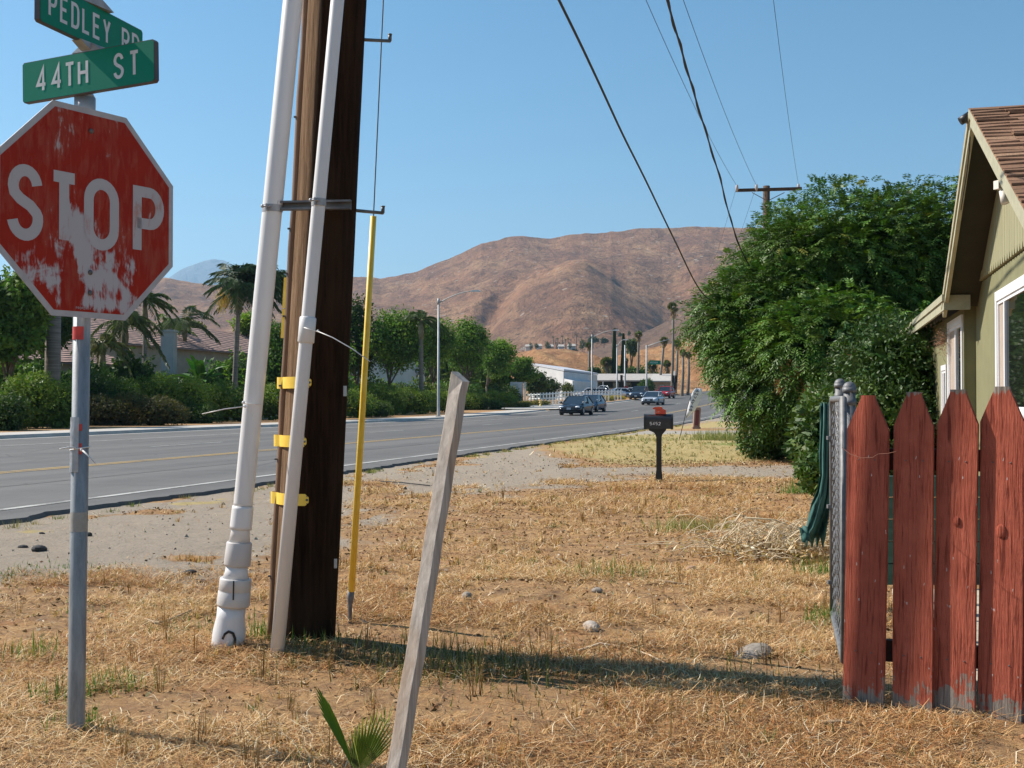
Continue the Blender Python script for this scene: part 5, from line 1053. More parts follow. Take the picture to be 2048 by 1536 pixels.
for a in ((18, 140, 757, 31.6, 'bright green mounded shrub at far left behind the sign post', GRN['juniper'], 3600), (-70, 40, 795, 31.0, 'dark shrub cut off by the left edge of the picture', GRN['dark'], 2400),
          (135, 265, 752, 33.6, 'dark tall shrub behind the clipped brownish hedge', GRN['dark'], 3000), (255, 400, 758, 33.2, 'long sloping dark green shrub left of the white riser pipe', GRN['juniper'], 3600),
          (168, 350, 796, 31.2, 'low brownish clipped hedge just right of the sign post', (.075, .07, .028), 3400), (345, 430, 812, 31.4, 'small dark shrub behind the zip tie on the riser pipe', GRN['dark'], 1600), (385, 500, 771, 32.6, 'light green shrub touching the left side of the white riser pipe', GRN['juniper'], 3000), (490, 600, 776, 32.2, 'green shrub hidden half behind the riser pipes', GRN['juniper'], 2400),
          (600, 735, 782, 32.0, 'green shrub hidden behind the utility pole', GRN['juniper'], 2200), (700, 800, 772, 33.0, 'green shrub right of the yellow guy wire guard', GRN['juniper'], 2600), (765, 860, 780, 31.8, 'mounded shrub below the first street tree', GRN['juniper'], 3000), (700, 775, 800, 31.2, 'dark front shrub beside the yellow guard', GRN['dark'], 1600),
          (835, 905, 784, 32.0, 'green shrub behind the nearer street lamp pole', GRN['juniper'], 2400), (890, 960, 786, 32.6, 'dark green shrub behind the tip of the leaning stake', GRN['juniper'], 2200), (945, 1025, 784, 32.4, 'last large rounded shrub before the driveway', GRN['juniper'], 2600), (925, 1000, 799, 31.0, 'lower dark shrub in front of the last rounded one', GRN['dark'], 1800)):
    shrub_px(*a)
for a in ((1000, 1055, 806, 30.2, 'low clipped hedge row left of the hydrant', (.12, .11, .03), 1500), (1045, 1093, 803, 30.6, 'low olive hedge at the driveway corner by the hydrant', (.14, .13, .035), 1500)):
    shrub_px(*a, ry=1.6, nb=4, group='low hedges by the driveway')
for (a, b_, y) in ((1195, 1222, 794), (1216, 1246, 794), (1242, 1266, 797)):
    shrub_px(a, b_, y, 27.5, {1195: 'yellow green grass clump at the island tip', 1216: 'yellow green grass clump in the middle of the island', 1242: 'orange tan grass clump at the far end of the island'}[a], (.36, .30, .08) if a < 1240 else (.45, .26, .10), 1500, L=.35, W=.05, name='grass_clump', nb=3, ry=1.0, group='grass clumps on the island', up=.8)
def crown_blobs(pxc, Y, w, yt, yb, nb=6):
    c = P(pxc, (yt + yb) / 2, Y); W = w / 2 / F * Y; H = (yb - yt) / 2 / F * Y; out = [(c.x, c.y, c.z, W * .60, W * .6, H * .66)]
    for k in range(nb):
        a = 2 * math.pi * k / nb + random.uniform(-.4, .4); r_ = random.uniform(.42, .58)
        out.append((c.x + W * r_ * math.cos(a), c.y + W * .4 * random.uniform(-1, 1), c.z + H * r_ * math.sin(a), W * random.uniform(.36, .5), W * .45, H * random.uniform(.34, .5)))
    return out
def tree(pxc, Y, w, yt, yb, label, c, n=5200, L=.26, W=.13, ptr=None, group=None, name='tree', m=LEAF, nb=6, lean=0, trunk=True, bright=(1.7, 1.5, 1.0), lo=.62, r=.13, core=True):
    base = PY(ptr if ptr else pxc, Y); bs = crown_blobs(pxc, Y, w, yt, yb, nb); t_ = thing(name, label, 'tree', base, group=group)
    p, nr = blob_pts(bs, int(n * 1.1), lo, 1.15, .42, seed=int(pxc)); V = leaves(p, nr, L, W, .2, 1.1); nobj('crown', to_local(V, base), 4, m, t_, tints(len(V), c, .3, .12, p, 1.2, bright))
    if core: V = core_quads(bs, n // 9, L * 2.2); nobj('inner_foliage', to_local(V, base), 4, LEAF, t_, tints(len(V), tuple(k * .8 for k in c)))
    if trunk:
        fk = Vector((random.uniform(-.2, .2), 0, (bs[0][2] - bs[0][5] * .9 - base.z) * .55)); fk.z = max(.5, fk.z)
        b = branches(None, fk, [Vector(q[:3]) - base for q in bs], r * .55, .03); b.tube([(0, 0, -.2), fk * .5 + Vector((.04, 0, 0)), fk], [r * 1.2, r, r * .8], 8); obj('trunk', b, BARK, t_)
    return t_
YT = lambda px, o: PO(px, o).y
GT = 'street trees beyond the road'
tree(790, YT(790, 34), 148, 616, 752, 'round dark green street tree with forked trunk beside the yellow guard', GRN['tree'], 6500, ptr=783, group=GT)
tree(715, YT(715, 37), 95, 582, 780, 'tall dark tree right behind the utility pole', GRN['dark'], 4200, group=GT)
tree(868, YT(868, 36), 98, 626, 742, 'green tree behind the nearer street lamp', GRN['tree'], 5000, group=GT)
tree(935, YT(935, 35), 108, 630, 750, 'bright green tree right of the nearer street lamp', (.095, .17, .03), 5600, ptr=930, group=GT)
tree(995, YT(995, 34), 84, 668, 758, 'smaller green tree above the last rounded shrub', GRN['tree'], 4200, ptr=976, group=GT)
tree(1046, YT(1046, 34), 68, 712, 772, 'lowest street tree beside the white sign board', GRN['tree'], 3200, ptr=1028, group=GT)
tree(1092, 142, 80, 752, 800, 'dark bushy tree beside the white warehouse', (.05, .075, .03), 2600, trunk=False, name='bushy_tree', group='bushes by the warehouse'); tree(1072, 136, 50, 740, 795, 'narrow dark tree left of the white warehouse', (.05, .08, .03), 1800, name='bushy_tree', group='bushes by the warehouse'); tree(1136, 146, 26, 762, 800, 'pale olive bush at the right corner of the warehouse', (.15, .17, .06), 900, trunk=False, name='bushy_tree', group='bushes by the warehouse')
tree(25, YT(25, 34.5), 190, 520, 745, 'large leafy tree at far left behind the STOP sign', (.075, .145, .025), 7500, ptr=15)
tree(100, YT(100, 36), 110, 600, 705, 'dark tree crown below the STOP sign', GRN['dark'], 3800, ptr=104)
tree(575, YT(575, 36), 130, 640, 775, 'leafy green tree behind the riser pipes', (.08, .15, .03), 5200)
tree(655, YT(655, 37), 110, 620, 780, 'tree hidden behind the utility pole', GRN['tree'], 2600)
tree(505, YT(505, 48), 90, 622, 672, 'bright lime green tree beyond the tiled roof', GRN['lime'], 2600, group='trees beyond the roofs'); tree(380, YT(380, 52), 70, 640, 672, 'olive green tree over the tiled roof', GRN['olive'], 1500, group='trees beyond the roofs')
for a in ((780, 122, 150, 690, 775, 'hazy tall tree line left part behind the street trees', GRN['olive'], 3000), (905, 128, 150, 700, 780, 'hazy tall tree in the middle behind the street trees', (.09, .13, .04), 3000), (985, 132, 100, 720, 790, 'hazy tree behind the smaller green street tree', GRN['tree'], 2200)):
    tree(*a, L=.5, W=.28, group='background trees behind the street trees')
for a in ((-40, 60, 734, 35.6, 'tall bushy hedge along the left house at the picture edge', GRN['tree'], 2600), (40, 130, 740, 36.2, 'leafy bush between the palm trunk and the sign post', (.07, .13, .03), 2600), (140, 215, 747, 36.0, 'leafy bush hiding the wall behind the sign post', (.05, .09, .025), 2400), (205, 300, 727, 36.4, 'tall dark bush under the drooping feather palms', (.04, .075, .02), 3200), (290, 345, 762, 36.0, 'bright green bush left of the grey chimney', (.12, .19, .04), 1600),
          (350, 440, 754, 37.0, 'leafy bush below the tall banana plant', (.05, .10, .025), 2400), (425, 520, 727, 37.5, 'leafy green bush right behind the feather palm trunk', (.09, .16, .035), 3200), (505, 600, 702, 37.0, 'tall green bush behind the riser pipes', (.08, .15, .03), 3200), (590, 700, 732, 36, 'green bush behind the utility pole', GRN['tree'], 2200), (700, 790, 765, 36.2, 'sunlit bush beneath the round street tree', (.12, .18, .05), 2400), (790, 880, 768, 36.2, 'low leafy bush between the street tree trunks', (.10, .15, .04), 2200), (870, 960, 770, 36.2, 'leafy bush right of the nearer street lamp', (.10, .17, .04), 2200), (950, 1030, 774, 36.2, 'leafy bush under the smaller green street tree', (.08, .12, .04), 2000)):
    shrub_px(*a, L=.34, W=.15, ry=1.0, group='garden bushes in front of the block wall', lump=.45, up=.1, bright=(1.7, 1.5, 1.1))
# feather palms
def frond(V, Cc, o, az, el, L, drp, nl, lw, ll, c):
    o = np.array(o); d0 = np.array([math.cos(az) * math.cos(el), math.sin(az) * math.cos(el), math.sin(el)]); side = np.array([-math.sin(az), math.cos(az), 0.]); ts = np.linspace(.12, 1, nl)
    pos = o + d0 * (L * ts)[:, None]; pos[:, 2] -= drp * L * ts ** 2.2
    tan = norm(d0 + np.stack([0 * ts, 0 * ts, -2.2 * drp * ts ** 1.2], 1))
    for sg in (-1, 1):
        n = len(ts); d = norm(tan * .6 + side * sg * .7 + np.array([0, 0, -.55]) + rng.normal(0, .16, (n, 3))); s = norm(np.cross(d, tan)); l = ll * (1 - .6 * np.abs(ts - .45)) * rng.uniform(.85, 1.1, n)
        V.append(rhomb(pos, d, s, l, np.full(n, lw))); Cc.append(tints(n, c, .25, .1))
    w = .02 * (1.1 - ts[:-1]); V.append(np.stack([pos[:-1] - side * w[:, None], pos[:-1] + side * w[:, None], pos[1:] + side * w[:, None] * .8, pos[1:] - side * w[:, None] * .8], 1)); Cc.append(tints(len(w), (.15, .17, .05), .1))
GV = 0
def feather_palm(px, Y, ytop, label, L=2.8, nf=22, trunkr=.16, ptr=None, c=(.07, .11, .03), wind=0.0, name='feather_palm', group=None, drp=.6, elr=(-.2, 1.3), trunk=True, ybase=None):
    base = PY(ptr or px, Y); top = P(px, ytop, Y); t_ = thing(name, label, 'palm tree', base, group=group); V = []; Cc = []
    for k in range(nf):
        az = 2 * math.pi * k / nf * 2.4 + random.uniform(-.2, .2); el = random.uniform(*elr); fx = math.cos(az)
        if wind: az = math.atan2(math.sin(az), math.cos(az) + wind)
        frond(V, Cc, (0, 0, 0), az, el, L * random.uniform(.8, 1.1), drp * random.uniform(.8, 1.2), 34, .075, L * .27, c)
    V = np.concatenate(V) + np.array(top - base); nobj('fronds', V, 4, LEAFG, t_, np.concatenate(Cc))
    if trunk:
        tz = top - base; b = MB().tube([(0, 0, -.2), (0, 0, .3), tz * .5, tz - Vector((0, 0, .5)), tz], [trunkr * 1.25, trunkr, trunkr * .85, trunkr * .8, trunkr * .5], 10); obj('trunk', b, PALMBARK, t_)
        b = MB().tube([tz - Vector((0, 0, 1.5)), tz - Vector((0, 0, .9)), tz], [trunkr * .9, trunkr * 1.25, trunkr * .6], 10); obj('crownshaft', b, mat('crownshaft', (.26, .24, .13), (.17, .13, .08), .8, sc=4), t_)
    return t_, top - base
qp, qt = feather_palm(478, 72, 572, 'tall windswept feather palm with a yellow flower cluster left of the riser pipe', 2.7, 70, .19, ptr=467, wind=.5, drp=.5, elr=(-.35, 1.5), c=(.05, .085, .03))
n = 500; q = np.stack([rng.normal(-.85, .2, n), rng.normal(-.4, .2, n), rng.normal(-.75, .38, n)], 1) + np.array(qt); d = norm(rng.normal(0, .35, (n, 3)) + np.array([0, 0, -1])); nobj('flower_cluster', rhomb(q, d, norm(np.cross(d, unit(n))), np.full(n, .28), np.full(n, .035)), 4, STRAW, qp, tints(n, (.62, .42, .12), .2))
feather_palm(520, 75, 560, 'second feather palm crown right behind the riser pipe', 2.7, 50, .19, wind=.5, drp=.6, c=(.05, .085, .03))
feather_palm(250, 61.5, 640, 'drooping feather palm just right of the sign post', 2.1, 26, .17, drp=.75, wind=.2, c=(.10, .115, .04)); feather_palm(205, 60, 690, 'golden green feather palm touching the sign post', 1.7, 20, .15, drp=.8, c=(.16, .16, .05), ptr=215)
feather_palm(290, 66, 600, 'feather palm fronds right below the STOP sign corner', 1.9, 18, .15, drp=.7); feather_palm(370, 84, 640, 'small feather palm above the tiled roof', 2.6, 18, .15, trunk=True, c=(.09, .12, .05)); feather_palm(340, 88, 652, 'lime green palm above the tiled roof beside the chimney', 2.2, 14, .12, c=(.16, .22, .05))
feather_palm(842, 92, 640, 'tan trunk palm standing between the street trees', 2.2, 18, .2, ptr=843)
tp_ = thing('palm_tree', 'bare grey palm trunk rising left of the sign post', 'palm tree', PY(105, 52)); obj('trunk', MB().tube([(0, 0, -.2), (0, 0, 2.4), (.02, 0, 6.2)], [.36, .34, .33], 12), PALMBARK, tp_)
# broad leaved banana plants
def banana(px, o, h, label, n=14, c=(.07, .17, .03), group='banana plants in front of the houses', lean=.5):
    base = PO(px, o, .1); t_ = thing('banana_plant', label, 'plant', base, group=group); b = MB(); V = []; Cc = []
    st = 3
    for k in range(st):
        f = Vector((random.uniform(-.35, .35), random.uniform(-.3, .3), h * random.uniform(.4, .55))); b.tube([(f.x * .3, f.y * .3, -.05), f * .6, f], [.09, .08, .05], 7)
        for j in range(n // st + 1):
            az = random.uniform(0, 6.28); el = random.uniform(.35, 1.35); L = h * random.uniform(.38, .55); w = L * .20; p0 = np.array(f); d = np.array([math.cos(az) * math.cos(el), math.sin(az) * math.cos(el), math.sin(el)]); s = norm(np.cross(d, np.array([0, 0, 1.])) + rng.normal(0, .2, 3)); nn = np.cross(s, d)
            prev = None
            for i in range(7):
                t0 = i / 6; pc = p0 + d * L * (.15 + t0) + np.array([0, 0, -.35 * L * t0 ** 2]); ww = w * math.sin(math.pi * min(1, .12 + t0 * .86)) ** .7 * .5; cur = (pc - s * ww + nn * ww * .25, pc, pc + s * ww + nn * ww * .25)
                if prev is not None:
                    cc = tints(1, c, .3)[0]; V += [[prev[0], prev[1], cur[1], cur[0]], [prev[1], prev[2], cur[2], cur[1]]]; Cc += [cc, cc * 1.1]
                prev = cur
    nobj('leaves', np.array(V), 4, LEAFG, t_, np.array(Cc)); obj('stems', b, mat('banana_stem', (.25, .16, .08), (.14, .09, .05), .8, sc=3), t_)
banana(392, 36.5, 4.4, 'tall banana plant with broad leaves in front of the tiled roof', 20); banana(55, 34.2, 2.9, 'banana plant with large pale leaves behind the bright mounded shrub', 18, (.12, .22, .05)); banana(345, 36, 3.0, 'grey green broad leaved plant beside the chimney', 14, (.09, .13, .07)); banana(430, 37, 2.6, 'dark banana plant left of the feather palm trunk', 10, (.035, .09, .025)); banana(500, 36, 3.4, 'banana plant leaves behind the feather palm trunk', 16, (.10, .19, .04))
banana(240, 36, 3.2, 'dark broad leaved plant under the drooping palm', 12, (.035, .07, .025)); banana(745, 35, 2.2, 'spiky green plant under the street trees beside the guard', 14, (.14, .2, .05)); banana(895, 37, 2.6, 'sunlit broad leaved plant behind the nearer street lamp', 12, (.12, .2, .05))
# houses on the left
TILE = NT('roof_tiles'); v = TILE.co('Object'); wv = TILE.n('TexWave', wave_type='BANDS', bands_direction='Z'); wv.inputs['Scale'].default_value = 2.1; wv.inputs['Distortion'].default_value = .6; TILE.l(v, wv.inputs[0])
w2 = TILE.n('TexWave', wave_type='BANDS', bands_direction='X'); w2.inputs['Scale'].default_value = 1.1; TILE.l(v, w2.inputs[0])
tcol = TILE.mix(TILE.ramp(wv.outputs[0], [(.25, 0.), (.55, 1.)]), (.11, .07, .06), (.36, .235, .20)); tcol = TILE.mix(TILE.math('MULTIPLY', w2.outputs[0], .28), tcol, (.20, .13, .11)); tcol = TILE.mix(TILE.ramp(TILE.noise(v, 2.5, 5, .8), [(.4, 0.), (.8, .5)]), tcol, (.40, .27, .20))
TILE = TILE.bsdf(tcol, .9, 0, TILE.bump(TILE.math('ADD', wv.outputs[0], TILE.math('MULTIPLY', w2.outputs[0], .6)), .8, .06), .2)
STU = mat('stucco_beige', (.40, .33, .27), (.33, .27, .22), .9, sc=2, bump=.2); WALLW = mat('white_wall', (.62, .62, .62), (.52, .53, .54), .8, sc=.6); GREYB = mat('grey_stucco', (.33, .36, .37), (.27, .3, .31), .85, sc=1)
BLOCKM = mat('block_wall', (.34, .30, .27), (.26, .23, .21), .9, sc=4, bump=.4)
def gable_house(px0, px1, Y0, yr, ye, depth, label, roof=TILE, wall=STU, rd=RD, over=.4, name='house', nwin=3, ridge_frac=.5, winm=GLASSD):
    """ridge parallel to rd, the near wall between the lines of sight px0 and px1"""
    A = PY(px0, Y0); k = (px1 - 1024) / F; n_ = Vector((-rd.y, rd.x, 0)); t_ = (k * A.y - A.x) / (rd.x - k * rd.y); B = A + rd * t_; base = A.lerp(B, .5); base.z = min(zg(A.x, A.y), zg(B.x, B.y)); ro = thing(name, label, 'house', base)
    mid = P((px0 + px1) / 2, ye, base.y); ze = mid.z - base.z; zr = P((px0 + px1) / 2, yr, base.y + depth * .25).z - base.z; L = t_ / 2
    def q(u_, w, z): return rd * u_ + n_ * w + Vector((0, 0, z))
    b = MB().hexa([q(-L, 0, -.3), q(L, 0, -.3), q(L, depth, -.3), q(-L, depth, -.3)], [q(-L, 0, ze), q(L, 0, ze), q(L, depth, ze), q(-L, depth, ze)]); r_ = depth * ridge_frac
    b.add([q(-L, 0, ze), q(-L, depth, ze), q(-L, r_, zr - .05), q(L, 0, ze), q(L, depth, ze), q(L, r_, zr - .05)], [(0, 1, 2), (3, 5, 4)]); wl = obj('wall', b, wall, ro)
    dz = (zr - ze) / r_ * over; b = MB(); th = .12
    for (w0, w1, z0, z1) in ((-over, r_, ze - dz, zr), (depth + over, r_, ze - (zr - ze) / (depth - r_) * over, zr)):
        b.hexa([q(-L - over, w0, z0), q(L + over, w0, z0), q(L + over, w1, z1), q(-L - over, w1, z1)], [q(-L - over, w0, z0 + th), q(L + over, w0, z0 + th), q(L + over, w1, z1 + th), q(-L - over, w1, z1 + th)])
    obj('roof', b, roof, ro)
    for i in range(nwin):
        u_ = -L + (i + .5) * 2 * L / nwin; b = MB().hexa([q(u_ - .7, -.04, .95), q(u_ + .7, -.04, .95), q(u_ + .7, .02, .95), q(u_ - .7, .02, .95)], [q(u_ - .7, -.04, 2.1), q(u_ + .7, -.04, 2.1), q(u_ + .7, .02, 2.1), q(u_ - .7, .02, 2.1)]); wd = obj('window', b, WHITEP, ro)
        b = MB().hexa([q(u_ - .62, -.055, 1.03), q(u_ + .62, -.055, 1.03), q(u_ + .62, -.041, 1.03), q(u_ - .62, -.041, 1.03)], [q(u_ - .62, -.055, 2.02), q(u_ + .62, -.055, 2.02), q(u_ + .62, -.041, 2.02), q(u_ - .62, -.041, 2.02)]); obj('pane', b, winm, wd)
    return ro, base, q, L
h1_, hb1, q1, L1 = gable_house(-120, 255, PO(-120, 40).y, 672, 722, 9, 'long low house with brown tiled roof behind the sign post')
h2_, hb2, q2, L2 = gable_house(185, 640, PO(185, 44).y, 655, 703, 10, 'tan house with brown tiled roof and grey chimney left of the riser pipe')
cp = P(338, 664, PO(338, 39).y); b = MB().box((cp.x - hb2.x, cp.y - hb2.y, (cp.z - hb2.z) / 2), (.75, .8, cp.z - hb2.z)); b.box((cp.x - hb2.x, cp.y - hb2.y, cp.z - hb2.z + .05), (.9, .95, .12)); obj('chimney', b, GREYB, h2_)
h3_, *_ = gable_house(690, 850, PO(690, 42).y, 690, 712, 9, 'pale house hidden behind the street trees', wall=WALLW, nwin=2)
bw = MB(); s0 = 8
b = MB(); ks = np.arange(10, 96, 2.0)
for s in ks: b.hexa([RP(s, 35.0, 0), RP(s + 1.985, 35.0, 0), RP(s + 1.985, 35.2, 0), RP(s, 35.2, 0)], [RP(s, 35.0, 1.55), RP(s + 1.985, 35.0, 1.55), RP(s + 1.985, 35.2, 1.55), RP(s, 35.2, 1.55)])
b.hexa([RP(10, 34.97, 1.552), RP(96, 34.97, 1.552), RP(96, 35.23, 1.552), RP(10, 35.23, 1.552)], [RP(10, 34.97, 1.62), RP(96, 34.97, 1.62), RP(96, 35.23, 1.62), RP(10, 35.23, 1.62)])
obj('block_wall', b, BLOCKM, None, 'long grey block wall behind the clipped shrubs', 'wall')
# warehouse, long roofed house, beige house
wb = PY(1114, 152); wh_ = thing('warehouse', 'white flat roofed warehouse behind the white rail fence', 'building', wb)
def wpt(px, y, Y): return P(px, y, Y) - wb
b = MB(); z0 = -.5
def wbox(b, pa, Ya, pb, Yb, ya, yb, dep, zb0=-.5):
    A = P(pa, ya, Ya) - wb; B = P(pb, yb, Yb) - wb; dd = Vector((.96, -.27, 0)); bk = Vector((.27, .96, 0)) * dep
    return b.hexa([Vector((A.x, A.y, zb0)), Vector((B.x, B.y, zb0)), Vector((B.x, B.y, zb0)) + bk, Vector((A.x, A.y, zb0)) + bk], [A, B, B + bk, A + bk])
wbox(b, 1060, 158, 1127, 152, 730, 743, 22); wbox(b, 1127.2, 152.1, 1145, 150, 757, 761, 16); obj('wall', b, WALLW, wh_); b = MB()
A = P(1058, 729, 158) - wb; B = P(1128, 742, 152) - wb; bk = Vector((.27, .96, 0)) * 22.3; b.hexa([A, B, B + bk, A + bk], [v_ + Vector((0, 0, .25)) for v_ in (A, B, B + bk, A + bk)]); obj('roof', b, mat('white_roof', (.55, .57, .62), (.48, .5, .54), .7), wh_)
for k in range(1): a = P(1100, 775, 151.5) - wb; obj('door', MB().box(a + Vector((0, -1.2, -.6)), (1.2, .1, 2.2)), mat('warehouse_door', (.4, .42, .45), (.34, .36, .4)), wh_)
ROOFG = mat('grey_roof', (.42, .385, .35), (.35, .32, .29), .9, sc=1.5); BLUEW = mat('blue_grey_wall', (.085, .12, .15), (.06, .09, .115), .8, sc=1)
lb_ = PY(1225, 190); ld = thing('long_house', 'long low blue grey house with wide pale roof and porch across the junction', 'house', lb_)
def lp(px, y, Y=190): return P(px, y, Y) - lb_
def slab(b, px0, px1, yt, yb, Y0, Y1): 
    return b.hexa([lp(px0, yb, Y0), lp(px1, yb, Y0), lp(px1, yb, Y0) + Vector((0, Y1 - Y0, 0)), lp(px0, yb, Y0) + Vector((0, Y1 - Y0, 0))], [lp(px0, yt, Y0), lp(px1, yt, Y0), lp(px1, yt, Y0) + Vector((0, Y1 - Y0, 0)), lp(px0, yt, Y0) + Vector((0, Y1 - Y0, 0))])
b = MB(); b.hexa([lp(1120, 763, 186), lp(1316, 763, 186), lp(1312, 750, 196), lp(1130, 750, 196)], [v_ + Vector((0, 0, .22)) for v_ in (lp(1120, 763, 186), lp(1316, 763, 186), lp(1312, 750, 196), lp(1130, 750, 196))]); obj('roof', b, ROOFG, ld)
obj('wall', slab(MB(), 1128, 1312, 758, 800, 190.5, 202), BLUEW, ld); obj('porch_wall', slab(MB(), 1140, 1270, 776, 800, 185.2, 185.6), mat('tan_brick_wall', (.38, .27, .20), (.3, .21, .15), .9, sc=3), ld)
for px in (1157, 1182, 1206): obj('porch_post', slab(MB(), px - 1, px + 1, 763, 776, 186, 186.2), WHITEP, ld)
for px in (1150, 1170, 1195, 1232, 1256): 
    wd = obj('window', slab(MB(), px - 6, px + 6, 765, 775, 190.38, 190.48), WHITEP, ld); obj('pane', slab(MB(), px - 5, px + 5, 766, 774, 190.3, 190.37), GLASSD, wd)
bb = PY(1322, 186); bh = thing('beige_house', 'small beige house right of the round green bush across the junction', 'house', bb); lb_ = bb
obj('wall', slab(MB(), 1303, 1342, 764, 800, 186, 195), STU, bh); b = MB(); b.hexa([lp(1299, 764, 185), lp(1347, 764, 185), lp(1342, 750, 191), lp(1306, 750, 191)], [v_ + Vector((0, 0, .2)) for v_ in (lp(1299, 764, 185), lp(1347, 764, 185), lp(1342, 750, 191), lp(1306, 750, 191))]); obj('roof', b, mat('pale_roof', (.5, .46, .42), (.42, .39, .36), .9), bh)
wd = obj('window', slab(MB(), 1320, 1327, 770, 776, 185.8, 185.9), WHITEP, bh); obj('pane', slab(MB(), 1321, 1326, 771, 775, 185.7, 185.79), GLASSD, wd)
# far houses and vegetation on the hill
hl_ = [(1058, 700, 14, 'pale'), (1078, 699, 10, 'white'), (1100, 700, 12, 'beige'), (1122, 700, 10, 'blue roofed'), (1143, 699, 14, 'light blue')]
for px, y, w, cn in hl_:
    c = P(px, y + 3, 545); cc = {'pale': (.6, .6, .62), 'white': (.75, .78, .82), 'beige': (.55, .44, .36), 'blue roofed': (.35, .45, .55), 'light blue': (.45, .55, .62)}[cn]; t_ = thing('hill_house', cn + ' small house on the brow of the orange hill', 'house', c, group='houses on the brow of the hill')
    W = w / F * 545; obj('wall', MB().box((0, 0, .6), (W, 6, 3.2)), mat('hillwall_' + cn.replace(' ', '_'), cc, tuple(k * .85 for k in cc), .8, sc=.5), t_); obj('roof', MB().hexa([Vector((-W / 2 - .4, -3.5, 2.2)), Vector((W / 2 + .4, -3.5, 2.2)), Vector((W / 2 + .4, 3.5, 2.2)), Vector((-W / 2 - .4, 3.5, 2.2))], [Vector((-W / 2, -.3, 3.3)), Vector((W / 2, -.3, 3.3)), Vector((W / 2, .3, 3.3)), Vector((-W / 2, .3, 3.3))]), ROOFG, t_)
def far_tree(px, yt, yb, w, Y, label, c, group, n=500, name='far_tree', L=None):
    base = P(px, yb, Y); bs = crown_blobs(px, Y, w, yt, yb, 3); t_ = thing(name, label, 'tree', base, group=group); L = L or w / F * Y * .16; p, nr = blob_pts(bs, n, .5, 1.1, .3, seed=int(px)); V = leaves(p, nr, L, L * .6); nobj('crown', to_local(V, base), 4, LEAF, t_, tints(len(V), c, .3)); obj('trunk', MB().tube([(0, 0, -3), (0, 0, (bs[0][2] - base.z))], [L * .18, L * .12], 6), BARK, t_)
for px, yt, yb, w, lab in ((1062, 683, 700, 9, 'small tree at the left end of the hill houses'), (1073, 685, 698, 10, 'round tree above the white hill house'), (1095, 680, 706, 14, 'largest dark tree among the hill houses'), (1083, 696, 708, 10, 'low olive tree in front of the hill houses'), (1140, 683, 700, 8, 'thin tree right of the hill houses'), (1165, 675, 702, 16, 'leafy tree left of the farther street lamp'), (1150, 698, 704, 14, 'low green bush by the light blue hill house')):
    far_tree(px, yt, yb, w, 540, lab, (.07, .10, .05), 'trees around the hill houses', 420)
for px, yt, yb, w, lab in ((1186, 672, 686, 26, 'wide dark green bush line behind the farther street lamp'), (1208, 676, 686, 20, 'dark green bush line right of the farther street lamp'), (1240, 664, 674, 10, 'small round tree between the cypresses'), (1258, 662, 672, 8, 'small tree right of the second cypress')):
    far_tree(px, yt, yb, w, 700, lab, (.05, .08, .04), 'bushes below the mountain', 420)
# fan palms
def fan_palm(px, Y, yt, yb, w, label, ybase=None, pxb=None, nf=26, tr=.25, group='tall fan palms across the junction', skirt=.45, c=(.09, .11, .035), name='fan_palm', ground=None):
    base = PY(pxb or px, Y) if ground is None else P(pxb or px, ground, Y); ctr = P(px, yt + (yb - yt) * .33, Y); R_ = w / 2 / F * Y; t_ = thing(name, label, 'palm tree', base, group=group); tz = ctr - base; V = []; Cc = []
    for k in range(nf):
        az = 2.4 * k; el = random.uniform(-.7, 1.35); d = Vector((math.cos(az) * math.cos(el), math.sin(az) * math.cos(el), math.sin(el))); s = d.orthogonal().normalized(); s = Quaternion(d, random.uniform(0, 6)) @ s; pr = d * R_ * .25; cc = tints(1, c if el > -.2 else (.2, .15, .07), .3)[0]
        for j in range(7):
            a = (j - 3) * .3; dd = (d * math.cos(a) + s * math.sin(a) + Vector((0, 0, -.25))).normalized(); q = np.array(tz + pr); V.append(rhomb(q[None], np.array(dd)[None], norm(np.cross(np.array(dd), np.array(d.cross(s))))[None], [R_ * .85], [R_ * .2])[0]); Cc.append(cc)
    nobj('fronds', np.array(V), 4, LEAF, t_, np.array(Cc))
    if skirt:
        n = 90; H = (yb - yt) / F * Y * skirt; q = np.array(tz)[None] + np.stack([rng.normal(0, R_ * .22, n), rng.normal(0, R_ * .22, n), -rng.uniform(0, 1, n) * H], 1); d = norm(np.stack([rng.normal(0, .35, n), rng.normal(0, .35, n), -np.ones(n)], 1)); nobj('dead_skirt', rhomb(q, d, norm(np.cross(d, unit(n))), np.full(n, H * .45), np.full(n, R_ * .25)), 4, STRAW, t_, tints(n, (.30, .20, .11), .3))
    obj('trunk', MB().tube([(0, 0, -1), (0, 0, .5), tz * .55 + Vector((.1, 0, 0)), tz], [tr * 1.2, tr, tr * .8, tr * .7], 8), PALMBARK, t_)
for a in ((1346, 182, 602, 641, 25, 'tallest fan palm left of the big tree', None, 1344), (1328, 190, 673, 698, 20, 'leaning fan palm right of the mast arm', None, 1316), (1355, 200, 680, 703, 18, 'fan palm against the brown slope close to the big tree', None, 1351), (1277, 205, 660, 686, 18, 'fan palm standing alone between cypresses and mast arm', None, 1274), (1178, 210, 684, 705, 16, 'fan palm just left of the farther street lamp', None, 1177), (1366, 178, 700, 716, 16, 'stout palm on the lawn beside the big tree', None, 1364), (1377, 186, 705, 720, 16, 'palm trunk half hidden by the big tree', None, 1376)):
    fan_palm(*a)
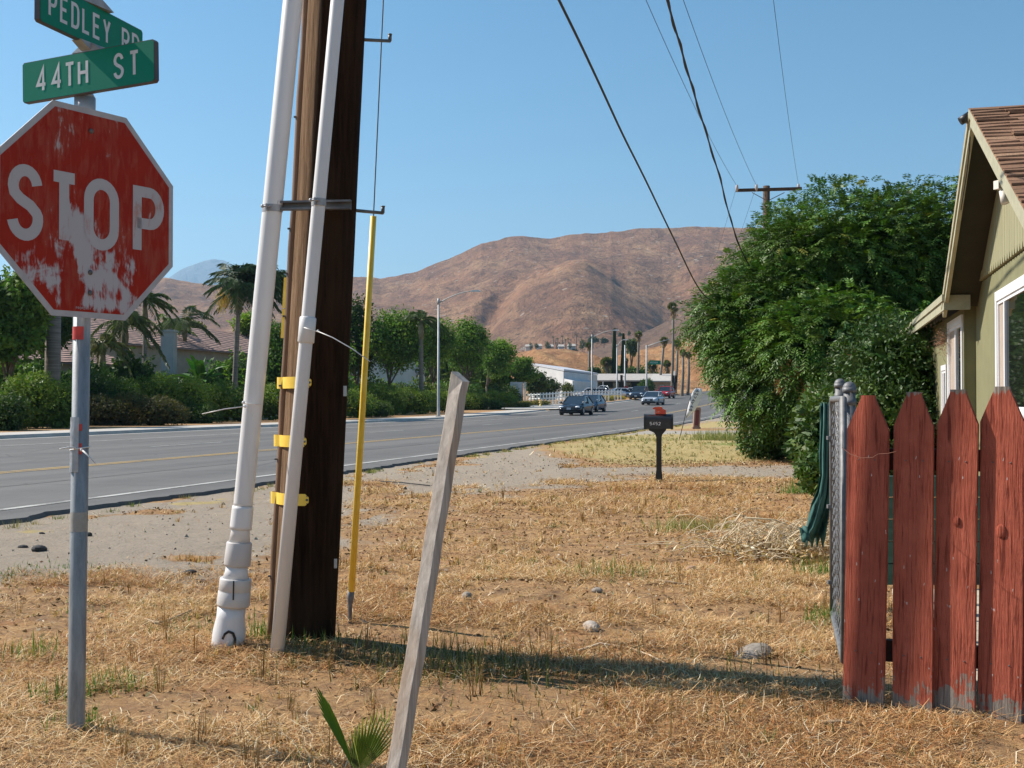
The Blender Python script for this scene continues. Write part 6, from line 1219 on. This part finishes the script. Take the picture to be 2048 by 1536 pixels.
fan_palm(1213, 205, 714, 748, 26, 'fat low fan palm left of the cypresses', None, 1213, 40, .4, skirt=.9); fan_palm(1304, 198, 722, 750, 24, 'bushy fan palm under the green street sign', None, 1304, 34, .3, skirt=.7); fan_palm(1334, 205, 712, 760, 18, 'palm clump left of the tallest palm', None, 1334, 30, .3, skirt=.8); fan_palm(1252, 212, 712, 740, 12, 'small palm right of the second cypress', None, 1252, 20, .2)
for k, (px, yt) in enumerate(((1106, 672), (1115, 675), (1124, 671), (1131, 678), (1136, 676), (1152, 669), (1112, 683), (1120, 684))):
    fan_palm(px, 560, yt, yt + 6, 5, ['slim far palm farthest left in the row above the hill houses', 'second slim far palm of the row', 'tall slim palm in the middle of the far row', 'short slim palm right of the middle of the far row', 'slim far palm beside the short one', 'slim far palm farthest right in the row', 'lower slim palm on the left of the far row', 'lower slim palm in the middle of the far row'][k], nf=9, tr=.3, skirt=0, ground=699, group='row of far palms above the hill houses', name='far_palm')
def cypress(px, yt, yb, w, Y, label):
    base = PY(px, Y); zt = P(px, yt, Y).z - base.z; t_ = thing('cypress', label, 'tree', base, group='cypresses across the junction'); n = 2600; z = rng.uniform(0, 1, n) ** .9; R_ = w / 2 / F * Y * (1 - z) ** .55 * (.8 + .3 * vn(z * 9, z * 0, 3)); a = rng.uniform(0, 6.28, n); p = np.stack([np.cos(a) * R_, np.sin(a) * R_, z * zt], 1); d = norm(np.stack([np.cos(a) * .3, np.sin(a) * .3, np.ones(n)], 1)); s = np.stack([-np.sin(a), np.cos(a), 0 * a], 1); nobj('foliage', rhomb(p, d, s, np.full(n, .6), np.full(n, .22)), 4, LEAF, t_, tints(n, (.025, .055, .02), .3)); obj('trunk', MB().tube([(0, 0, -.5), (0, 0, zt * .9)], [.2, .05], 6), BARK, t_)
cypress(1229, 662, 745, 12, 205, 'left and taller of the two narrow dark cypresses'); cypress(1247, 672, 748, 12, 205, 'right and shorter of the two narrow dark cypresses')
tree(1265, 225, 26, 674, 712, 'hazy grey green eucalyptus behind the lone fan palm', (.07, .10, .06), 1500, name='eucalyptus', core=False, L=.5, W=.25); tree(1294, 183, 40, 757, 786, 'round dark green bush between the long house and the beige house', (.05, .10, .03), 2000, trunk=False, name='round_bush')
tree(1188, 203, 34, 734, 752, 'dark tree behind the long roof right of the thin fan palm', GRN['dark'], 1300, trunk=False, name='bushy_tree', group='bushes behind the long house'); tree(1155, 206, 24, 742, 752, 'small dark tree behind the long roof', GRN['dark'], 800, trunk=False, name='bushy_tree', group='bushes behind the long house')
hb_ = MB(); V = []; 
bs = [bl(px, 748, 208, 3.2, 1.5, 1.4) for px in range(1205, 1300, 12)]; base = PY(1250, 208); shrub('hedge', 'long green hedge behind the roof of the long house', 'hedge', base, bs, 3000, .4, .25, (.08, .14, .04), clump=2., csz=.8, twig=False)
# ---------------- street furniture ----------------
def street_lamp(base, zt, arm, label, rise=.75, r=.10):
    t_ = thing('street_lamp', label, 'street lamp', base, group='curved arm street lamps'); hh = zt - base.z
    obj('pole', MB().tube([(0, 0, -.1), (0, 0, .02), (0, 0, hh)], [r * 1.15, r, r * .62], 12), LAMPST, t_); obj('base_plate', MB().box((0, 0, .03), (.36, .36, .06)), CONC, t_)
    d = Vector((.966, -.26, 0)); pts = [Vector((0, 0, hh - .25)) + d * arm * t_k + Vector((0, 0, rise * math.sin(t_k * math.pi / 2) + .2 * t_k * 0)) for t_k in [i / 8 for i in range(9)]]
    obj('arm', MB().tube(pts, [.045 - .015 * i / 8 for i in range(9)], 8), LAMPST, t_); e = pts[-1]; M3 = Matrix.Rotation(math.atan2(d.y, d.x), 3, 'Z')
    b = MB(); b.prism([(-.1, -.04), (.5, -.06), (.58, -.01), (.45, .07), (.05, .08), (-.1, .04)], lambda a, c, t: e + M3 @ Vector((a, t, c)), -.14, .14); obj('lamp_head', b, mat('lamp_head', (.75, .75, .74), (.65, .65, .65), .4), t_)
    obj('cap', MB().tube([(0, 0, hh - .35), (0, 0, hh + .06)], [.09, .08], 10), LAMPST, t_)
street_lamp(PO(877, 26.3, .15), P(880, 596, 79).z, 2.45, 'nearer curved arm street lamp at the far kerb beside the street trees')
street_lamp(PO(1184, 26.3, .1), P(1186, 659, 120).z, 2.5, 'farther curved arm street lamp on the grass island')
lb2 = PY(1234, 172); street_lamp(lb2, P(1237, 690, 172).z, 1.0, 'thin grey street lamp left of the stop light pole across the junction', rise=1.0, r=.12)
def signal(px, yt, Y, heads, label, arm=None):
    base = PY(px, Y); t_ = thing('traffic_signal', label, 'traffic signal', base, group='traffic signal poles'); top = P(px, yt, Y) - base; obj('pole', MB().tube([(0, 0, -.1), top * .02, top], [.16, .15, .10], 10), LAMPST, t_)
    for hx, hy in heads:
        c = P(hx, hy, Y - .4) - base; b = MB().box(c, (.36, .25, 1.05)); 
        for k in range(3): b.tube([c + Vector((0, -.12, .33 - .33 * k)), c + Vector((0, -.30, .35 - .33 * k))], .14, 8, caps=False)
        hd = obj('signal_head', b, BLACKP, t_); obj('bracket', MB().tube([c + Vector((0, .1, .3)), Vector((0, 0, c.z + .3))], .03, 6), STEELD, hd)
    if arm: a0 = P(px, arm[0][1], Y) - base; a1 = P(*arm[1], Y) - base; obj('mast_arm', MB().tube([a0, a0.lerp(a1, .5) + Vector((0, 0, .1)), a1], [.07, .06, .04], 8), LAMPST, t_)
    return t_, base
signal(1250, 690, 175, ((1243, 757), (1253, 729)), 'traffic signal pole with two black heads behind the white cars')
t_, sb_ = signal(1293, 690, 176, (), 'mast arm pole carrying the green street sign', ((1293, 693), (1342, 678)))
c = P(1310, 725, 176) - sb_; obj('street_sign', MB().box(c, (1.75, .06, .62)), GREENS, t_); b = MB(); text(b, 'MISSION', c.x - .7, c.z - .13, .26, .14, .05, .03, lambda a, d, t: Vector((a, c.y - .035 - t, d)), 0, 0); obj('sign_lettering', b, LETW, t_); obj('sign_bracket', MB().tube([c + Vector((-.8, 0, 0)), Vector((0, 0, c.z))], .04, 6), STEELD, t_)
signal(1349, 742, 168, ((1346, 758), (1352, 758), (1349, 772)), 'black traffic signal cluster beside the tallest palm')
rs = PY(1252, 168); rt_ = thing('round_red_sign', 'small dark red round sign beside the signal pole across the junction', 'sign', rs); c = P(1252, 777, 168) - rs; obj('disc', MB().prism(octo(.38), lambda a, d, t: c + Vector((a, t, d)), -.02, .02), mat('sign_dull_red', (.25, .02, .02), (.2, .015, .015)), rt_); obj('post', MB().tube([(0, .05, -.1), (0, .05, c.z)], .04, 6), LAMPST, rt_)
# white rail fence
fp = [(1056, 124, 25), (1082, 122, 25), (1125, 126, 0), (1160, 132, 0), (1200, 139, 0), (1240, 146, 0)]
rf0 = PY(1140, 128); rfe = thing('rail_fence', 'long white two rail fence in front of the warehouse', 'fence', rf0); pts = []
for i in range(31):
    px = 1056 + i * 6.2; Y = float(np.interp(px, [q[0] for q in fp], [q[1] for q in fp])); yb_ = float(np.interp(px, [1056, 1082, 1140, 1200, 1242], [803, 803, 797, 794, 791])); h_ = float(np.interp(px, [1056, 1242], [1.05, .95])); yt_ = float(np.interp(px, [1056, 1140, 1200, 1242], [787, 782, 780, 779])); zt_ = P(px, yt_, Y); zb = zg(zt_.x, Y)
    pts.append(zt_ - rf0); obj('post', MB().box((zt_.x - rf0.x, Y - rf0.y, (zt_.z + zb) / 2 - rf0.z), (.15, .15, zt_.z - zb)), WHITEP, rfe)
for dz in (-.18, -.62):
    for i in range(30):
        pass
    b = MB()
    for i in range(30): b.tube([pts[i] + Vector((0, 0, dz)), pts[i + 1] + Vector((0, 0, dz))], .055, 4, caps=False, sm=False)
    obj('rail', b, WHITEP, rfe)
hyb = PO(1081, 28.6, .12); hy = thing('fire_hydrant', 'small yellow fire hydrant at the driveway corner', 'fire hydrant', hyb); HYM = mat('hydrant_yellow', (.62, .45, .12), (.5, .36, .1), .5)
b = MB().tube([(0, 0, 0), (0, 0, .05), (0, 0, .06), (0, 0, .5)], [.16, .16, .1, .1], 12); obj('barrel', b, HYM, hy); b = MB(); b.ball((0, 0, .5), (.12, .12, .14), 12, 6); b.tube([(0, 0, .62), (0, 0, .7)], .03, 6); obj('bonnet', b, HYM, hy); obj('nozzle', MB().tube([(-.18, 0, .38), (.18, 0, .38)], .05, 10), HYM, hy); obj('front_nozzle', MB().tube([(0, 0, .36), (0, -.2, .36)], .07, 10), HYM, hy)
mb_ = PO(1036, 34, .1); ms = thing('board_sign', 'white address board with faded text below the lowest street tree', 'sign', mb_); Ym = mb_.y
A = P(1020, 803, Ym) - mb_; B = P(1046, 764, Ym) - mb_; obj('board', MB().box(((A.x + B.x) / 2, 0, (A.z + B.z) / 2), (B.x - A.x, .12, B.z - A.z)), mat('pale_board', (.50, .53, .56), (.44, .47, .5)), ms)
for px in (1048.5, 1051.5): q = P(px, 764, Ym) - mb_; obj('post', MB().box((q.x, 0, q.z / 2), (.09, .12, q.z)), WHITEP, ms)
b = MB(); q = P(1029, 782, Ym) - mb_; text(b, '4216', q.x, q.z, .18, .09, .04, .03, lambda a, d, t: Vector((a, -.065 - t, d)), 0, 0)
for k in range(3): b.box((q.x + .15, -.066, q.z + .42 + .15 * k), (.6 - .1 * k, .006, .035))
obj('board_lettering', b, mat('dark_letter', (.15, .16, .18), (.2, .2, .22)), ms); q = P(1036, 795, Ym) - mb_; obj('logo', MB().box((q.x, -.066, q.z), (.25, .008, .5)), mat('plum_logo', (.22, .08, .2), (.3, .12, .26)), ms)
# ---------------- things on the right verge ----------------
fb = G(1358, 881); fl = thing('feather_flag', 'white feather flag with dark lettering leaning by the far concrete path', 'flag', fb); Yf = fb.y
pp = [P(1358, 881, Yf), P(1366, 850, Yf), P(1372, 825, Yf), P(1379, 800, Yf), P(1386, 782, Yf), P(1394, 774, Yf), P(1401, 776, Yf)]
obj('pole', MB().tube([q - fb for q in pp], [.012, .012, .011, .010, .008, .006, .005], 6), BLACKP, fl)
L_ = [(1371.5, 836), (1374, 822), (1377, 808), (1380.5, 796), (1385, 784), (1391, 776)]; R_2 = [(1373, 836), (1390, 821), (1397, 808), (1402, 796), (1405, 786), (1403, 777)]
b = MB().grid([[P(l[0] + (r[0] - l[0]) * t_ / 4, l[1] + (r[1] - l[1]) * t_ / 4, Yf + .03 * math.sin(t_ * 1.7 + i)) - fb for t_ in range(5)] for i, (l, r) in enumerate(zip(L_, R_2))]); fc = obj('cloth', b, mat('flag_cloth', (.82, .82, .86), (.72, .72, .78), .8, sc=5), fl); md = fc.modifiers.new('s', 'SOLIDIFY'); md.thickness = .004
b = MB()
for i, ch in enumerate('SATAVNA'):
    c = P(1382 + i * 1.9 + (2 if i > 3 else 0), 820 - i * 6.2, Yf - .055) - fb; text(b, ch, c.x - .07, c.z - .03, .075, .11, 0, .018, lambda a, d, t: Vector((a, c.y - t, d)), 0, 0)
obj('flag_lettering', b, mat('flag_ink', (.05, .05, .07), (.08, .08, .1)), fl)
mbs = G(1392, 858); mo = thing('stone_marker', 'brown stone marker with dark red panel between flag and big tree', 'marker', mbs); s_ = 1 / F * mbs.y
STB = mat('brown_stone', (.34, .22, .16), (.26, .165, .12), .9, sc=8, bump=.4); W_ = 13 * s_
b = MB().box((0, 0, .04), (W_ * 1.25, .34, .10)); obj('plinth', b, STB, mo)
M3 = Matrix.Rotation(R(4), 3, 'Y'); b = MB().box((W_ * .12, 0, .50), (W_ * .98, .24, .84), M3); b.box((W_ * .2, 0, .93), (W_ * .86, .26, .06), M3); obj('frame', b, STB, mo)
b = MB().box((W_ * .12, -.122, .50), (W_ * .5, .02, .68), M3); obj('panel', b, mat('oxblood_panel', (.16, .03, .03), (.12, .022, .02), .6), mo)
rp = G(1490, 890); t_ = thing('red_post', 'thin bright red post standing in front of the hanging branches', 'post', rp); obj('post', MB().box((0, 0, .5), (.085, .06, 1.05)), mat('red_post_paint', (.42, .05, .025), (.34, .04, .02), .6), t_); obj('cap', MB().box((0, 0, 1.03), (.1, .075, .02)), STEELD, t_)
kp = G(1522, 872); t_ = thing('wooden_bin', 'red brown timber bin in the shade behind the red post', 'bin', kp); b = MB()
for k in range(5): b.box((-.28 + .14 * k, 0, .42), (.132, .3, .84))
obj('boards', b, mat('red_brown_boards', (.20, .07, .035), (.13, .05, .03), .8, sc=6), t_); obj('lid', MB().box((0, 0, .87), (.78, .38, .05)), mat('bin_lid', (.3, .06, .03), (.2, .04, .03)), t_)
# second utility pole
u2 = PY(1530, 43); t_ = thing('utility_pole', 'distant brown utility pole with crossarm rising above the big tree', 'utility pole', u2); z2 = P(1535, 372, 43).z
obj('pole', MB().tube([(0, 0, -.3), (.08, 0, z2 - u2.z)], [.18, .125], 12), CREO, t_); ca = P(1535, 381, 43) - u2; A = P(1470, 382.5, 43.3) - u2; B = P(1601, 379, 42.7) - u2
obj('crossarm', MB().hexa([A + Vector((0, -.22, -.055)), B + Vector((0, -.22, -.055)), B + Vector((0, -.12, -.055)), A + Vector((0, -.12, -.055))], [A + Vector((0, -.22, .055)), B + Vector((0, -.22, .055)), B + Vector((0, -.12, .055)), A + Vector((0, -.12, .055))]), CREO, t_)
for xa in (1504, 1569): obj('brace', MB().tube([P(xa, 385, 42.8) - u2, P(1535, 402, 42.86) - u2], .015, 5), STEELD, t_)
obj('pale_band', MB().tube([P(1534, 415, 43) - u2, P(1534, 411, 43) - u2], .142, 12), WHITEP, t_)
INS = mat('insulator', (.5, .42, .4), (.4, .33, .3), .3)
ip = [(1474, 375), (1513, 374), (1597, 373)]
for px, y in ip:
    c = P(px, y, 42.83) - u2; b = MB().tube([c + Vector((0, 0, -.16)), c + Vector((0, 0, -.05)), c + Vector((0, 0, .04)), c + Vector((0, 0, .1))], [.02, .06, .05, .03], 8); obj('insulator', b, INS, t_)
# wires between the poles
WIRE = mat('black_cable', (.015, .015, .016), (.025, .025, .025), .6)
def span(A, B, sag, n=26): return [A.lerp(B, i / n) + Vector((0, 0, -4 * sag * (i / n) * (1 - i / n))) for i in range(n + 1)]
for i, ((px, y), e, lab) in enumerate(zip(ip, (-1.28, -.62, 1.12), ('leftmost thin bare wire running to the left end of the crossarm', 'middle thin bare wire running to the crossarm', 'rightmost thin bare wire running to the right end of the crossarm'))):
    A = ct + CAD * e + Vector((0, 0, .15)); B = P(px, y - 3, 42.83); b = MB().tube(span(A, B, .62), .0062 if i < 2 else .0055, 5); b.tube([B, B + Vector((.35, 6, -1.6)), B + Vector((.9, 16, -2.9))], .005, 5); o = obj('power_line', b, WIRE, None, lab, 'power line', 'bare wires between the two utility poles')
def cable(name, pts, r, label, tw=False, pre=None):
    q = [P(x, y, Y) for x, y, Y in pts]; q = ([q[0] + (q[0] - q[1]) * k for k in (pre or [])]) + q; out = []
    for i in range(len(q) - 1):
        p0 = q[max(i - 1, 0)]; p1_ = q[i]; p2_ = q[i + 1]; p3 = q[min(i + 2, len(q) - 1)]
        for k in range(8):
            t_ = k / 8; out.append(.5 * ((2 * p1_) + (p2_ - p0) * t_ + (2 * p0 - 5 * p1_ + 4 * p2_ - p3) * t_ * t_ + (3 * p1_ - p0 - 3 * p2_ + p3) * t_ ** 3))
    out.append(q[-1]); b = MB(); b.tube(out, r, 6)
    if tw: b.tube([p_ + Vector((math.cos(i * .8), 0, math.sin(i * .8))) * r * 1.3 for i, p_ in enumerate(out)], r * .75, 5)
    return obj(name, b, WIRE, None, label, 'cable')
cable('service_cable', [(1118, 0, 10), (1162, 90, 11), (1202, 175, 12.2), (1246, 270, 13.8), (1292, 362, 15.8), (1348, 478, 19), (1400, 580, 23), (1440, 610, 26), (1520, 650, 30)], .0135, 'thick black cable sweeping from top centre down into the big tree', False, pre=(2.6, 1.2))
cable('service_cable', [(1334, 0, 12), (1360, 90, 13.3), (1386, 180, 14.8), (1412, 265, 16.6), (1441, 360, 19.5), (1463, 445, 22.8), (1492, 520, 24.6), (1532, 570, 26.5), (1600, 640, 30)], .012, 'twisted black cable passing left of the distant crossarm', True, pre=(3.2, 1.6))
# ---------------- vehicles ----------------
def car(name, label, cat, px, Y, kind, paint, yaw=0, L=4.6, W=1.8, H=1.45, lights=False, z=0.045, group='cars on the road', away=False):
    base = PY(px, Y, z); t_ = thing(name, label, cat, base, group=group); ang = math.atan2(RD.y, RD.x) + (0 if away else math.pi) + yaw; t_.rotation_euler = (0, 0, ang)
    suv = kind in ('suv', 'pickup'); zb = .22 if not suv else .30; zw = H * (.60 if not suv else .60); hw = W / 2; xf = L / 2
    st = [(-xf, .50, .55, .86), (-xf + .08, .35, .93 * zw, .95), (-xf + .6, zb, zw + .02, 1), (-xf * .35, zb, zw + .03, 1), (0, zb, zw + .02, 1), (xf * .38, zb, zw - .01, 1), (xf - .75, zb, zw - .10, .98), (xf - .22, zb + .02, zw - .20, .92), (xf - .03, zb + .08, zw - .34, .80), (xf, .42, .52, .70)]
    rows = []
    for x, z0, z1, k in st:
        w = hw * k; hgt = z1 - z0; rows.append([Vector((x, yy * w, zz)) for yy, zz in ((-.9, z0), (-1, z0 + hgt * .18), (-1.0, z0 + hgt * .62), (-.93, z1 - .03), (-.78, z1), (0, z1 + .03), (.78, z1), (.93, z1 - .03), (1.0, z0 + hgt * .62), (1, z0 + hgt * .18), (.9, z0))])
    b = MB().grid(rows, close=True); n = len(rows[0]); b.add(rows[0], [tuple(range(n))]); b.add(rows[-1], [tuple(reversed(range(n)))])
    body = obj('body', b, paint, t_)
    rx0, rx1 = ((-xf * .52, xf * .0) if kind == 'sedan' else (-xf * .86, xf * .05) if kind == 'suv' else (-xf * .05, xf * .30)); bx0, bx1 = ((-xf * .90, xf * .54) if kind == 'sedan' else (-xf * .97, xf * .40) if kind == 'suv' else (-xf * .18, xf * .56)); tw, bw_ = hw * .72, hw * .9
    g = MB().hexa([Vector((bx0, -bw_, zw)), Vector((bx1, -bw_, zw - .03)), Vector((bx1, bw_, zw - .03)), Vector((bx0, bw_, zw))], [Vector((rx0, -tw, H - .05)), Vector((rx1, -tw, H - .05)), Vector((rx1, tw, H - .05)), Vector((rx0, tw, H - .05))]); obj('windows', g, GLASSD, t_)
    r_ = MB().hexa([Vector((rx0 - .06, -tw - .03, H - .06)), Vector((rx1 + .04, -tw - .03, H - .06)), Vector((rx1 + .04, tw + .03, H - .06)), Vector((rx0 - .06, tw + .03, H - .06))], [Vector((rx0 + .1, -tw + .1, H)), Vector((rx1 - .1, -tw + .1, H)), Vector((rx1 - .1, tw - .1, H)), Vector((rx0 + .1, tw - .1, H))])
    for sy in (-1, 1):
        r_.tube([(bx1, sy * bw_, zw), (rx1, sy * (tw + .01), H - .04)], .035, 5); r_.tube([(bx0, sy * bw_, zw), (rx0, sy * (tw + .01), H - .04)], .05, 5); r_.tube([((bx0 + bx1) / 2 - .1, sy * (bw_ + .01), zw), ((rx0 + rx1) / 2, sy * (tw + .015), H - .04)], .03, 5)
    obj('roof', r_, paint, t_)
    R_w = .33 if not suv else .38
    for wx in (-xf * .60, xf * .60):
        for sy in (-1, 1):
            w_ = obj('wheel', MB().tube([(wx, sy * (hw - .22), R_w), (wx, sy * (hw - .02), R_w), (wx, sy * (hw + .012), R_w)], [R_w, R_w, R_w * .92], 18), RUBBER, t_); obj('rim', MB().tube([(wx, sy * (hw + .005), R_w), (wx, sy * (hw + .025), R_w)], [R_w * .66, R_w * .55], 12), mat('rim_alloy', (.35, .35, .36), (.25, .25, .26), .4, .7) if 'rim_alloy' not in bpy.data.materials else bpy.data.materials['rim_alloy'], w_)
    b = MB().hexa([Vector((xf - .16, -hw * .52, .42)), Vector((xf + .015, -hw * .46, .42)), Vector((xf + .015, hw * .46, .42)), Vector((xf - .16, hw * .52, .42))], [Vector((xf - .25, -hw * .52, .66)), Vector((xf - .01, -hw * .44, .60)), Vector((xf - .01, hw * .44, .60)), Vector((xf - .25, hw * .52, .66))]); obj('grille', b, BLACKP, t_)
    b = MB().box((xf - .03, 0, .31), (.12, W * .72, .10)); obj('lower_bumper', b, BLACKP, t_)
    HLM = bpy.data.materials.get('headlight') or mat('headlight', (.8, .82, .84), (.7, .72, .75), .12)
    for sy in (-1, 1):
        hc = Vector((xf - .22, sy * hw * .68, zw - .26)); b = MB(); b.ball(hc, (.17, .20, .085), 10, 6); hd = obj('headlight', b, HLM, t_)
        mr = MB(); mr.ball((xf * .36, sy * (hw + .10), zw + .08), (.07, .12, .08), 8, 5); mr.tube([(xf * .36, sy * (hw - .02), zw + .03), (xf * .36, sy * (hw + .1), zw + .06)], .02, 4); obj('mirror', mr, paint, t_)
        b = MB(); b.ball((-xf + .08, sy * hw * .74, zw - .12), (.08, .16, .09), 8, 5); obj('tail_light', b, bpy.data.materials.get('tail_red') or mat('tail_red', (.3, .01, .01), (.25, .01, .01), .2), t_)
    obj('number_plate', MB().box((xf + .025, 0, .50), (.02, .32, .15)), mat('plate', (.6, .62, .66), (.5, .52, .56)) if 'plate' not in bpy.data.materials else bpy.data.materials['plate'], t_)
    ws = MB().box((0, 0, zb - .02), (L * .8, W * .8, .12)); obj('underbody', ws, BLACKP, t_)
    if kind == 'suv' : b = MB(); [b.tube([(rx0 + .2, sy * (tw - .08), H + .05), (rx1 - .2, sy * (tw - .08), H + .05)], .02, 5) for sy in (-1, 1)]; obj('roof_rail', b, BLACKP, t_)
    if kind == 'pickup': obj('bed', MB().box((-xf * .55, 0, zw + .02), (xf * .75, W * .84, .06)), BLACKP, t_)
    return t_
def carpaint(n, c, r=.22): return mat(n, c, tuple(k * .92 for k in c), r, .25, sc=.5, spec=.6)
car('black_sedan', 'black sedan with a bright headlight, nearest car on the road', 'car', 1153, 89, 'sedan', carpaint('paint_black', (.016, .018, .024)), yaw=R(-2))
car('blue_sedan', 'dark blue sedan right behind the black sedan', 'car', 1182, 100, 'sedan', carpaint('paint_navy', (.02, .045, .10)), yaw=R(-2))
car('silver_sedan', 'silver sedan in front of the dark SUV', 'car', 1306, 124, 'sedan', carpaint('paint_silver', (.42, .45, .50)), yaw=R(-3))
car('dark_suv', 'dark blue grey SUV left of the silver sedan', 'car', 1279, 150, 'suv', carpaint('paint_slate', (.035, .05, .075)), L=4.8, W=1.95, H=1.78, yaw=R(-2))
car('red_suv', 'bright red SUV behind the silver sedan', 'car', 1331, 160, 'suv', carpaint('paint_red', (.45, .015, .015)), L=4.7, W=1.9, H=1.66, yaw=R(-4))
car('white_car', 'white car seen side on behind the dark SUV', 'car', 1258, 165, 'sedan', carpaint('paint_white', (.72, .73, .74)), yaw=R(-70), group='parked white vehicles')
car('white_pickup', 'white pickup parked behind the white rail fence', 'pickup truck', 1212, 160, 'pickup', bpy.data.materials['paint_white'], L=5.4, W=1.9, H=1.8, yaw=R(-75), group='parked white vehicles', away=False)
car('grey_car', 'pale grey car with sloping hood right of the white pickup', 'car', 1232, 162, 'sedan', carpaint('paint_pale', (.5, .53, .58)), yaw=R(-60), group='parked white vehicles')
car('white_van', 'white vehicle parked behind the middle of the white rail fence', 'car', 1176, 150, 'suv', bpy.data.materials['paint_white'], L=5.0, W=1.9, H=1.6, yaw=R(-70), group='parked white vehicles')
car('dark_parked_car', 'dark parked car showing under the branches of the big tree', 'car', 1570, 62, 'sedan', bpy.data.materials['paint_slate'], yaw=R(-70), z=0, group='parked cars behind the big tree')
